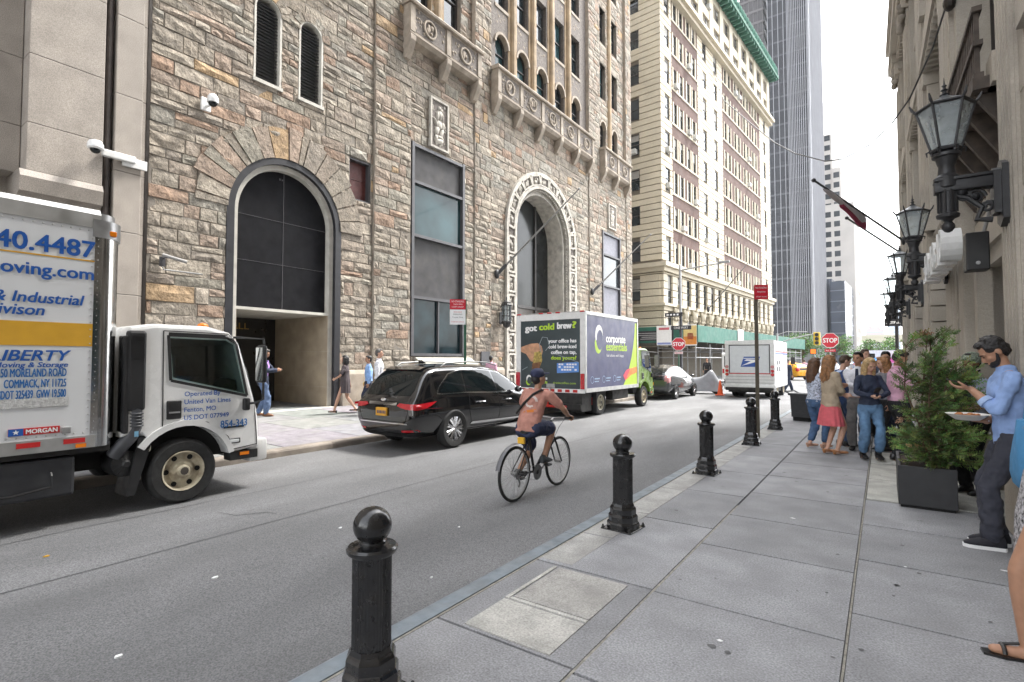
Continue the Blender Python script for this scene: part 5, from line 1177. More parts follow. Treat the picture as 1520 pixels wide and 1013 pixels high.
# ---- truck cab shared by both box trucks
def cab(root, pm, yb, bump):
    pf = [(.30, .86), (.30, 1.98), (.38, 2.10), (.6, 2.15), (1.2, 2.15), (1.48, 2.08), (1.60, 1.95), (1.72, 1.60), (1.82, 1.22), (1.87, .95), (1.88, .56), (1.50, .52)] + [(.95 + .53 * cos(a), .40 + .53 * sin(a)) for a in [R(14 + 122 * k / 12) for k in range(13)]] + [(.48, .86)]
    Y = lambda pts: [(p[0] + yb, p[1]) for p in pts]
    def inset(d):
        out = []; n = len(pf)
        for i in range(n):
            p, q, w = V(pf[i - 1]), V(pf[i]), V(pf[(i + 1) % n]); n1 = V((-(q - p).y, (q - p).x)).normalized(); n2 = V((-(w - q).y, (w - q).x)).normalized(); k = (n1 + n2).normalized(); out.append(tuple(q - k * d))
        return Y(out)
    hole = Y([(.77, 1.985), (1.42, 1.975), (1.515, 1.92), (1.665, 1.285), (1.49, 1.335), (.81, 1.515)])
    def mkcab(cut):
        m = MB(); m.loft([[V((x, *p)) for p in inset(d)] for x, d in ((-1.08, .05), (-1.065, .018), (-1.03, 0), (1.03, 0), (1.065, .018), (1.08, .05))], cap=False)
        for x in (-1.08, 1.08): m.holed(inset(.05), [hole] if cut else [], 'x', x, -x, rim=False)
        if cut: m.mi = 1; m.loft([[V((x, *p)) for p in hole] for x in (-1.08, 1.08)], cap=False)
        m.v = [(x * (1 - .022 * (z - .8)), y, z) for x, y, z in m.v]; return m
    o = mkcab(False).build('cab', [pm, blackpl], root, smooth=35); bv = bvh_of(o); bpy.data.objects.remove(o)
    o = mkcab(True).build('cab', [pm, M('cab_lining', (.20, .20, .20), .8)], root, smooth=35)
    gs = M('grey_seat', (.13, .14, .15), .8)
    for x in (-.55, .55):
        m = MB(); m.bbox(x - .24, x + .24, yb + .84, yb + .96, 1.53, 1.80, .04); m.bbox(x - .12, x + .12, yb + .86, yb + .94, 1.78, 1.94, .03); m.build('seat', gs, root, smooth=30)
    m = MB(); tl = Matrix.Translation((-.55, yb + 1.36, 1.48)) @ Matrix.Rotation(R(-35), 4, 'X'); m.loft([[tl @ V(((.20 + .014 * cos(b)) * cos(a), (.20 + .014 * cos(b)) * sin(a), .014 * sin(b))) for b in [2 * pi * j / 6 for j in range(6)]] for a in [2 * pi * k / 24 for k in range(25)]], cap=False); m.build('steering_wheel', blackpl, root, smooth=60)
    m = MB(); m.prism(Y([(1.30, 1.40), (1.62, 1.32), (1.60, 1.46), (1.42, 1.50)]), 'x', -.95, .95); m.build('dashboard', blackpl, root)
    for sx in (-1, 1):
        w = panel('side_window', bv, Y([(.76, 2.0), (1.42, 1.99), (1.53, 1.93), (1.68, 1.27), (1.5, 1.32), (.80, 1.50)]), 'x', sx, clearglass, root, .008)
        mb = MB(); seam(bv, Y([(.75, 2.02), (1.43, 2.01), (1.55, 1.94), (1.70, 1.25), (1.5, 1.30), (.78, 1.48), (.75, 2.02)]), 'x', sx, .035, mb, off=.010); seam(bv, Y([(.75, 2.03), (1.5, 2.02)]), 'x', sx, .05, mb, off=.014); mb.build('window_seal', blackpl, root)
        mb = MB(); seam(bv, Y([(.70, 2.07), (.70, .92)]), 'x', sx, .012, mb); seam(bv, Y([(.70, .92), (.95, .98), (1.2, .95), (1.46, .74), (1.53, .56)]), 'x', sx, .010, mb); seam(bv, Y([(.70, 2.07), (1.45, 2.06), (1.60, 1.92), (1.80, 1.2), (1.84, .6), (1.52, .57)]), 'x', sx, .010, mb); mb.build('door_gap', dark, root)
        m = MB(); m.bbox(sx * 1.06, sx * 1.095, yb + .74, yb + .90, 1.02, 1.24, .012); h = m.build('door_handle', blackpl, root); m = MB(); m.box(sx * 1.09, sx * 1.1, yb + .76, yb + .88, 1.09, 1.11); m.build('lever', galv, h)
        m = MB(); m.bbox(sx * 1.06, sx * 1.09, yb + 1.44, yb + 1.62, .64, .71, .012); b = m.build('marker_lamp', blackpl, root); m = MB(); m.bbox(sx * 1.07, sx * 1.096, yb + 1.46, yb + 1.60, .655, .695, .008); m.build('lens', clearlens, b)
        arch = [(.95 + q * cos(a), .40 + q * sin(a)) for q, rng in ((.53, range(13)), (.60, range(12, -1, -1))) for a in [R(14 + 132 * k / 12) for k in rng]]
        m = MB(); m.prism(Y(arch), 'x', sx * .95, sx * 1.105); m.build('wheel_lip', pm, root, smooth=30)
        m = MB(); m.box(sx * .9, sx * 1.07, yb + 1.50, yb + 1.86, .42, .53); m.build('step', blackpl, root); m = MB(); m.box(sx * 1.072, sx * 1.08, yb + 1.62, yb + 1.74, .475, .515); m.build('side_marker', amberlens, root)
        m = MB(); m.path([(sx * 1.05, yb + 1.70, 1.14), (sx * 1.22, yb + 1.74, 1.16), (sx * 1.26, yb + 1.82, 1.2), (sx * 1.26, yb + 1.82, 2.0), (sx * 1.05, yb + 1.52, 2.02)], .016, 7); m.bbox(sx * 1.06, sx * 1.14, yb + 1.64, yb + 1.72, 1.06, 1.22, .02); m.bbox(sx * 1.16, sx * 1.36, yb + 1.76, yb + 1.82, 1.42, 1.92, .03); mr = m.build('mirror', blackpl, root, smooth=30)
        m = MB(); m.bbox(sx * 1.18, sx * 1.34, yb + 1.752, yb + 1.762, 1.45, 1.89, .004); m.build('mirror_glass', M('mirror_glass', (.5, .52, .52), .08, metal=.9, var=0), mr)
        m = MB(); m.ell((sx * .8, yb + 1.25, 2.16), .05, .07, .045, 10, 6); m.build('roof_lamp', amberlens, root, smooth=60)
        wheel(root, sx * .95, yb + .95, .385, .24, sx, wheelcream)
        m = MB(); m.bbox(sx * .55, sx * .95, yb + 1.84, yb + 1.90, .68, .86, .02); m.build('headlamp', clearlens, root)
    panel('windscreen', bv, [(-.92, 1.25), (.92, 1.25), (.86, 1.98), (-.86, 1.98)], 'y', 1, carglass, root, .008)
    m = MB(); m.bbox(-1.05, 1.05, yb + 1.76, yb + 2.02, .36, .66, .04); m.build('bumper', bump, root, smooth=30)
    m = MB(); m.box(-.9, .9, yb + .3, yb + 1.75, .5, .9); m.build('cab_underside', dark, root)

# ---- moving truck
MT = thing('moving_truck', 'white moving truck with blue and gold lettering cut by the left edge', 'truck', (-8.0, 2.0, -.13))
cab(MT, whitep, 0, whitep)
m = MB(); m.box(-1.1, 1.1, -5.2, .05, .84, 3.16); m.box(-1.1, .84, .05, .24, .84, 3.16); bxo = m.build('cargo_box', boxwhite, MT)
m = MB(); m.box(1.098, 1.112, -5.2, .05, .80, .93); m.build('bottom_rail', alu, MT)
m = MB(); n = 10; q = [(.84 + .27 * cos(a), .0 + .27 * sin(a)) for a in [pi / 2 * k / n for k in range(n + 1)]]
m.prism([(1.106, -.0)] + [(.836 + .27 * cos(a), .06 + .22 * sin(a)) for a in [pi / 2 * k / n for k in range(n + 1)]] + [(.80, .28), (.80, .0)], 'z', .80, 3.05); m.build('corner_post', silver, MT, smooth=40)
m = MB(); m.prism([(-1.11, 3.14), (-1.11, 3.29), (-1.06, 3.35), (1.06, 3.35), (1.11, 3.29), (1.11, 3.14)], 'y', -5.2, .05); m.build('top_rail', alu, MT)
m = MB(); m.prism([(1.115, -.02)] + [(.84 + .275 * cos(a), .05 + .25 * sin(a)) for a in [pi / 2 * k / n for k in range(n + 1)]] + [(-.84, .30), (-1.1, .05), (-1.1, -.02)], 'z', 3.05, 3.24); m.prism([(1.08, -.02)] + [(.82 + .25 * cos(a), .05 + .2 * sin(a)) for a in [pi / 2 * k / n for k in range(n + 1)]] + [(-.84, .25), (-1.05, .05), (-1.05, -.02)], 'z', 3.24, 3.32); m.build('nose_cap', M('scuffed_aluminium', (.30, .30, .30), .38, metal=.6, var=.25, vs=5), MT, smooth=30)
m = MB(); m.bbox(1.04, 1.1, .1, .2, 3.08, 3.14, .01); m.build('amber_lamp', amberlens, MT)
m = MB()
for y in [.02 - .075 * k for k in range(24)]:
    for z in (3.11, .96): m.ell((1.102, y, z), .006, .009, .009, 6, 4)
for z in [1.0 + .075 * k for k in range(28)]:
    for y in (.03, -.02, -.88): m.ell((1.102, y, z), .006, .008, .008, 6, 4)
m.build('rivets', alu, MT)
m = MB(); m.box(1.1, 1.104, -5.2, .0, 1.87, 2.11); m.build('gold_band', goldv, MT)
tx_ = lambda b, y, z, size, mat, al='RIGHT', **k: text('lettering', b, size, mat, MT, (1.1055, y - 2.0, z + .13), align=al, **k)
tx_('40.4487', 2.0, 2.69, .245, bluetext, bold=.0055, width=.78); tx_('moving.com', 1.995, 2.45, .175, bluetext, bold=.004, width=.86)
m = MB(); m.box(1.1, 1.103, -3.0, .0, 2.775, 2.79); m.build('gold_line', goldv, MT)
tx_('& Industrial', 1.92, 2.17, .15, bluetext, shear=.2, bold=.003, width=.70); tx_('Divison', 1.60, 2.045, .15, bluetext, shear=.2, bold=.003, width=.45)
tx_('LIBERTY', 1.82, 1.59, .15, bluetext, shear=.25, bold=.0035, width=.60); tx_('Moving & Storage', 1.80, 1.525, .07, bluetext, shear=.2, bold=.002, width=.56)
for i, s in enumerate(('350 MORELAND ROAD', 'COMMACK, NY 11725', 'USDOT 325439  GVW 19,500')): tx_(s, 1.79, 1.43 - .106 * i, .115, bluepale, bold=.002, width=(.52, .47, .54)[i])
m = MB(); m.box(1.1, 1.108, -1.4, -.19, 1.255, 1.345); o = m.build('tread_plate', M('diamond_plate', (.45, .45, .44), .35, metal=.6, var=.3, vs=60, bump=.6, bs=120), MT)
m = MB(); m.box(1.1, 1.108, -.64, -.25, .985, 1.055); o = m.build('badge', redvinyl, MT); m = MB(); m.box(1.108, 1.110, -.64, -.53, .985, 1.055); m.build('badge_end', bluetext, o)
text('lettering', 'MORGAN', .06, whitevinyl, o, (1.11, -.27, 1.0), align='RIGHT', width=.24, bold=.002)
st = [V((1.112, -.585 + .026 * cos(a) * (1 if k % 2 == 0 else .42), 1.02 + .026 * sin(a) * (1 if k % 2 == 0 else .42))) for k, a in enumerate([pi / 2 + pi * j / 5 for j in range(10)])]; m = MB(); m.prism([(p.y, p.z) for p in st], 'x', 1.110, 1.112); m.build('star', whitevinyl, o)
m = MB()
for k in range(4): m.mark().box(1.113, 1.116, -1.3 + .36 * k, -1.12 + .36 * k, .86, .91)
m.build_each('reflective_tape', redvinyl, MT); m = MB(); m.box(1.113, 1.118, -.12, -.03, .81, .85); m.build('side_marker', amberlens, MT)
m = MB(); m.bbox(1.1, 1.13, -.24, -.16, .97, 1.04, .01); m.build('latch', galv, MT)
for i, s in enumerate(('Operated By', 'United Van Lines', 'Fenton, MO', 'US DOT 077949')): text('lettering', s, .08, bluetext, MT, (1.085, .93, 1.285 - .096 * i), bold=.001, width=(.42, .55, .37, .53)[i])
text('lettering', '854-343', .13, bluepale, MT, (1.086, 1.70, .86), align='RIGHT', bold=.002, width=.34)
m = MB(); m.box(1.082, 1.086, 1.4, 1.66, .845, .868); m.build('sticker', blackpl, MT)
m = MB(); m.box(-.45, .45, -5, 1.6, .45, .8); m.box(-1.05, 1.05, -5.1, .2, .74, .83); m.build('chassis', chassis, MT)
m = MB(); m.bbox(.75, 1.06, -1.6, -.10, .32, .72, .03); o = m.build('fuel_tank', M('black_tank', (.028, .029, .033), .5, var=.25, dirt=.4, ds=4, dcol=(.07, .07, .07)), MT); m = MB(); m.path([(1.062, -.3, .58), (1.09, -.3, .55), (1.09, -.3, .44), (1.09, -.6, .40), (1.062, -.7, .40)], .012, 6); m.build('strap', blackpl, o)
m = MB(); m.bbox(1.0, 1.10, .33, .52, 1.15, 2.06, .03); m.bbox(.9, 1.09, .30, .36, .9, 2.0, .02); [m.box(1.098, 1.106, .35, .5, 1.75 + .03 * k, 1.762 + .03 * k) for k in range(9)]; m.build('air_intake_stack', blackpl, MT)
m = MB(); m.path([(1.03, .44, 1.2), (1.03, .44, .95), (1.03, .40, .86), (1.02, .30, .74), (.98, .26, .66)], [.07, .07, .075, .075, .08], 14); [m.lathe([(.08, 0), (.085, .008), (.08, .016)], (1.03, .44, .97 + .035 * k), 14) for k in range(5)]; m.build('intake_hose', M('grey_hose', (.06, .062, .07), .5), MT, smooth=40)
m = MB(); m.box(1.0, 1.105, .41, .45, .86, .92); m.build('hose_label', M('label_blue', (.20, .42, .60), .5), MT)
m = MB(); m.lathe([(.135, .72), (.15, .74), (.15, 1.0), (.14, 1.03), (.05, 1.05), (.03, 1.07), (.001, 1.07)], (0, .36, .56), 24, 'x'); [m.path([(1.05, .36 + .03 * cos(a), .56 + .03 * sin(a)), (1.035, .36 + .135 * cos(a), .56 + .135 * sin(a))], .006, 4) for a in [2 * pi * k / 14 for k in range(14)]]; m.build('air_filter', blackpl, MT, smooth=35)
m = MB(); m.bbox(.95, 1.07, .48, .60, .66, .86, .03); m.lathe([(.03, .86), (.03, .9), (.035, .9), (.035, .92), (.001, .925)], (1.0, .58, 0), 12); m.build('washer_bottle', M('milky_plastic', (.42, .40, .32), .5, var=.1), MT, smooth=40)
m = MB(); m.prism([(.47, .86), (.62, .86), (.44, .20), (.36, .20), (.40, .5)], 'x', .72, 1.07); m.build('mudguard', blackpl, MT)
for sx in (-1, 1): wheel(MT, sx * .93, -3.6, .385, .24, sx, wheelcream); wheel(MT, sx * .66, -3.6, .385, .22, sx, wheelcream)

# ---- delivery truck with the coffee advertisement
DT = thing('delivery_truck', 'navy and lime box truck with a cold brew advert on its rear door', 'truck', (-8.29, 13.75, -.13))
L_ = 4.0
cab(DT, limep, L_, limep)
m = MB(); m.box(-1.2, 1.2, .03, L_, .84, 3.10); m.build('cargo_box', boxwhite, DT)
m = MB(); m.box(-1.23, 1.23, .0, L_ + .02, .76, .88); m.box(-1.22, 1.22, .0, L_ + .02, 3.06, 3.16); m.box(1.195, 1.225, .0, .07, .88, 3.06); m.box(1.195, 1.225, L_ - .06, L_ + .02, .88, 3.06); m.build('rails', alu, DT)
m = MB(); m.bbox(-1.22, -1.05, -.03, .05, .80, 3.12, .01); m.bbox(1.05, 1.22, -.03, .05, .80, 3.12, .01); m.bbox(-1.05, 1.05, -.03, .05, 2.93, 3.12, .01); m.build('rear_frame', whitep, DT)
m = MB(); m.box(1.2, 1.204, .07, L_ - .06, .88, 3.06); sp = m.build('side_graphic', navyv, DT)
cv = [(L_ - .06, 3.0), (L_ - .06, .88), (2.75, .88)] + [(2.75 + 1.05 * (1 - (1 - t) ** 1.7) * .98, .88 + 2.12 * t ** 1.15) for t in [k / 10 for k in range(1, 11)]]
m = MB(); m.prism(cv, 'x', 1.204, 1.207); m.build('lime_sweep', limev, sp)
m = MB(); m.prism([(2.85, 1.25), (3.3, 1.42), (3.9, 1.48), (3.9, 1.28), (3.4, 1.2), (3.0, 1.05)], 'x', 1.207, 1.2085); m.build('orange_sweep', orangev, sp); m = MB(); m.prism([(2.72, 1.2), (3.0, 1.38), (3.35, 1.44), (3.1, 1.2), (2.9, 1.02)], 'x', 1.2085, 1.2095); m.build('pink_sweep', pinkv, sp)
def swirl(parent, cx, cz, r, f, m1, m2, s=1):
    P_ = lambda a0, a1, w0, w1, dx, dz: [(cx + dx + (r + w) * cos(a) * .8, cz + dz + (r + w) * sin(a)) for w, rg in ((w0, range(11)), (-w1, range(10, -1, -1))) for a in [a0 + (a1 - a0) * k / 10 for k in rg]]
    taper = lambda a0, a1, dx, dz: [(cx + dx + (r + q * r * .3 * sin(pi * min(1, k / 10 + .15))) * cos(a) * .8, cz + dz + (r + q * r * .3 * sin(pi * min(1, k / 10 + .15))) * sin(a)) for q, rg in ((1, range(11)), (-1, range(10, -1, -1))) for k, a in [(k, a0 + (a1 - a0) * k / 10) for k in rg]]
    for pts, mt, nm in ((taper(R(200), R(-20), .0, .12 * r), m1, 'logo_top'), (taper(R(170), R(330), -.1 * r, -.35 * r), m2, 'logo_bottom')):
        m = MB(); m.prism(pts, *f); m.build(nm, mt, parent)
swirl(sp, .95, 2.38, .30, ('x', 1.204, 1.207), whitevinyl, limev)
text('lettering', 'corporate', .36, whitevinyl, sp, (1.208, 1.42, 2.28), width=1.5, bold=.012); text('lettering', 'essentials', .36, limev, sp, (1.208, 1.42, 2.02), width=1.62, bold=.012); text('lettering', 'fuel culture. work happy.', .13, whitevinyl, sp, (1.208, 1.45, 1.82), width=1.35)
for k in range(3):
    y = .45 + .8 * k; m = MB(); m.loft([[V((x, y + q * cos(t), 1.12 + q * sin(t))) for x, q in ((1.204, .11), (1.207, .11), (1.207, .095), (1.204, .095))] for t in [2 * pi * j / 16 for j in range(17)]], cap=False); m.box(1.204, 1.207, y + .16, y + .5, 1.13, 1.17); m.box(1.204, 1.207, y + .16, y + .44, 1.05, 1.08); m.build('pale_icons', M('pale_icon_vinyl', (.25, .35, .5), .5), sp)
m = MB(); m.box(-1.05, 1.05, -.012, .05, .82, 2.93); rd = m.build('rear_door', slatev, DT)
rt_ = lambda b, x, z, s, mt, w, al='RIGHT', **k: text('lettering', b, s, mt, rd, (x, -.014, z), right=(1, 0, 0), align=al, width=w, **k)
rt_('got', -.88, 2.62, .27, whitevinyl, .42, 'LEFT', bold=.012); rt_('cold', -.36, 2.64, .27, limev, .52, 'LEFT', bold=.012); rt_('brew', .28, 2.66, .27, whitevinyl, .48, 'LEFT', bold=.012); rt_('?', .80, 2.67, .27, limev, .12, 'LEFT', bold=.012)
for i, (s, mt, w) in enumerate((('your office has', whitevinyl, .95), ('cold brew-iced', whitevinyl, .95), ('coffee on tap,', whitevinyl, .86), ('does yours?', limev, .86))): rt_(s, .92, 2.24 - .17 * i, .155, mt, w, bold=.006)
skinv = M('printed_hand', (.50, .27, .16), .5, var=.25, vs=8); coff = M('printed_coffee', (.16, .07, .03), .4, var=.5, vs=9); icev = M('printed_ice', (.40, .30, .08), .4, var=.5, vs=14)
yz = lambda pts, a, b, mt, n: (lambda m: (m.prism(pts, 'y', a, b), m.build(n, mt, rd)))(MB())
yz([(-1.05, 2.12), (-.7, 2.22), (-.42, 2.24), (-.28, 2.14), (-.24, 1.98), (-.3, 1.8), (-.4, 1.72), (-.62, 1.66), (-.7, 1.7), (-.85, 1.9), (-1.05, 1.98)], -.0135, -.012, skinv, 'hand_print')
yz([(-.55, 1.95), (-.30, 2.0), (-.26, 1.7), (-.34, 1.52), (-.5, 1.5), (-.6, 1.62)], -.0150, -.0135, icev, 'glass_print'); yz([(-.62, 1.62), (-.3, 1.66), (-.36, 1.46), (-.5, 1.4), (-.64, 1.46)], -.0165, -.015, coff, 'coffee_print')
m = MB(); m.path([(-.3, -.013, 1.95), (-.36, -.013, 2.2), (-.25, -.013, 2.42), (-.08, -.013, 2.4), (.0, -.013, 2.15), (-.14, -.013, 2.0)], .012, 5); m.path([(-1.0, -.013, 1.4), (-.8, -.013, 1.5)], .012, 5); m.path([(.2, -.013, 1.9), (1.0, -.013, 1.65)], .01, 4); m.build('pour_print', M('printed_stream', (.25, .30, .32), .4), rd)
yz([(.26, 1.32), (1.0, 1.36), (1.0, 1.66), (.26, 1.62)], -.0145, -.012, M('sticker_blue', (.10, .25, .62), .5), 'blue_sticker')
for i, s in enumerate(("DON'T MISS", 'MY RIDE', '1-888-555')): pass
m = MB(); [m.box(.32 + .09 * k, .39 + .09 * k, -.0165, -.0145, z, z + .05) for z in (1.40, 1.48, 1.56) for k in range(7) if (k * 7 + int(z * 100)) % 5]; m.build('sticker_marks', whitevinyl, rd)
swirl(rd, -.74, 1.1, .11, ('y', -.0145, -.012), whitevinyl, limev)
rt_('corporate', .0 - .08, 1.12, .13, whitevinyl, .56, bold=.004); rt_('essentials', .0 - .08, 1.0, .13, limev, .56, bold=.004); rt_('drinkcoffee.com', .9, 1.0, .09, limev, .78)
for sx in (-1, 1):
    m = MB(); m.bbox(sx * 1.07, sx * 1.2, -.06, -.02, .86, 1.32, .012); m.build('tail_lamp', redlens, DT)
    m = MB(); m.box(sx * .75, sx * 1.2, .75, .78, .12, .74); fl = m.build('mud_flap', blackpl, DT); m = MB(); m.box(sx * .9, sx * 1.05, .744, .75, .35, .58); m.build('flap_badge', redvinyl, fl)
    for xx in (.93, .66): wheel(DT, sx * xx, 1.35, .39, .24, sx, M('cream_wheel', (.55, .52, .42), .6, var=.2, vs=9, dirt=.5, ds=7))
    m = MB(); m.bbox(sx * .85, sx * 1.1, 2.1, 3.4, .42, .76, .03); m.build('side_box', chassis, DT)
m = MB()
for k in range(8): m.mark().box(-1.0 + .26 * k, -.86 + .26 * k, -.05, -.03, .76, .84)
m.build_each('reflective_tape', redvinyl, DT); m = MB(); m.box(-1.2, 1.2, -.028, .0, .74, .86); m.build('rear_sill', whitevinyl, DT)
for x in (-1.12, -.3, 0, .3, 1.12): m = MB(); m.bbox(x - .07, x + .07, -.05, .02, 3.125, 3.165, .01); m.build('roof_marker', redlens, DT)
m = MB(); m.box(-1.1, 1.1, -.02, .6, .2, .74); m.box(-.4, .4, .6, L_ + .3, .45, .8); m.bbox(-1.1, 1.1, -.1, .0, .24, .42, .02); m.build('chassis', chassis, DT)
m = MB(); m.bbox(-.03, .03, -.14, -.10, .34, .84, .01); m.bbox(-.05, .65, -.15, -.10, .30, .37, .01); m.build('lift_bar', M('red_paint', (.55, .03, .02), .45), DT); m = MB(); m.path([(.06, -.08, .9), (.1, -.1, .6), (.06, -.11, .5)], .014, 6); m.bbox(-.1, .2, -.06, -.01, .86, 1.0, .02); m.build('latch', galv, DT)

# ---- mail truck
US = thing('mail_truck', 'white postal step van with blue eagle emblem stopped mid road', 'van', (-4.92, 25.5, -.13))
m = MB(); m.bbox(-1.05, 1.05, 0, 3.7, .45, 2.58, .07); m.bbox(-1.08, 1.08, -.03, .06, .38, .62, .02); m.box(-1.02, 1.02, -.02, .05, 2.44, 2.6); m.build('body', whitep, US, smooth=30)
m = MB(); m.bbox(-.82, .82, -.012, .02, 1.12, 2.36, .01); dr = m.build('rear_door', M('shutter_white', (.60, .62, .64), .4, var=.06), US); m = MB()
for a, b, c, d in ((-.86, -.82, 1.1, 2.4), (.82, .86, 1.1, 2.4), (-.86, .86, 2.36, 2.4)): m.box(a, b, -.02, .01, c, d)
m.build('door_frame', steelgrey, dr); m = MB(); m.box(-.86, .86, -.022, .0, 1.08, 1.12); m.build('red_line', redvinyl, dr); m = MB(); [m.box(-1.0, 1.0, -.008, .0, .68 + .14 * k, .69 + .14 * k) for k in range(3)]; m.build('panel_lines', steelgrey, US)
em = M('postal_blue', (.012, .07, .32), .4, var=.05); m = MB(); m.prism([(-.36, 1.40), (.32, 1.40), (.46, 1.86), (-.22, 1.86)], 'y', -.016, -.012); e_ = m.build('emblem', em, dr)
m = MB(); m.prism([(-.32, 1.45), (.08, 1.66), (-.2, 1.68), (-.1, 1.74), (.36, 1.72), (.28, 1.62), (-.05, 1.52)], 'y', -.018, -.016); m.prism([(-.25, 1.80), (.42, 1.80), (.41, 1.77), (-.22, 1.77)], 'y', -.018, -.016); m.build('eagle', whitevinyl, e_)
for sx in (-1, 1):
    for z in (1.22, 1.40, 1.06): m = MB(); m.lathe([(.075, -.03), (.075, .0)], (sx * .95, 0, z), 14, 'y'); m.build('tail_lamp', redlens if z != 1.40 else M('pale_red_lens', (.50, .22, .22), .15), US)
    for xx in (.85, .58): wheel(US, sx * xx, 1.2, .36, .22, sx, wheelcream)
    wheel(US, sx * .85, 3.0, .36, .22, sx, wheelcream)
    m = MB(); m.box(sx * 1.05, sx * 1.056, .1, 3.6, 2.05, 2.12); m.build('red_stripe', redvinyl, US); m = MB(); m.box(sx * 1.05, sx * 1.056, .1, 3.6, 1.96, 2.03); m.build('blue_stripe', em, US)
    for y in (.5, 1.1): m = MB(); m.box(sx * 1.05, sx * 1.058, y, y + .3, 1.5, 1.7); m.box(sx * 1.05, sx * 1.058, y, y + .3, 1.2, 1.4); m.build('side_sticker', signdark, US)
    m = MB(); m.path([(sx * 1.03, 3.5, 1.9), (sx * 1.3, 3.6, 1.9), (sx * 1.3, 3.6, 1.4)], .02, 6); m.bbox(sx * 1.2, sx * 1.4, 3.58, 3.64, 1.5, 1.85, .02); m.build('mirror', blackpl, US)
m = MB(); m.box(-.9, .9, .02, 3.5, .25, .5); m.bbox(-1.0, 1.0, -.16, -.02, .34, .48, .02); m.build('chassis', chassis, US)

# ---- covered motorcycle and cone, far cars and vans
CM = thing('covered_motorcycle', 'motorcycle under a grey tarpaulin parked beyond the hatchback', 'motorcycle', (-7.3, 27.6, -.13), R(8))
m = MB(); rings = []; r = random.Random(6)
for x, h, w in [(-1.35, .35, .25), (-1.2, .75, .36), (-.8, .84, .4), (-.45, .80, .42), (-.1, .98, .42), (.12, 1.24, .40), (.22, 1.25, .38), (.42, .92, .36), (.62, .55, .30), (.74, .28, .22)]:
    rings.append([V((x + r.uniform(-.02, .02), w * (1.15 - .75 * t) * s + r.uniform(-.02, .02), .14 + (h - .14) * t + (.0 if t < 1 else .0))) for s, t in ((-1, 0), (-1, .35), (-1, .7), (-.8, .93), (0, 1.0), (.8, .93), (1, .7), (1, .35), (1, 0))])
m.loft(rings, cap=True, close=False); o = m.build('tarpaulin', tarp, CM, smooth=70)
md = o.modifiers.new('s', 'SUBSURF'); md.levels = md.render_levels = 2; bake(o)
for x in (-.95, .5): wheel(CM, 0, 0, .3, .14, 1, wheelsilver, 5)
for c in CM.children:
    if c.name.startswith('wheel'): c.rotation_euler = (0, 0, R(90)); 
ws = [c for c in CM.children if c.name.startswith('wheel')]; ws[0].location = (-.95, 0, 0); ws[1].location = (.42, 0, 0)
CN = thing('traffic_cone', 'orange traffic cone standing beside the covered motorcycle', 'cone', (-6.45, 26.6, -.13))
m = MB(); m.bbox(-.19, .19, -.19, .19, 0, .05, .015); m.lathe([(.14, .05), (.13, .08), (.035, .72), (.03, .73)], n=20); m.build('cone', conem, CN, smooth=40); m = MB(); m.lathe([(.092, .32), (.067, .48)], n=20); m.lathe([(.055, .56), (.043, .63)], n=20); m.build('reflective_collar', whitevinyl, CN, smooth=40)
def van(loc, rz, pm, label, h=2.2, l=5.):
    t = thing('parked_van', label, 'van', loc, rz); m = MB(); m.prism([(0, .4), (0, h - .1), (.1, h), (l * .7, h), (l * .84, h * .6), (l, h * .5), (l, .4)], 'x', -.95, .95); m.build('body', pm, t)
    m = MB(); m.box(-.8, .8, -.01, 0, h * .55, h - .25); m.box(-.955, .955, l * .6, l * .74, h * .58, h - .3); m.build('windows', carglass, t)
    for sx in (-1, 1):
        for y in (l * .18, l * .8): wheel(t, sx * .85, y, .34, .22, sx, wheelsilver, 5)
        m = MB(); m.box(sx * .8, sx * .92, -.02, 0, .8, 1.1); m.build('tail_lamp', redlens, t)
van((-8.0, 37.5, -.13), 0, whitep, 'white van half hidden beyond the mail truck'); van((-11.5, 66, -.13), R(75), whitep, 'white van crossing in the far distance', 2.6, 6.)
van((2.2, 62, -.13), R(100), M('food_van_paint', (.55, .55, .60), .4), 'pale food van with bright awning beyond the crowd', 2.6, 5.)
AW = thing('awning', 'bright blue and red food-van awning above the crowd', 'awning', (-2.3, 60.5, 1.75)); m = MB(); m.prism([(0, .0), (-.7, -.35), (-.7, -.5), (0, -.1)], 'x', 0, 2.6); m.build('canopy', M('awning_blue', (.05, .30, .72), .6), AW); m = MB(); m.box(2.65, 4.2, -.6, -.5, -.45, .0); m.build('side_board', M('awning_magenta', (.55, .10, .35), .6), AW); m = MB(); m.box(.0, 2.6, -.72, -.7, -.95, -.5); m.build('valance', M('awning_red', (.55, .20, .22), .6), AW)
# ------------------------------------------------------------------ people: tapered limbs fused into one skin, clothes grown over the same bones
SK = {'light': M('skin_light', (.52, .30, .21), .5, var=.08, vs=25), 'tan': M('skin_tan', (.40, .215, .135), .5, var=.08, vs=25), 'brown': M('skin_brown', (.21, .105, .06), .5, var=.08, vs=25)}
HAIR = {'black': M('hair_black', (.012, .010, .010), .45, var=.3, vs=40, bump=.6, bs=60), 'brown': M('hair_brown', (.05, .028, .016), .5, var=.35, vs=40, bump=.6, bs=60), 'chestnut': M('hair_chestnut', (.10, .048, .022), .45, var=.4, vs=30, bump=.6, bs=60), 'blond': M('hair_blond', (.42, .28, .13), .5, var=.4, vs=30, bump=.6, bs=60), 'ginger': M('hair_ginger', (.26, .125, .05), .5, var=.4, vs=30, bump=.8, bs=50), 'grey': M('hair_grey', (.08, .075, .07), .5, var=.3, vs=40, bump=.5)}
lipm = M('lips', (.36, .12, .09), .45, var=.05); eyem = M('eye_dark', (.02, .014, .010), .2, var=0)
ctex = bpy.data.textures.new('cloth_folds', 'MARBLE'); ctex.noise_scale = .16; ctex.noise_depth = 2; ctex.turbulence = 9
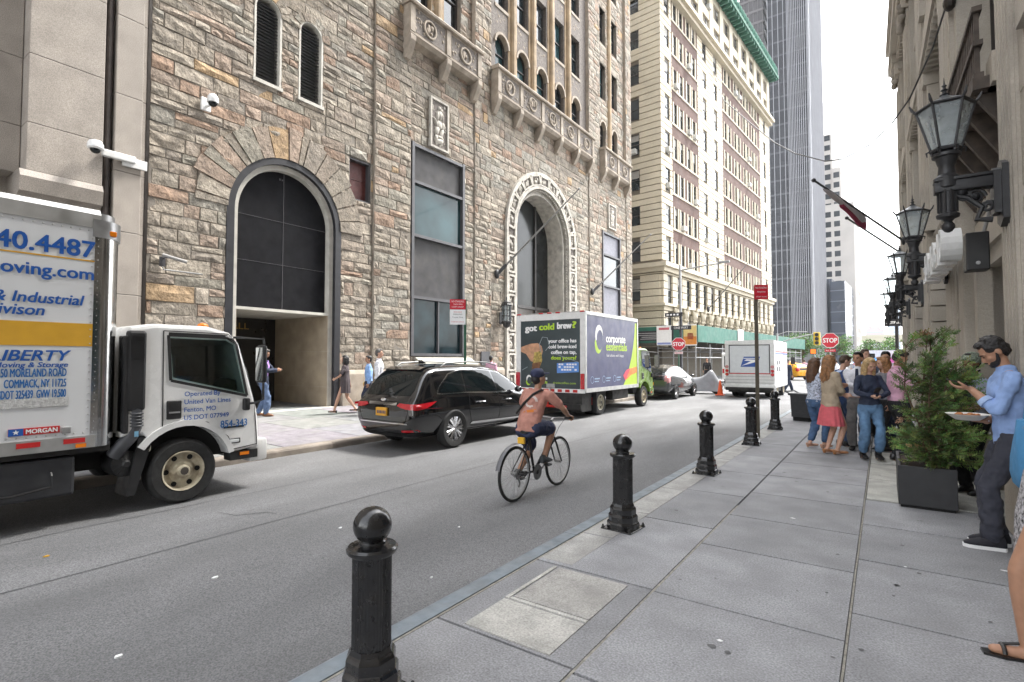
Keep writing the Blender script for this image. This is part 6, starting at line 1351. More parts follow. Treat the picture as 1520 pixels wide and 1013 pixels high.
htex = bpy.data.textures.new('hair_locks', 'CLOUDS'); htex.noise_scale = .035; htex.noise_depth = 2
def cap(m, a, b, r0, r1, n=12, e=.85):
    a, b = V(a), V(b); d = (b - a); l = d.length
    if l < 1e-5: return m.ell(a, r0, r0, r0)
    d = d / l
    m.path([a - d * r0 * e, a - d * r0 * e * .6, a, b, b + d * r1 * e * .6, b + d * r1 * e], [r0 * .25, r0 * .75, r0, r1, r1 * .75, r1 * .25], n)
def limb(m, pts, rs, n=12): 
    for a, b, r0, r1 in zip(pts[:-1], pts[1:], rs[:-1], rs[1:]): cap(m, a, b, r0, r1, n)
def fuse(m, name, mat, parent, vox, it=4, disp=0., tex=None):
    o = m.build(name, mat, parent)
    md = o.modifiers.new('r', 'REMESH'); md.mode = 'VOXEL'; md.voxel_size = vox; md.use_smooth_shade = True
    if it: md = o.modifiers.new('s', 'SMOOTH'); md.factor = .5; md.iterations = it
    if disp: md = o.modifiers.new('d', 'DISPLACE'); md.texture = tex; md.strength = disp; md.mid_level = .5; md.texture_coords = 'LOCAL'
    bake(o); o.data.polygons.foreach_set('use_smooth', [True] * len(o.data.polygons)); return o
def ik(a, b, l1, l2, pole):
    a, b, pole = V(a), V(b), V(pole); d = b - a; D = min(max(d.length, .05), (l1 + l2) * .999); u = d.normalized(); x = (l1 * l1 - l2 * l2 + D * D) / (2 * D); hh = math.sqrt(max(0, l1 * l1 - x * x))
    p = pole - u * pole.dot(u); p = p.normalized() if p.length > 1e-4 else u.orthogonal().normalized()
    return a + u * x + p * hh, a + u * D
def hand(m, w, d, n, side, curl=.5, s=1., grip=False):
    """palm from wrist w along d, palm facing n; thumb leaves the palm's side"""
    d = V(d).normalized(); n = V(n); n = (n - d * n.dot(d)).normalized(); t = d.cross(n) * side   # towards the thumb
    for k in range(4): cap(m, w + t * (.024 - .016 * k) * s + d * .01 * s, w + t * (.03 - .02 * k) * s + d * .085 * s, .014 * s, .0115 * s, 8)
    for k, L in enumerate((.068, .076, .070, .054)):
        p = w + t * (.03 - .02 * k) * s + d * .088 * s; a1 = curl * (.7 + .08 * k); a2 = curl * 1.7
        q = p + (d * cos(a1) + n * sin(a1)) * L * .5 * s; r_ = q + (d * cos(a2) + n * sin(a2)) * L * .32 * s; e = r_ + (d * cos(a2 * 1.35) + n * sin(a2 * 1.35)) * L * .25 * s
        limb(m, [p, q, r_, e], [.0098 * s, .009 * s, .0082 * s, .0072 * s], 8)
    p = w + t * .026 * s + d * .02 * s; q = p + (d * .6 + t * .75 + n * .35).normalized() * .038 * s; r_ = q + (d * .85 + t * (.3 - .4 * curl) + n * (.3 + .4 * curl)).normalized() * .03 * s; e = r_ + (d * .9 + n * .5 - t * .2 * curl).normalized() * .022 * s
    limb(m, [p, q, r_, e], [.015 * s, .0115 * s, .010 * s, .0085 * s], 8)

def person(label, loc, rz, h=1.75, female=False, skin='light', hair=('brown', 'short'), lean=0., head=(0., 0.), hl=None, hr=None, pl=(-1, -.6, -.6), pr=(1, -.6, -.6), nl=None, nr=None, fl=None, fr=None, top=None, bottom=None, shoes=None, jacket=None, vox=.0095, group=None, pel=None, curl=.5, dl=None, dr=None, beard=None, hem=.92, wide=1., toes=(0, 0), loose=.012):
    t = thing('person', label, 'person', loc, rz, group); s = h / 1.75; S = lambda *p: V(p) * s
    sw = (.155 if female else .178) * wide; hw = .09; R0 = Matrix.Rotation(-lean, 3, 'X')
    P = V(pel) if pel else S(0, 0, .93)
    sp = lambda x, y, z: P + R0 @ (V((x, y, z)) * s)
    neck = sp(0, .0, .56); hq = Matrix.Rotation(head[0], 3, 'Z') @ Matrix.Rotation(-lean * .35 - head[1], 3, 'X'); hb = neck + R0 @ S(0, .01, .055)
    hp = lambda x, y, z: hb + hq @ (V((x, y, z)) * s)
    sl, sr = sp(-sw, 0, .475), sp(sw, 0, .475)
    hl = V(hl) * s if hl else sl + S(-.07, .05, -.52); hr = V(hr) * s if hr else sr + S(.07, .05, -.52)
    if pel: pass
    el, hl = ik(sl, hl, .285 * s, .255 * s, pl); er, hr = ik(sr, hr, .285 * s, .255 * s, pr)
    fl = V(fl) * s if fl else S(-.10, 0, .085); fr = V(fr) * s if fr else S(.10, .02, .085)
    jl, jr = P + S(-hw, 0, -.02), P + S(hw, 0, -.02)
    kp = V((0, 1, .1)); kl, fl = ik(jl, fl, .43 * s, .43 * s, kp + V((-.1, 0, 0))); kr, fr = ik(jr, fr, .43 * s, .43 * s, kp + V((.1, 0, 0)))
    fem = female
    def torso(m, e, z0=-.1, z1=.52):
        prof = [(-.13, .125, .09), (-.06, .165 if fem else .158, .112), (.03, .160 if fem else .152, .108), (.14, .120 if fem else .140, .095), (.25, .135 if fem else .158, .108), (.36, .150 if fem else .172, .115 if not fem else .118), (.44, .145 if fem else .172, .10), (.49, .12 if fem else .14, .08), (.53, .065, .062)]
        rings = []
        for z, rx, ry in prof:
            if z < z0 - .03 or z > z1 + .03: continue
            k = 1 if z > .02 else 0
            c = sp(0, .012 if (fem and .25 < z < .4) else 0, z) if k else P + S(0, 0, z); Rm = R0 if k else Matrix.Identity(3)
            rings.append([c + Rm @ V((((rx * wide + e / s) * cos(a)) * s, ((ry + e / s) * sin(a)) * s, 0)) for a in [2 * pi * i / 20 for i in range(20)]])
        m.loft(rings)
        if fem and z1 > .3:
            for sx in (-1, 1): m.ell(sp(sx * .065, .085, .32), (.06 + e) * s, (.05 + e) * s, (.06 + e) * s, 10, 8)
    def arm(m, sh, e_, w, e, upto=1.):
        """upto: fraction of the whole arm that is covered"""
        pts = [sh, sh.lerp(e_, .5), e_]; rs = [.052, .045, .038]
        if fem: rs = [.043, .037, .031]
        if upto >= .45:
            q = min(1, (upto - .5) / .5) if upto > .5 else 0; 
            if q > 0: pts += [e_.lerp(w, min(.35, q)), e_.lerp(w, q)]; rs += [(.040 if not fem else .032), .026 if q > .8 else .033]
        else: pts = [sh, sh.lerp(e_, .75)]; rs = rs[:2]
        limb(m, pts, [r_ * s + e for r_ in rs])
    def leg(m, j, k, f, e, upto=1., wid=0.):
        pts = [j, j.lerp(k, .45), k]; rs = [.088, .073, .052]
        if upto < .45: pts = [j, j.lerp(k, upto * 2)]; rs = [.09, .07 + wid]
        elif upto > .5: q = (upto - .5) * 2; pts += [k.lerp(f, .3 * q), k.lerp(f, .65 * q), k.lerp(f, q)]; rs += [.054 + wid * .5, .043 + wid, .034 + wid]
        limb(m, pts, [r_ * s + e for r_ in rs])
    # ---- the body: one fused surface
    m = MB(); torso(m, 0); cap(m, sp(0, -.005, .50), hb + hq @ S(0, -.005, .05), .052 * s * (.88 if fem else 1), .048 * s * (.88 if fem else 1))
    cap(m, sp(-sw * .5, 0, .50), sl, .045 * s, .05 * s); cap(m, sp(sw * .5, 0, .50), sr, .045 * s, .05 * s)
    arm(m, sl, el, hl, 0); arm(m, sr, er, hr, 0)
    for j, k, f in ((jl, kl, fl), (jr, kr, fr)): leg(m, j, k, f, 0)
    dirl = V(dl) if dl else (hl - el); dirr = V(dr) if dr else (hr - er)
    hand(m, hl, dirl, nl or (1, .3, 0), 1 if False else -1, curl, s * (.92 if fem else 1)); hand(m, hr, dirr, nr or (-1, .3, 0), 1, curl, s * (.92 if fem else 1))
    A = hq.to_4x4()
    m.ell(hp(0, -.012, .125), .074 * s, .094 * s, .10 * s, 16, 12, hq); m.ell(hp(0, .025, .07), .058 * s, .066 * s, .075 * s, 14, 10, hq); m.ell(hp(0, .055, .028), .034 * s, .03 * s, .026 * s, 12, 8, hq)
    m.ell(hp(0, .072, .12), .052 * s, .022 * s, .018 * s, 10, 6, hq)
    limb(m, [hp(0, .084, .105), hp(0, .104, .078), hp(0, .098, .066)], [.0095 * s, .013 * s, .012 * s], 8); m.ell(hp(0, .084, .04), .024 * s, .014 * s, .012 * s, 10, 6, hq)
    for sx in (-1, 1): m.ell(hp(sx * .074, -.012, .09), .012 * s, .02 * s, .032 * s, 8, 8, hq); m.ell(hp(sx * .038, .058, .075), .025 * s, .02 * s, .022 * s, 8, 6, hq)
    for f, ty in ((fl, toes[0]), (fr, toes[1])):
        d = Matrix.Rotation(ty, 3, 'Z') @ V((0, 1, 0)); fl0 = f - S(0, 0, .05); limb(m, [f, fl0 - d * .03 * s, fl0 + d * .06 * s, fl0 + d * .15 * s], [.036 * s, .034 * s, .032 * s, .024 * s])
    body = fuse(m, 'body', SK[skin], t, vox, 3)
    m = MB()
    for sx in (-1, 1): m.ell(hp(sx * .031, .086, .105), .011 * s, .006 * s, .0055 * s, 8, 6, hq)
    m.build('eyes', eyem, t, smooth=60)
    hm = HAIR[hair[0]]; m = MB()
    for sx in (-1, 1): limb(m, [hp(sx * .015, .094, .124), hp(sx * .035, .092, .129), hp(sx * .052, .080, .122)], [.004 * s, .0045 * s, .003 * s], 6)
    m.build('eyebrows', hm, t)
    if not beard: m = MB(); m.ell(hp(0, .0965, .043), .02 * s, .006 * s, .005 * s, 10, 6, hq); m.build('lips', lipm, t, smooth=60)
    # ---- hair
    st = hair[1]; m = MB()
    if st:
        m.ell(hp(0, -.022, .142), .080 * s, .095 * s, .089 * s, 16, 12, hq); m.ell(hp(0, -.052, .10), .075 * s, .066 * s, .082 * s, 14, 10, hq)
        m.ell(hp(0, .038, .200), .05 * s, .042 * s, .028 * s, 12, 8, hq)
        rr = random.Random(int(loc[0] * 100))
        if st == 'curly_top':
            for _ in range(40): a = rr.uniform(0, 2 * pi); q = rr.uniform(.0, 1) ** .6; m.ell(hp(.062 * q * cos(a), -.026 + .08 * q * sin(a), .226 - .06 * q * q + rr.uniform(-.010, .010)), .013 * s, .013 * s, .012 * s, 7, 5)
        if st in ('long', 'curly'):
            w = .02 if st == 'curly' else 0
            for k in range(15):
                a = R(-35 + 250 * k / 14) + pi; x0, y0 = .072 * cos(a), -.02 + .075 * sin(a) * 1
                if y0 > .035: continue
                L = rr.uniform(.26, .34); pts = [hp(x0, y0, .15), hp(x0 * 1.08, y0 * 1.1 - .01, .05)]
                for j in (1, 2, 3): z = .05 - L * j / 3; b_ = hp(x0 * (1.1 + .05 * j), y0 * 1.1 - .02 - .01 * j, .05) + S(rr.uniform(-w, w), rr.uniform(-w, w), z - .05); pts.append(b_)
                limb(m, pts, [.03 * s, .032 * s, .03 * s, .027 * s, .016 * s], 8)
        if st == 'bob':
            for k in range(11):
                a = R(-30 + 240 * k / 10) + pi; x0, y0 = .075 * cos(a), -.015 + .08 * sin(a)
                limb(m, [hp(x0, y0, .14), hp(x0 * 1.1, y0 * 1.1, .04), hp(x0 * 1.05, y0 * 1.05, -.03)], [.03 * s, .03 * s, .02 * s], 8)
        fuse(m, 'hair', hm, t, vox, 2, .022 * s if st != 'short' else .012 * s, htex)
    if beard:
        m = MB(); m.ell(hp(0, .043, .026), .054 * s, .048 * s, .040 * s, 14, 10, hq); m.ell(hp(0, .072, .018), .034 * s, .026 * s, .028 * s, 12, 8, hq); limb(m, [hp(-.068, .0, .10), hp(-.06, .03, .04), hp(-.03, .065, .012)], [.010 * s, .014 * s, .016 * s], 8); limb(m, [hp(.068, .0, .10), hp(.06, .03, .04), hp(.03, .065, .012)], [.010 * s, .014 * s, .016 * s], 8); limb(m, [hp(-.026, .098, .052), hp(0, .106, .058), hp(.026, .098, .052)], [.007 * s, .009 * s, .007 * s], 8)
        fuse(m, 'beard', HAIR[beard], t, vox * .8, 1, .008, htex)
    # ---- clothes
    if top:
        mt, sleeve = top[:2]; m = MB(); torso(m, loose, hem - .93 if hem < .93 else hem - .96, .50)
        cap(m, sp(-sw * .5, 0, .49), sl, .045 * s + loose, .052 * s + loose); cap(m, sp(sw * .5, 0, .49), sr, .045 * s + loose, .052 * s + loose)
        arm(m, sl, el, hl, loose, sleeve); arm(m, sr, er, hr, loose, sleeve)
        if len(top) > 2: cap(m, sp(0, -.008, .50), sp(0, -.004, .57), .071 * s, .066 * s, 14, .25)
        fuse(m, top[3] if len(top) > 3 else 'shirt', mt, t, vox, 3, .016 * s, ctex)
    if jacket:
        m = MB(); torso(m, .022, -.16, .49); cap(m, sp(-sw * .5, 0, .49), sl, .05 * s + .02, .056 * s + .02); cap(m, sp(sw * .5, 0, .49), sr, .05 * s + .02, .056 * s + .02)
        arm(m, sl, el, hl, .02, .97); arm(m, sr, er, hr, .02, .97); jo = fuse(m, 'jacket', jacket[0], t, vox, 3, .016 * s, ctex)
        b2 = bvh_of(jo)
        if jacket[1] and lean < .2: panel('shirt_front', b2, [(-.075 * s, P.z + .52 * s), (.075 * s, P.z + .52 * s), (.045 * s, P.z + .3 * s), (.02 * s, P.z + .12 * s), (-.02 * s, P.z + .12 * s), (-.045 * s, P.z + .3 * s)], 'y', 1, jacket[1], t, .004, .03)
    if bottom:
        k, mt = bottom[:2]; m = MB()
        if k in ('trousers', 'jeans', 'shorts'):
            torso(m, .013, -.14, .10); up = {'trousers': .98, 'jeans': bottom[2] if len(bottom) > 2 else .96, 'shorts': .40}[k]
            for j, q, f in ((jl, kl, fl), (jr, kr, fr)): leg(m, j, q, f, .014, up, .022 if k != 'shorts' else .02)
            cap(m, jl, jr, .10 * s, .10 * s); fuse(m, k, mt, t, vox, 3, .02 * s, ctex)
        else:
            hz = bottom[2] * s; zt = bottom[3] * s if len(bottom) > 3 else P.z + .13 * s; fl_ = bottom[4] if len(bottom) > 4 else .24; N_ = 72; rings = []
            for q in [i / 9 for i in range(10)]:
                z = zt + (hz - zt) * q; a0 = .135 if fem else .15
                rx = (a0 + (.185 - a0) * min(1, q * 2.2) + (fl_ - .185) * max(0, (q - .3) / .7)) * s; ry = rx * .78; w_ = .05 * q
                rings.append([V((P.x + rx * (1 + w_ * cos(14 * a) * .8) * cos(a), P.y + ry * (1 + w_ * cos(14 * a) * .8) * sin(a), z)) for a in [2 * pi * i / N_ for i in range(N_)]])
            rings += [[V((p.x * .97 + P.x * .03, p.y * .97 + P.y * .03, p.z)) for p in r_] for r_ in rings[::-1]]
            m.loft(rings, cap=False); m.build(k, mt, t, smooth=70)
    if shoes:
        kind, mt = shoes[:2]
        for f, ty in ((fl, toes[0]), (fr, toes[1])):
            d = Matrix.Rotation(ty, 3, 'Z') @ V((0, 1, 0)); b = f - V((0, 0, .085 * s)); m = MB(); x = d.cross(V((0, 0, 1)))
            def sec(y, w, z0, z1): return [b + d * y * s + x * (w * s * cos(a)) + V((0, 0, s * ((z0 + z1) / 2 + (z1 - z0) / 2 * max(-.85, min(1, 1.25 * sin(a)))))) for a in [2 * pi * i / 14 for i in range(14)]]
            hh = {'boot': .05, 'heel': .03}.get(kind, 0)
            m.loft([sec(-.085, .02, .015 + hh * .4, .07), sec(-.07, .037, .008 + hh, .11 if kind != 'heel' else .08), sec(-.02, .042, .008 + hh, .125 if kind != 'heel' else .065), sec(.04, .044, .008 + hh * .3, .095 if kind != 'heel' else .05), sec(.10, .048, .008, .072 if kind != 'heel' else .045), sec(.155, .042, .008, .055), sec(.185, .02, .012, .04)])
            if kind == 'boot': cap(m, f + V((0, 0, -.03)), f + V((0, 0, .10)), .05 * s, .05 * s)
            if kind in ('boot', 'heel'): m.lathe([(.022, 0), (.03, hh + .02)], b - d * .055 * s, 10)
            sh = m.build('shoe', mt, t, smooth=50)
            if kind == 'sneaker':
                q = MB(); q.loft([[b + d * y * s + x * (w * s * c) + V((0, 0, z)) for y, w, c in ((-.088, .016, -1), (-.074, .037, -1), (.0, .043, -1), (.10, .05, -1), (.16, .043, -1), (.192, .016, -1), (.192, .016, 1), (.16, .043, 1), (.10, .05, 1), (.0, .043, 1), (-.074, .037, 1), (-.088, .016, 1))] for z in (.0, .028)]); q.build('sole', whitevinyl, sh)
    return t, dict(hp=hp, sp=sp, hl=hl, hr=hr, el=el, er=er, P=P, s=s, dl=dirl.normalized(), dr=dirr.normalized(), fl=fl, fr=fr, kl=kl, kr=kr, body=body)
def held(name, label, cat, owner, p, mb, mat, part='case'):
    """a thing held by a person: top level, placed in the street frame"""
    T = Matrix.Translation(owner.location) @ Matrix.Rotation(owner.rotation_euler.z, 4, 'Z'); o = thing(name, label, cat, T @ V(p), owner.rotation_euler.z); mb.build(part, mat, o); return o
def phone(owner, p, label, tilt=.6):
    m = MB(Matrix.Rotation(tilt, 4, 'X')); m.bbox(-.038, .038, -.075, .075, -.005, .005, .003); return held('phone', label, 'phone', owner, p, m, blackpl)

cotton = lambda n, c, **k: C(n, c, **k)
denim = C('blue_denim', (.055, .105, .20), vs=9, var=.3); denimd = C('dark_denim', (.035, .065, .13), vs=9, var=.25)
navy = C('navy_cloth', (.020, .028, .055)); charcoal = C('charcoal_cloth', (.045, .045, .055)); greyc = C('grey_trouser', (.16, .155, .15)); whitec = C('white_cotton', (.66, .67, .72)); palebl = C('pale_blue_cotton', (.42, .52, .70)); blackc = C('black_cloth', (.014, .014, .016))
brownl = M('brown_leather', (.16, .065, .025), .45); tanl = M('tan_leather', (.34, .15, .06), .45); blackl = M('black_leather', (.014, .013, .013), .35); nudel = M('nude_leather', (.42, .24, .16), .45)

# the man with the plate, in profile on the right
oxford = C('blue_oxford_cloth', (.26, .38, .66), bump=.5, bs=14, vs=10, var=.1)
man, J = person('bearded man in a light blue shirt and dark trousers looking at his phone', (.865, 6.1, 0), R(94), 1.80, skin='tan', hair=('black', 'curly_top'), lean=.05, head=(R(4), R(38)), hl=(-.08, .25, 1.31), hr=(.06, .13, 1.03), pl=(-.55, -.45, -1), pr=(.6, -.6, -1), nl=(.2, .2, .9), nr=(0, .2, 1), dl=(.15, 1, .12), dr=(-.2, 1, .05), top=(oxford, .74, True), hem=.82, bottom=('trousers', C('slate_trouser', (.038, .040, .055), bump=.5, bs=12)), shoes=('sneaker', C('black_canvas', (.018, .018, .024))), beard='black', vox=.0075, fl=(-.085, .14, .085), fr=(.08, .08, .085), pel=(0, -.02, .955), curl=.55, loose=.014, wide=.97)
m = MB(); 
cuffm = C('pale_cuff', (.36, .48, .72))
for e_, w_ in ((J['el'], J['hl']), (J['er'], J['hr'])): m.path([e_.lerp(w_, .36), e_.lerp(w_, .52)], [.058, .052], 14)
m.build('rolled_cuffs', cuffm, man, smooth=40)
m = MB(); [m.ell(J['sp'](.0, .138 - (.02 if z > .4 else 0), z), .006, .004, .006, 6, 5) for z in (.02, .12, .22, .32, .42)]; m.build('buttons', whitevinyl, man)
phone(man, J['hl'] + J['dl'] * .085 + V((.02, 0, .045)), 'black phone in the hand of the bearded man', .35)
pw = J['hr'] + J['dr'] * .10 + V((.0, .03, .055))
T = Matrix.Translation(man.location) @ Matrix.Rotation(man.rotation_euler.z, 4, 'Z'); plate = thing('plate', 'white paper plate of food held by the bearded man', 'plate', T @ pw)
m = MB(); m.lathe([(.001, -.05), (.085, -.05), (.15, .0), (.156, .003), (.145, .0), (.083, -.042), (.001, -.042)], n=28); m.build('dish', M('paper_plate', (.70, .68, .63), .6), plate, smooth=40)
m = MB(); rr = random.Random(3); [m.ell((rr.uniform(-.07, .07), rr.uniform(-.07, .07), -.012 + rr.uniform(-.006, .012)), rr.uniform(.012, .025), rr.uniform(.01, .02), .012, 7, 5) for _ in range(24)]; m.build('food', M('rice_and_sauce', (.38, .15, .05), .6, var=.5, vs=50), plate)

# the woman cut off by the right edge
wm, J = person('woman in patterned skirt and black sandals cut by the right edge', (.715, 3.95, 0), R(97), 1.66, True, 'tan', ('brown', 'long'), top=(C('blue_blouse', (.10, .22, .38)), .7), bottom=('skirt', M('black_white_print', (.30, .29, .30), .85, var=.95, vs=60), .50, 1.06, .20), vox=.009, lean=-.16, hl=(-.13, -.06, 1.22), hr=(.2, -.05, .95), fl=(-.03, .13, .085), fr=(.10, -.08, .085))
for f in (J['fl'], J['fr']):
    m = MB(); b = f - V((0, 0, .085)); m.prism([(b.x - .028, b.y - .08), (b.x + .028, b.y - .08), (b.x + .035, b.y + .02), (b.x + .045, b.y + .10), (b.x + .03, b.y + .185), (b.x - .03, b.y + .185), (b.x - .045, b.y + .10), (b.x - .035, b.y + .02)], 'z', -.002, .014); so_ = m.build('sandal', blackl, wm)
    m = MB(); R2 = [V((b.x + .043 * cos(a), b.y + .10, .028 + .032 * sin(a))) for a in [R(180 * k / 8) for k in range(9)]]; m.path(R2, .011, 6); m.path([V((b.x + .04 * cos(a), b.y - .045 + .02 * sin(a), .075)) for a in [2 * pi * k / 12 for k in range(13)]], .007, 6); m.path([(b.x, b.y + .10, .066), (b.x, b.y + .02, .085)], .008, 6); m.build('straps', blackl, so_)
bag = thing('shoulder_bag', 'bright blue cloth bag hanging at the right edge', 'bag', (.66, 4.1, .90)); m = MB(); rr = random.Random(8)
m.loft([[V(((.02 + .055 * w) * cos(a) * (1 + .12 * sin(3 * a + z * 9)), .17 * w * sin(a) * (1 + .08 * sin(4 * a + z * 7)), z)) for a in [2 * pi * k / 28 for k in range(28)]] for z, w in ((-.03, .35), (.0, .8), (.06, 1.0), (.14, 1.02), (.22, .9), (.30, .7), (.36, .5))]); m.build('pouch', C('bright_blue_cloth', (.06, .22, .42), bump=.7, bs=12), bag, smooth=60); m = MB(); m.path([(0, -.06, .34), (.02, -.04, .55), (.04, .0, .6), (.02, .05, .55), (0, .07, .34)], .012, 6); m.build('strap', C('bright_blue_cloth', (.06, .22, .42)), bag)

# the crowd by the planter
G = 'people waiting on the near pavement'
person('woman with very long brown hair in a floral top and skinny jeans', (-1.02, 11.0, 0), R(-40), 1.62, True, 'light', ('chestnut', 'long'), head=(R(-10), .1), top=(M('floral_print', (.42, .46, .55), .85, var=.7, vs=38), .9), hem=.86, bottom=('jeans', denim, .92), shoes=('heel', nudel), group=G, hl=(-.2, .12, .86), hr=(.18, .2, .95), fl=(-.1, -.04, .1), fr=(.1, .1, .1))
person('woman in a coral skirt and beige jacket with curly ginger hair', (-.74, 10.42, 0), R(-52), 1.66, True, 'light', ('ginger', 'curly'), top=(C('cream_top', (.55, .52, .46)), .5), jacket=(C('beige_jacket', (.40, .32, .23)), None), bottom=('skirt', C('coral_skirt', (.58, .11, .13), bump=.2), .52, 1.02, .25), shoes=('heel', tanl), group=G, hl=(.06, .20, 1.06), hr=(-.04, .22, 1.08), pl=(-1, -.3, -.5), pr=(1, -.3, -.5), fl=(-.08, -.02, .1), fr=(.08, .06, .1), dl=(1, .2, 0), dr=(-1, .2, 0))
person('man in a blue suit behind the coral-skirt woman', (-.62, 11.55, 0), R(-60), 1.68, False, 'light', ('brown', 'short'), head=(0, .5), top=(palebl, .9), jacket=(C('blue_suit', (.035, .065, .16)), whitec), bottom=('jeans', denimd, .98), shoes=('shoe', blackl), group=G, hl=(-.06, .33, 1.15), hr=(.06, .33, 1.15))
pw_, J = person('man in white shirt and dark tie with arms folded', (-.36, 11.15, 0), R(172), 1.72, False, 'tan', ('black', 'short'), head=(R(-12), .05), top=(whitec, .97, True), bottom=('trousers', greyc), shoes=('shoe', blackl), group=G, hl=(.13, .22, 1.17), hr=(-.12, .25, 1.12), pl=(-1, .1, -.6), pr=(1, .1, -.6), dl=(1, .1, .1), dr=(-1, .1, .1), hem=1.0)
m = MB(); m.prism([(-.02, 1.44), (.02, 1.44), (.034, 1.2), (0, 1.15), (-.034, 1.2)], 'y', .122, .13); m.build('tie', navy, pw_)
gj, J = person('blond girl in navy jacket and ripped jeans looking at her phone', (-.19, 10.22, 0), R(-160), 1.62, True, 'light', ('blond', 'long'), head=(R(10), .45), top=(navy, .97), hem=.90, bottom=('jeans', C('washed_denim', (.10, .19, .32), vs=7, var=.4), .90), shoes=('boot', blackl), group=G, hl=(-.05, .30, 1.10), hr=(.07, .30, 1.11), pl=(-1, -.2, -.6), pr=(1, -.2, -.6), nl=(.5, 0, .8), nr=(-.5, 0, .8), fl=(-.11, .02, .1), fr=(.11, -.02, .1))
phone(gj, (.01, .37, 1.13), 'dark phone in the hands of the blond girl')
person('man in a dark suit standing behind the blond girl', (.05, 12.1, 0), R(150), 1.74, False, 'tan', ('black', 'short'), head=(R(25), .1), top=(whitec, .9), jacket=(C('dark_suit', (.025, .035, .06)), whitec), bottom=('trousers', navy), shoes=('shoe', blackl), group=G)
pk, J = person('man in pink shirt and black trousers half hidden by the evergreen', (.17, 10.25, 0), R(-74), 1.74, False, 'tan', ('black', 'short'), head=(0, .5), top=(C('pink_cotton', (.56, .32, .42)), .97, True), bottom=('trousers', blackc), shoes=('shoe', blackl), group=G, hl=(-.06, .34, 1.14), hr=(.06, .34, 1.15), hem=1.0)
phone(pk, (0, .42, 1.17), 'dark phone held by the man in the pink shirt')
ch, J = person('woman with patterned headscarf and black apron in the doorway', (.87, 8.35, 0), R(128), 1.66, True, 'brown', ('black', 'short'), head=(R(15), .0), top=(C('pale_grey_blue', (.34, .37, .46)), .6), bottom=('trousers', blackc), shoes=('shoe', blackl), hl=(-.12, .22, 1.05), hr=(.12, .22, 1.05))
m = MB(); m.ell(J['hp'](0, -.02, .15), .092, .108, .088, 16, 10); m.build('headscarf', M('scarf_print', (.22, .26, .20), .85, var=.8, vs=45), ch, smooth=60)
m = MB(); m.prism([(-.12, .60), (.12, .60), (.15, 1.05), (.075, 1.30), (-.075, 1.30), (-.15, 1.05)], 'y', .125, .14); m.path([(-.075, .13, 1.30), (-.08, .06, 1.43), (-.03, -.07, 1.47)], .012, 6); m.path([(.075, .13, 1.30), (.08, .06, 1.43), (.03, -.07, 1.47)], .012, 6); m.build('apron', blackc, ch)
person('auburn-haired woman in a grey top half hidden behind the blond girl', (.02, 11.35, 0), R(120), 1.64, True, 'light', ('ginger', 'long'), head=(0, .25), top=(C('grey_knit', (.20, .20, .22)), .9), bottom=('trousers', blackc), shoes=('shoe', blackl), group=G)
person('tall man in a pale shirt at the back of the crowd', (-.30, 13.2, 0), R(-150), 1.80, False, 'light', ('brown', 'short'), top=(palebl, .95, True), bottom=('trousers', charcoal), shoes=('shoe', blackl), group=G)
person('man in a dark jacket at the back of the crowd near the limestone wall', (.28, 13.6, 0), R(-100), 1.76, False, 'brown', ('black', 'short'), top=(whitec, .9), jacket=(charcoal, None), bottom=('trousers', charcoal), shoes=('shoe', blackl), group=G)
# far pavement
F = 'people on the far pavement'
ms, J = person('man in navy suit jacket and lilac shirt on his phone outside the arched entrance', (-13.6, 7.70, .08), R(-50), 1.80, False, 'tan', ('grey', 'short'), head=(0, .4), top=(C('lilac_cotton', (.38, .22, .55)), .9), jacket=(navy, C('lilac_cotton', (.38, .22, .55))), bottom=('trousers', C('blue_chino', (.10, .15, .26))), shoes=('shoe', brownl), group=F, hl=(-.05, .36, 1.2), hr=(.06, .36, 1.2), fl=(-.09, -.15, .085), fr=(.09, .12, .085))
phone(ms, (0, .44, 1.22), 'pale phone held by the man in the navy suit jacket')
person('woman in dark brown dress striding left in front of the stone wall', (-12.5, 9.5, .08), R(128), 1.62, True, 'light', ('black', 'bob'), top=(C('brown_dress_cloth', (.07, .055, .06)), .42, 'x', 'dress_top'), bottom=('dress', C('brown_dress_cloth', (.07, .055, .06)), .62, 1.3, .20), shoes=('heel', blackl), group=F, hl=(-.12, .28, 1.05), hr=(.2, -.10, .85), fl=(-.08, .30, .1), fr=(.08, -.30, .14))
person('man in light blue shirt walking towards us beside the dark car', (-12.4, 10.25, .08), R(150), 1.62, False, 'tan', ('black', 'short'), top=(C('sky_blue_cotton', (.24, .40, .70)), .95, True), bottom=('trousers', navy), shoes=('shoe', blackl), group=F, fl=(-.09, .15, .085), fr=(.09, -.15, .085))
person('man in white shirt seen from behind beside the dark car', (-11.6, 9.95, .06), R(-48), 1.82, False, 'light', ('grey', 'short'), top=(whitec, .97, True), bottom=('trousers', greyc), shoes=('shoe', blackl), group=F, fl=(-.09, .18, .085), fr=(.09, -.12, .085))
person('person in pink shirt seen over the dark car roof', (-12.8, 16.7, .08), R(10), 1.66, False, 'brown', ('black', 'short'), top=(C('pink_cotton', (.56, .32, .42)), .95, True), bottom=('trousers', charcoal), shoes=('shoe', blackl), group=F)
person('walker in a dark blue coat crossing beside the mail truck', (-4.15, 31.5, -.13), R(-45), 1.74, False, 'tan', ('black', 'short'), top=(navy, .97), hem=.8, bottom=('trousers', navy), shoes=('shoe', blackl), group='far pedestrians', vox=.014, fl=(-.09, .3, .1), fr=(.09, -.3, .12))
person('person in black near the covered motorcycle', (-9.6, 36.2, -.0), R(170), 1.7, False, 'tan', ('black', 'short'), top=(blackc, .97), bottom=('trousers', blackc), shoes=('shoe', blackl), group='far pedestrians', vox=.016)
rr = random.Random(21)
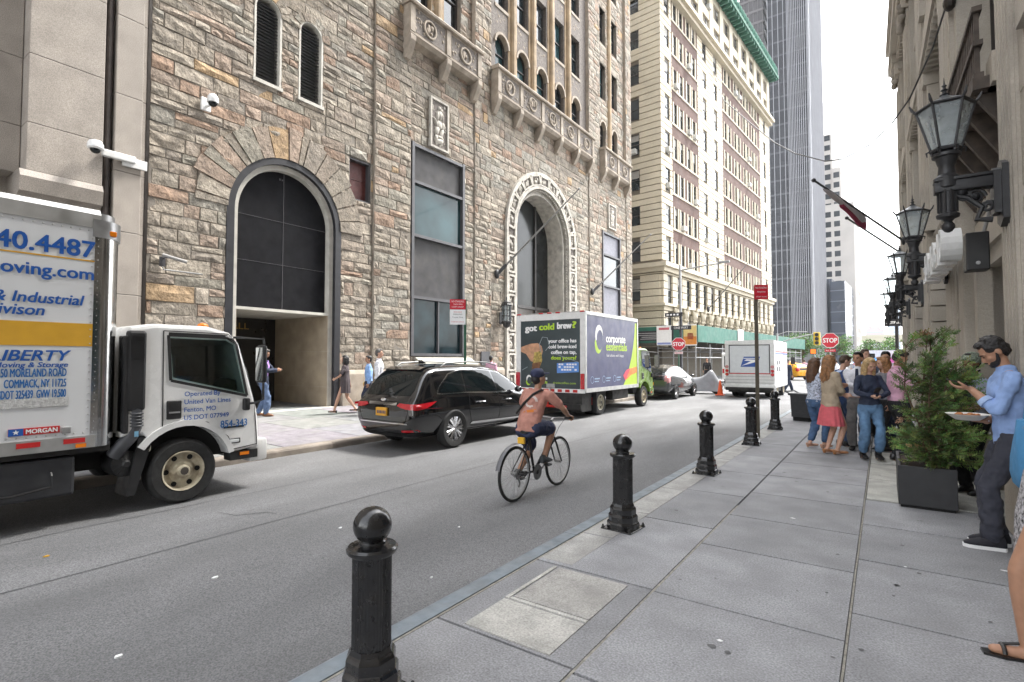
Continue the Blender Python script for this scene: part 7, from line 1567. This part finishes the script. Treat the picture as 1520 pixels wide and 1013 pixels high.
for i, (x, y, c, lb) in enumerate([(-4.0, 44, (.5, .12, .12), 'distant walker in a red top beyond the taxi line'), (-2.9, 47, (.6, .6, .62), 'distant walker in a white top left of the awning'), (-1.5, 50, (.06, .10, .25), 'distant walker in a blue top under the blue awning'), (-6.2, 58, (.55, .35, .42), 'distant walker in a pink top behind the taxi'), (-.3, 46, (.45, .32, .08), 'distant walker in a mustard top right of the STOP sign'), (.7, 40, (.10, .10, .11), 'distant walker in a dark coat by the corner lamp'), (-7.4, 60, (.5, .5, .5), 'distant walker in a grey top beyond the mail truck')]):
    person(lb, (x, y, -.13), rr.uniform(-3, 3), 1.7, i % 2 == 0, ['light', 'tan', 'brown'][i % 3], (['brown', 'black', 'blond'][i % 3], 'short'), top=(C('distant_top_%d' % i if False else 'far_cloth_' + 'abcdefg'[i], c), .9), bottom=('trousers', [denimd, blackc, greyc][i % 3]), shoes=('shoe', blackl), group='far pedestrians', vox=.022, fl=(-.09, .15, .1), fr=(.09, -.15, .1))

# ------------------------------------------------------------------ bicycle and rider
BK = thing('bicycle', 'black city bicycle ridden away along the road', 'bicycle', (-3.7, 5.83, -.13))
def bwheel(y):
    m = MB(); r = .335
    m.loft([[V((.019 * cos(a) * 1, y + (r - .019 + .019 * sin(a)) * cos(t), r + (r - .019 + .019 * sin(a)) * sin(t))) for a in [2 * pi * k / 8 for k in range(8)]] for t in [2 * pi * j / 48 for j in range(49)]], cap=False); w = m.build('wheel', rubber, BK, smooth=60)
    m = MB(); m.loft([[V((x, y + q * cos(t), r + q * sin(t))) for x, q in ((-.012, .296), (.012, .296), (.012, .306), (-.012, .306))] for t in [2 * pi * j / 40 for j in range(41)]], cap=False); m.build('rim', galv, w)
    m = MB(); [m.tube((.02 * (-1) ** k, y + .02 * cos(2 * pi * k / 28 + .8), r + .02 * sin(2 * pi * k / 28 + .8)), (0, y + .298 * cos(2 * pi * k / 28), r + .298 * sin(2 * pi * k / 28)), .0016, n=4) for k in range(28)]; m.lathe([(.02, -.05), (.026, -.03), (.018, -.02), (.018, .02), (.026, .03), (.02, .05)], (0, y, r), 12, 'x'); m.build('spokes', galv, w)
bwheel(-.525); bwheel(.525)
bf = M('black_bike_frame', (.012, .012, .014), .3, coat=.6); bb = (0, -.09, .29); hd1, hd2 = (0, .335, .80), (0, .365, .68); st_ = (0, -.205, .72)
m = MB(); 
for a, b, r_ in ((bb, st_, .017), (st_, hd1, .017), (bb, hd2, .02), (hd1, hd2, .02)): m.tube(a, b, r_, n=10)
for sx in (-1, 1): m.tube((sx * .02, bb[1], bb[2]), (sx * .055, -.525, .335), .011, n=8); m.tube((sx * .015, st_[1], st_[2]), (sx * .055, -.525, .335), .009, n=8); m.path([(sx * .03, .37, .68), (sx * .05, .40, .58), (sx * .055, .525, .335)], [.014, .014, .010], 8)
m.tube(st_, (0, -.23, .80), .013, n=8); m.tube(hd1, (0, .335, .90), .014, n=8); m.build('frame', bf, BK, smooth=40)
m = MB(); m.path([(0, .335, .90), (0, .40, .93)], .014, 8); m.path([(-.30, .34, .955), (-.20, .37, .95), (0, .40, .93), (.20, .37, .95), (.30, .34, .955)], .011, 8); m.build('handlebar', galv, BK, smooth=50)
m = MB(); [m.path([(sx * .31, .335, .955), (sx * .20, .37, .95)], .016, 8) for sx in (-1, 1)]; m.build('grips', blackpl, BK); m = MB(); [m.path([(sx * .18, .38, .96), (sx * .12, .52, .93), (sx * .03, .50, .80), (0, .42, .66)], .003, 5) for sx in (-1, 1)]; m.build('brake_cables', blackpl, BK)
m = MB(); m.loft([[V((w * cos(a), y, .815 + z + .02 * sin(a))) for a in [2 * pi * k / 12 for k in range(12)]] for y, w, z in ((-.36, .03, .01), (-.34, .075, .01), (-.28, .08, .005), (-.2, .045, 0), (-.11, .025, 0), (-.09, .01, -.005))]); m.build('saddle', blackl, BK, smooth=50)
m = MB(); m.bbox(-.05, .05, -.40, -.36, .68, .76, .01); m.build('seat_bag', M('yellow_tag', (.65, .36, .02), .5), BK)
m = MB(); m.loft([[V((.03 * c, -.525 + .37 * cos(t), .335 + .37 * sin(t) + e_)) for c, e_ in ((-1, -.01), (0, .004), (1, -.01))] for t in [R(85 + 80 * k / 8) for k in range(9)]], cap=False, close=False); m.build('mudguard', M('grey_mudguard', (.12, .12, .13), .5), BK)
cr_ = (.14, .10); ang = R(28); pr_ = V((.10, bb[1] + .165 * cos(ang), bb[2] + .165 * sin(ang))); pl_2 = V((-.10, bb[1] - .165 * cos(ang), bb[2] - .165 * sin(ang)))
m = MB(); m.lathe([(.095, .052), (.10, .055), (.095, .058), (.03, .058), (.03, .052)], (0, bb[1], bb[2]), 30, 'x'); m.tube((.07, bb[1], bb[2]), (.075, pr_.y, pr_.z), .010, n=8); m.tube((-.07, bb[1], bb[2]), (-.075, pl_2.y, pl_2.z), .010, n=8); m.lathe([(.045, .035), (.045, .055)], (0, -.525, .335), 16, 'x'); m.tube((.055, bb[1], bb[2] + .095), (.055, -.525, .335 + .045), .004, n=4); m.tube((.055, bb[1], bb[2] - .095), (.055, -.525, .335 - .045), .004, n=4); m.path([(.055, -.525, .30), (.06, -.50, .22), (.055, -.52, .18)], .012, 6); m.build('crankset', M('dull_steel', (.2, .2, .2), .4, metal=.7), BK)
m = MB(); m.bbox(.075, .16, pr_.y - .04, pr_.y + .04, pr_.z - .012, pr_.z + .012, .004); m.bbox(-.16, -.075, pl_2.y - .04, pl_2.y + .04, pl_2.z - .012, pl_2.z + .012, .004); m.build('pedals', blackpl, BK)
sh_ = 1.66 / 1.75
rd_, J = person('cyclist in faded pink shirt, navy shorts and cap riding away', (-3.7, 5.83, -.13), 0, 1.66, False, 'tan', ('black', 'short'), lean=.50, head=(R(-22), -.35), pel=(0, -.235, .885), hl=(-.27 / sh_, .33 / sh_, .985 / sh_), hr=(.27 / sh_, .33 / sh_, .985 / sh_), pl=(-1, -.2, -.5), pr=(1, -.2, -.5), nl=(0, .2, -1), nr=(0, .2, -1), dl=(.0, 1, -.2), dr=(.0, 1, -.2), top=(C('faded_pink_shirt', (.42, .20, .155), bump=.6, bs=12), .40), hem=.86, bottom=('shorts', C('navy_shorts', (.025, .032, .07))), shoes=('shoe', C('grey_trainer', (.05, .055, .06))), fl=(pl_2.x / sh_, (pl_2.y - .06) / sh_, (pl_2.z + .10) / sh_), fr=(pr_.x / sh_, (pr_.y - .06) / sh_, (pr_.z + .10) / sh_), vox=.008, curl=1.1, loose=.018)
m = MB(); hp = J['hp']; m.ell(hp(0, -.012, .165), .09, .108, .075, 16, 10); m.loft([[hp(.075 * cos(a), .05 + q * sin(a), .165 - q * .15) for a in [R(10 + 160 * k / 10) for k in range(11)]] for q in (.03, .14)] + [[hp(.075 * cos(a), .05 + q * sin(a), .158 - q * .15) for a in [R(10 + 160 * k / 10) for k in range(11)]] for q in (.14, .03)], cap=False, close=False); m.build('cap', C('navy_cap', (.025, .030, .07)), rd_, smooth=60)
m = MB(); sp = J['sp']; m.path([sp(-.15, -.12, .12), sp(-.06, -.15, .26), sp(.04, -.145, .4), sp(.12, -.09, .50), sp(.12, .02, .52)], .016, 6); m.build('strap', blackl, rd_)
bs_ = [c for c in rd_.children if c.name.startswith('shirt')][0]; b2 = bvh_of(bs_); zc = J['P'].z
rg = lambda cx, cz, a, b, n=16: [(cx + a * cos(2 * pi * k / n), cz + b * sin(2 * pi * k / n)) for k in range(n)]
ringp = rg(.02, zc + .33, .075, .075) + [(.095, zc + .329)] + [(.02 + .05 * cos(2 * pi * k / 16), zc + .33 + .05 * sin(2 * pi * k / 16)) for k in range(16, -1, -1)]
for k in range(10):
    a0, a1 = 2 * pi * k / 12, 2 * pi * (k + 1) / 12; panel('print', b2, [(.03 + .08 * cos(a0), zc + .31 + .075 * sin(a0)), (.03 + .08 * cos(a1), zc + .31 + .075 * sin(a1)), (.03 + .055 * cos(a1), zc + .31 + .05 * sin(a1)), (.03 + .055 * cos(a0), zc + .31 + .05 * sin(a0))], 'y', -1, C('white_print', (.6, .5, .46)), rd_, .003)
panel('print', b2, [(-.06, zc + .17), (.09, zc + .18), (.11, zc + .22), (.0, zc + .205)], 'y', -1, C('orange_print', (.55, .17, .03)), rd_, .003)
# ------------------------------------------------------------------ planter and evergreen
PL = thing('planter', 'low charcoal square-edged planter box holding the evergreen', 'planter', (.36, 7.7, 0))
m = MB()
for a, b, c, d in ((-.25, .25, -.55, -.52), (-.25, .25, .52, .55), (-.25, -.22, -.52, .52), (.22, .25, -.52, .52)): m.bbox(a, b, c, d, .03, .45, .004)
m.box(-.22, .22, -.52, .52, .03, .06); m.build('box', planterm, PL); m = MB(); m.box(-.23, .23, -.53, .53, 0, .03); m.build('plinth', dark, PL); m = MB(); m.box(-.22, .22, -.52, .52, .06, .41); m.build('soil', soil, PL)
EV = thing('evergreen_shrub', 'shaggy evergreen cedar growing out of the charcoal planter', 'shrub', (.43, 7.5, .40))
def foliage(root, stems, nb, spray, mat, seed, ln, up, dens):
    r = random.Random(seed); tk = MB(); lf = MB()
    for pts, rad in stems: tk.path(pts, [rad * (1 - .8 * i / (len(pts) - 1)) for i in range(len(pts))], 7)
    for k in range(nb):
        pts, rad = r.choice(stems); q = r.uniform(.06, 1) ; i = min(int(q * (len(pts) - 1)), len(pts) - 2); p = V(pts[i]).lerp(V(pts[i + 1]), q * (len(pts) - 1) - i)
        a = r.uniform(0, 2 * pi); L = ln(q, a) * r.uniform(.55, 1.15); d = V((cos(a), sin(a), up(q) + r.uniform(-.25, .3))).normalized(); bp = [p]
        for j in range(1, 5): bp.append(bp[-1] + (d + V((0, 0, -.07 * j + (.1 if q > .8 else 0)))) .normalized() * L / 4)
        tk.path(bp, [.006, .005, .004, .003, .002], 4); sh = r.uniform(.6, 1.25); dead = r.random() < .035
        for j in range(int(dens * L)):
            t_ = r.uniform(.15, 1.0); i = min(int(t_ * 4), 3); c = bp[i].lerp(bp[i + 1], t_ * 4 - i); ax = (bp[i + 1] - bp[i]).normalized()
            sd = V((r.uniform(-1, 1), r.uniform(-1, 1), r.uniform(-.5, .7))); sd = (sd - ax * sd.dot(ax)).normalized(); dr_ = (ax * r.uniform(.5, 1.1) + sd * r.uniform(.3, .9)).normalized(); nn = dr_.cross(sd + V((.01, .02, .03))).normalized(); wv = dr_.cross(nn); S_ = spray * r.uniform(.6, 1.25)
            lf.col = tuple(x * sh * r.uniform(.75, 1.3) for x in ((.28, .19, .09) if dead else ((.15, .225, .06) if t_ > .6 else (.085, .145, .045))))
            for f_ in range(5):
                o_ = c + dr_ * S_ * (.1 + .18 * f_); sg = 1 if f_ % 2 else -1; td = (dr_ * .75 + wv * sg * (.6 if f_ < 4 else .0) + nn * r.uniform(-.15, .15)).normalized(); tl_ = S_ * (.46 - .05 * f_); w_ = td.cross(nn) * S_ * .075
                lf.add([o_ - w_ * .5, o_ + td * tl_ * .55 - w_, o_ + td * tl_, o_ + td * tl_ * .55 + w_, o_ + w_ * .5], [(0, 1, 2, 3, 4)])
    tk.build('stems', barkm, root, smooth=60); lf.build('leaves', mat, root, fix=False)
st = []
rr = random.Random(4)
for k in range(8):
    a = 2 * pi * k / 8 + .4; b = (.10 + .16 * rr.random()) * (1.2 if k % 3 else .6); hgt = rr.uniform(.95, 1.5) if k != 2 else 1.52
    st.append(([(.05 * cos(a), .12 * sin(a), 0), (.10 * cos(a) , .2 * sin(a), hgt * .3), (.04 + b * cos(a) * 1.1, b * 1.4 * sin(a), hgt * .65), (.10 + b * 1.25 * cos(a), b * 1.5 * sin(a), hgt)], .016))
foliage(EV, st, 380, .078, leafm, 12, lambda q, a: (.40 - (.24 if cos(a) < .2 else .13) * q) * ((.62 if q > .3 else .85) if cos(a) < 0 else 1), lambda q: .15 + .75 * q, 85)
# ---- street trees far down the road
crown = M('crown_foliage', None, .8, attr=True, var=.2, vs=3)
def tree(loc, h, rad, seed, label):
    t = thing('street_tree', label, 'tree', loc, 0, 'street trees far down the road'); r = random.Random(seed); m = MB(); m.path([(0, 0, 0), (.05, 0, h * .3), (0, .1, h * .62)], [.16, .12, .06], 8)
    lf = MB(); cl = []
    for k in range(14):
        c = V((r.uniform(-1, 1) * rad * .75, r.uniform(-1, 1) * rad * .75, h * .62 + r.uniform(-.45, .5) * rad)); cl.append(c); m.path([(0, .05, h * .4), c * .5 + V((0, 0, h * .25)), c], [.06, .04, .02], 5); sh = r.uniform(.6, 1.35); q = r.uniform(.35, .55) * rad
        for _ in range(170):
            d = V((r.gauss(0, 1), r.gauss(0, 1), r.gauss(0, 1))).normalized() * q * r.uniform(.3, 1) ** .5; p = c + d; n = V((r.gauss(0, 1), r.gauss(0, 1), r.gauss(0, 1) + .8)).normalized(); a = n.orthogonal().normalized(); b = n.cross(a); s = r.uniform(.07, .14); lf.col = tuple(x * sh * r.uniform(.7, 1.4) for x in (.075, .15, .03))
            lf.add([p - a * s, p + b * s * .6, p + a * s, p - b * s * .6], [(0, 1, 2, 3)])
    m.build('trunk', barkm, t, smooth=60); lf.build('crown', crown, t, fix=False)
tree((-8.6, 78, 0), 5.4, 2.3, 1, 'bright green street tree left of the far STOP sign'); tree((-5.4, 84, 0), 5.2, 2.2, 2, 'green street tree just behind the far STOP sign'); tree((-1.2, 92, 0), 4.8, 2.2, 3, 'green street tree below the elevated roadway'); tree((1.9, 88, 0), 4.9, 2.0, 4, 'green street tree behind the corner lamp post'); tree((-12.5, 90, 0), 5.6, 2.5, 5, 'green street tree beside the end of the shed')

# ------------------------------------------------------------------ wheeled bin
BN = thing('wheelie_bin', 'large charcoal wheeled bin on the pavement by the crowd', 'bin', (-1.68, 15.7, 0), R(-20)); BN.scale = (.8, .8, .84)
m = MB(); m.prism([(-.30, .12), (.26, .12), (.42, .28), (.44, .78), (-.34, .82)], 'y', -.3, .3); m.bbox(-.40, .50, -.33, .33, .78, .85, .015); m.bbox(-.18, .22, -.315, -.30, .25, .62, .01); m.build('tub', binm, BN, smooth=20); m = MB(); m.lathe([(.06, -.05), (.07, -.03), (.07, .03), (.06, .05)], (.3, -.2, .92), 14, 'y'); m.lathe([(.06, -.05), (.07, -.03), (.07, .03), (.06, .05)], (.46, .1, .92), 14, 'y'); m.bbox(.2, .5, -.25, .2, .85, .88, .01); m.build('hopper_wheels', blackpl, BN)
m = MB(); m.bbox(-.28, .24, -.27, .27, .0, .12, .02); m.build('base', dark, BN); m = MB(); m.path([(-.36, -.3, .84), (-.5, -.3, .9), (-.5, .3, .9), (-.36, .3, .84)], .02, 7); m.build('handle', binm, BN)

# ------------------------------------------------------------------ signs and posts
def octagon(r): return [(r * cos(R(22.5 + 45 * k)), r * sin(R(22.5 + 45 * k))) for k in range(8)]
def stop(loc, zs, rz, label, post, plate):
    t = thing('stop_sign', label, 'sign', loc, rz); m = MB(); m.path([(0, 0, 0), (0, 0, zs + .3)], .035, 8); m.build('post', post, t)
    m = MB(); m.prism([(x, zs + z) for x, z in octagon(.40)], 'y', -.055, -.045); o = m.build('border', whitevinyl, t); m = MB(); m.prism([(x, zs + z) for x, z in octagon(.375)], 'y', -.058, -.054); m.build('face', signred, o)
    text('lettering', 'STOP', .32, whitevinyl, o, (0, -.06, zs - .11), right=(1, 0, 0), align='CENTER', width=.60, bold=.008)
    m = MB(); m.box(-.24, .24, -.055, -.045, zs - .58, zs - .44); p = m.build('plate', plate, t); text('lettering', 'ALL WAY', .10, whitevinyl if plate is signred else signred, p, (0, -.058, zs - .55), right=(1, 0, 0), align='CENTER', width=.38)
stop((-2.16, 31, -.13), 2.70, R(2), 'red octagonal STOP sign above the waiting crowd', galv, signred)
stop((-9.7, 30.6, 0), 2.50, R(14), 'red octagonal STOP sign in front of the green shed', signgreen, M('pale_plate', (.62, .50, .50), .5))
def parksign(loc, rz, h, pm, label, panels):
    t = thing('parking_sign', label, 'sign', loc, rz); m = MB(); m.prism([(-.035, -.02), (.035, -.02), (.035, 0), (.02, .025), (-.02, .025), (-.035, 0)], 'z', 0, h); m.build('post', pm, t)
    for z0, z1, w, x, mt, lines in panels:
        m = MB(); m.bbox(x - w / 2, x + w / 2, -.03, -.024, z0, z1, .002); p = m.build('panel', mt, t)
        for s, sz, zz, lm, wd in lines: text('lettering', s, sz, lm, p, (x, -.032, zz), right=(1, 0, 0), align='CENTER', width=wd)
parksign((-9.2, 10.85, .0), R(42), 3.22, signgreen, 'red and white no-standing sign on a green post by the stone wall', [(2.95, 3.22, .42, -.20, signred, [('NO STANDING', .07, 3.14, whitevinyl, .34), ('7AM-7PM', .05, 3.07, whitevinyl, .24), ('EXCEPT SUNDAY', .05, 3.0, whitevinyl, .32)]), (2.54, 2.945, .42, -.20, whitevinyl, [('ONE HOUR', .05, 2.86, signred, .22), ('PARKING', .05, 2.80, signdark, .24), ('Trucks Only', .05, 2.72, signdark, .3), ('OTHERS NO STANDING', .04, 2.60, signred, .34)])])
parksign((-2.12, 11.75, 0), R(25), 3.12, brownpost, 'red no-standing sign on a weathered brown post by the bollards', [(2.84, 3.14, .27, .10, signred, [('NO STANDING', .05, 3.06, whitevinyl, .22), ('Anytime', .05, 2.98, whitevinyl, .16), ('EXCEPT TRUCKS', .035, 2.88, whitevinyl, .2)])])
SL = thing('street_light', 'grey street light with long arm and black street-name signs at the corner', 'street light', (-9.75, 31.2, 0))
m = MB(); m.lathe([(.22, 0), (.22, .5), (.14, .6), (.09, .7), (.08, 4.4)], n=12); m.build('post', M('dark_post', (.03, .03, .035), .5), SL, smooth=30); m = MB(); m.lathe([(.075, 4.4), (.065, 7.2), (.03, 7.25)], n=12); m.path([(0, 0, 6.9), (1.2, 0, 7.02), (2.5, 0, 7.1)], [.045, .04, .03], 8); m.build('arm', galv, SL, smooth=40)
m = MB(); m.bbox(2.2, 2.8, -.12, .12, 7.08, 7.2, .04); m.build('lamp_head', M('lamp_grey', (.3, .3, .3), .5), SL)
for z, a, b, s in ((4.15, -.9, .15, 'NEW ST'), (3.36, -.55, .65, 'ONE WAY')):
    m = MB(); m.bbox(a, b, -.13, -.11, z, z + .24, .004); p = m.build('name_sign', signdark, SL); text('lettering', s if s == 'ONE WAY' else '', .2, whitevinyl, p, ((a + b) / 2, -.132, z + .05), right=(1, 0, 0), align='CENTER', width=(b - a) * .7) if s == 'ONE WAY' else [MB().box(a + .1 + .2 * k, a + .22 + .2 * k, -.134, -.13, z + .07, z + .17).build('worn_letters', whitevinyl, p) for k in range(4)]
m = MB(); m.path([(-.9, -.12, 4.2), (0, -.05, 4.25)], .02, 6); m.path([(-.9, -.12, 4.4), (-.9, -.12, 3.5)], .015, 6); m.build('sign_bracket', galv, SL)
def shedpoint(x, z): return tuple(Matrix.Translation((-14.4, 41.5, 0)) @ Matrix.Rotation(-CA, 4, 'Z') @ V((x, -3.235, z)))
poster(shedpoint(1.5, 2.65), 1.15, 1.45, [('title', .15, .85, .78, .9, M('print_red', (.5, .12, .14), .6)), ('footer', .05, .95, .04, .14, M('print_blue', (.2, .25, .5), .6))], 'white poster with blue foot left of the nearer STOP sign', -CA - R(90))
poster(shedpoint(3.45, 2.6), .95, 1.5, [('yellow', .0, 1, .45, .95, M('print_yellow', (.65, .50, .20), .6)), ('orange', .0, 1, .05, .44, M('print_orange', (.60, .22, .04), .6)), ('face', .3, .75, .3, .6, M('print_red_b', (.5, .10, .06), .6))], 'yellow and orange poster right of the nearer STOP sign', -CA - R(90))
TL = thing('traffic_light', 'yellow traffic light with orange walk signal on a curved arm', 'traffic light', (-5.9, 40, 0))
m = MB(); m.lathe([(.12, 0), (.08, .3), (.07, 3.4)], n=10); m.path([(0, 0, 2.7), (1.0, 0, 3.05), (2.2, 0, 3.3)], .04, 7); m.path([(0, 0, 3.3), (.6, 0, 3.5), (1.8, 0, 3.45)], .025, 6); m.build('pole', galv, TL, smooth=40)
yel = M('signal_yellow', (.62, .42, .02), .5); m = MB(); m.bbox(2.18, 2.56, -.14, .14, 2.55, 3.4, .03); b = m.build('signal_head', yel, TL); m = MB(); [m.lathe([(.11, -.2), (.12, -.15), (.12, -.14)], (2.37, 0, z), 14, 'y') for z in (2.7, 2.97, 3.24)]; m.build('lenses', signdark, b)
m = MB(); m.bbox(1.95, 2.35, -.12, .1, 1.95, 2.32, .02); b = m.build('walk_signal', signdark, TL); m = MB(); m.box(2.0, 2.3, -.13, -.12, 1.99, 2.28); m.build('orange_hand', M('signal_orange', (.9, .20, .02), .5, emit=.12), b)
CP = thing('corner_post', 'dark corner post carrying a black one-way sign', 'street sign', (.50, 27, 0)); m = MB(); m.lathe([(.14, 0), (.14, .4), (.07, .6), (.06, 4.2), (.1, 4.3), (.02, 4.5)], n=12); m.build('post', ironm, CP, smooth=30)
m = MB(); m.bbox(-.42, .55, -.1, -.08, 2.98, 3.3, .004); p = m.build('one_way_sign', signdark, CP); m = MB(); m.prism([(-.36, 3.09), (.32, 3.09), (.32, 3.03), (.48, 3.14), (.32, 3.25), (.32, 3.19), (-.36, 3.19)], 'y', -.104, -.1); a_ = m.build('arrow', whitevinyl, p); text('lettering', 'ONE WAY', .09, signdark, a_, (-.05, -.106, 3.108), right=(1, 0, 0), align='CENTER', width=.5)
# yellow hydrant and pot behind the dark car's tail, yellow stand-pipe against the stone wall
HY = thing('standpipe', 'yellow standpipe against the stone water table', 'standpipe', (X0 + .35, 11.55, .07)); m = MB(); m.path([(0, 0, 0), (0, 0, .75)], .06, 10); m.path([(0, -.12, .72), (.02, .12, .72)], .06, 10); [m.lathe([(.075, .0), (.085, .02), (.085, .07), (.06, .09)], (.02, y, .72), 12, 'x') for y in (-.11, .11)]; m.build('pipe', M('hydrant_yellow', (.42, .28, .02), .6, dirt=.4, ds=8), HY, smooth=40)
FP = thing('flower_pot', 'stone pot of pale flowers behind the dark car', 'flower pot', (-11.9, 10.6, .06)); m = MB(); m.lathe([(.16, 0), (.14, .05), (.2, .3), (.24, .34), (.24, .38), (.2, .38)], n=18); m.build('pot', dressed, FP, smooth=30); m = MB(); rr = random.Random(5)
for _ in range(60): d = V((rr.gauss(0, 1), rr.gauss(0, 1), abs(rr.gauss(0, 1)))).normalized() * rr.uniform(.12, .26); m.ell(d + V((0, 0, .42)), .05, .05, .04, 6, 4)
m.build('flowers', M('pale_flowers', (.45, .42, .34), .8, var=.5, vs=25), FP)
# ------------------------------------------------------------------ thin street haze round the whole scene
hz = MB(); hz.box(-1600, 1600, -400, 2600, -1.6, 210); hm_ = bpy.data.materials.new('haze'); hm_.use_nodes = True
n_ = hm_.node_tree.nodes; n_.remove(n_['Principled BSDF']); pv = n_.new('ShaderNodeVolumePrincipled'); pv.inputs['Color'].default_value = (.9, .94, 1, 1); pv.inputs['Density'].default_value = .00016; pv.inputs['Anisotropy'].default_value = .2
hm_.node_tree.links.new(pv.outputs[0], n_['Material Output'].inputs['Volume'])
tag(hz.build('haze', hm_), 'thin pale haze hanging in the air down the street', 'haze', kind='stuff')
# ------------------------------------------------------------------ camera, sky, sun
cam = bpy.data.cameras.new('camera'); co = bpy.data.objects.new('camera', cam); COL.objects.link(co)
cam.sensor_width = 36; cam.lens = 780 / 1520 * 36; cam.clip_end = 6000; cam.clip_start = .05
co.location = (0, 0, 1.6)
co.rotation_euler = (R(90 + 2.019), 0, R(35.189))
sc.camera = co
w = bpy.data.worlds.new('World'); sc.world = w; w.use_nodes = True
nt = w.node_tree; bg = nt.nodes['Background']
sky = nt.nodes.new('ShaderNodeTexSky'); sky.sky_type = 'NISHITA'; sky.sun_disc = False
SE, SR = 58, 25
sky.sun_elevation = R(SE); sky.sun_rotation = R(SR); sky.dust_density = 2; sky.air_density = 1.2; sky.ozone_density = 1.
hs = nt.nodes.new('ShaderNodeHueSaturation'); hs.inputs['Saturation'].default_value = .16; hs.inputs['Value'].default_value = 1.0
nt.links.new(sky.outputs[0], hs.inputs['Color']); nt.links.new(hs.outputs[0], bg.inputs[0]); bg.inputs[1].default_value = .14
sl = bpy.data.lights.new('sun', 'SUN'); sl.energy = 1.25; sl.angle = R(11); sl.color = (1, .96, .9)
so = bpy.data.objects.new('sun', sl); COL.objects.link(so)
d = V((sin(R(SR)) * cos(R(SE)), cos(R(SR)) * cos(R(SE)), sin(R(SE))))
so.rotation_euler = d.to_track_quat('Z', 'Y').to_euler()
sc.view_settings.view_transform = 'Standard'; sc.view_settings.look = 'None'
sc.view_settings.exposure = 2.68; sc.view_settings.gamma = 1
sc.render.engine = 'CYCLES'
sc.cycles.max_bounces = 6
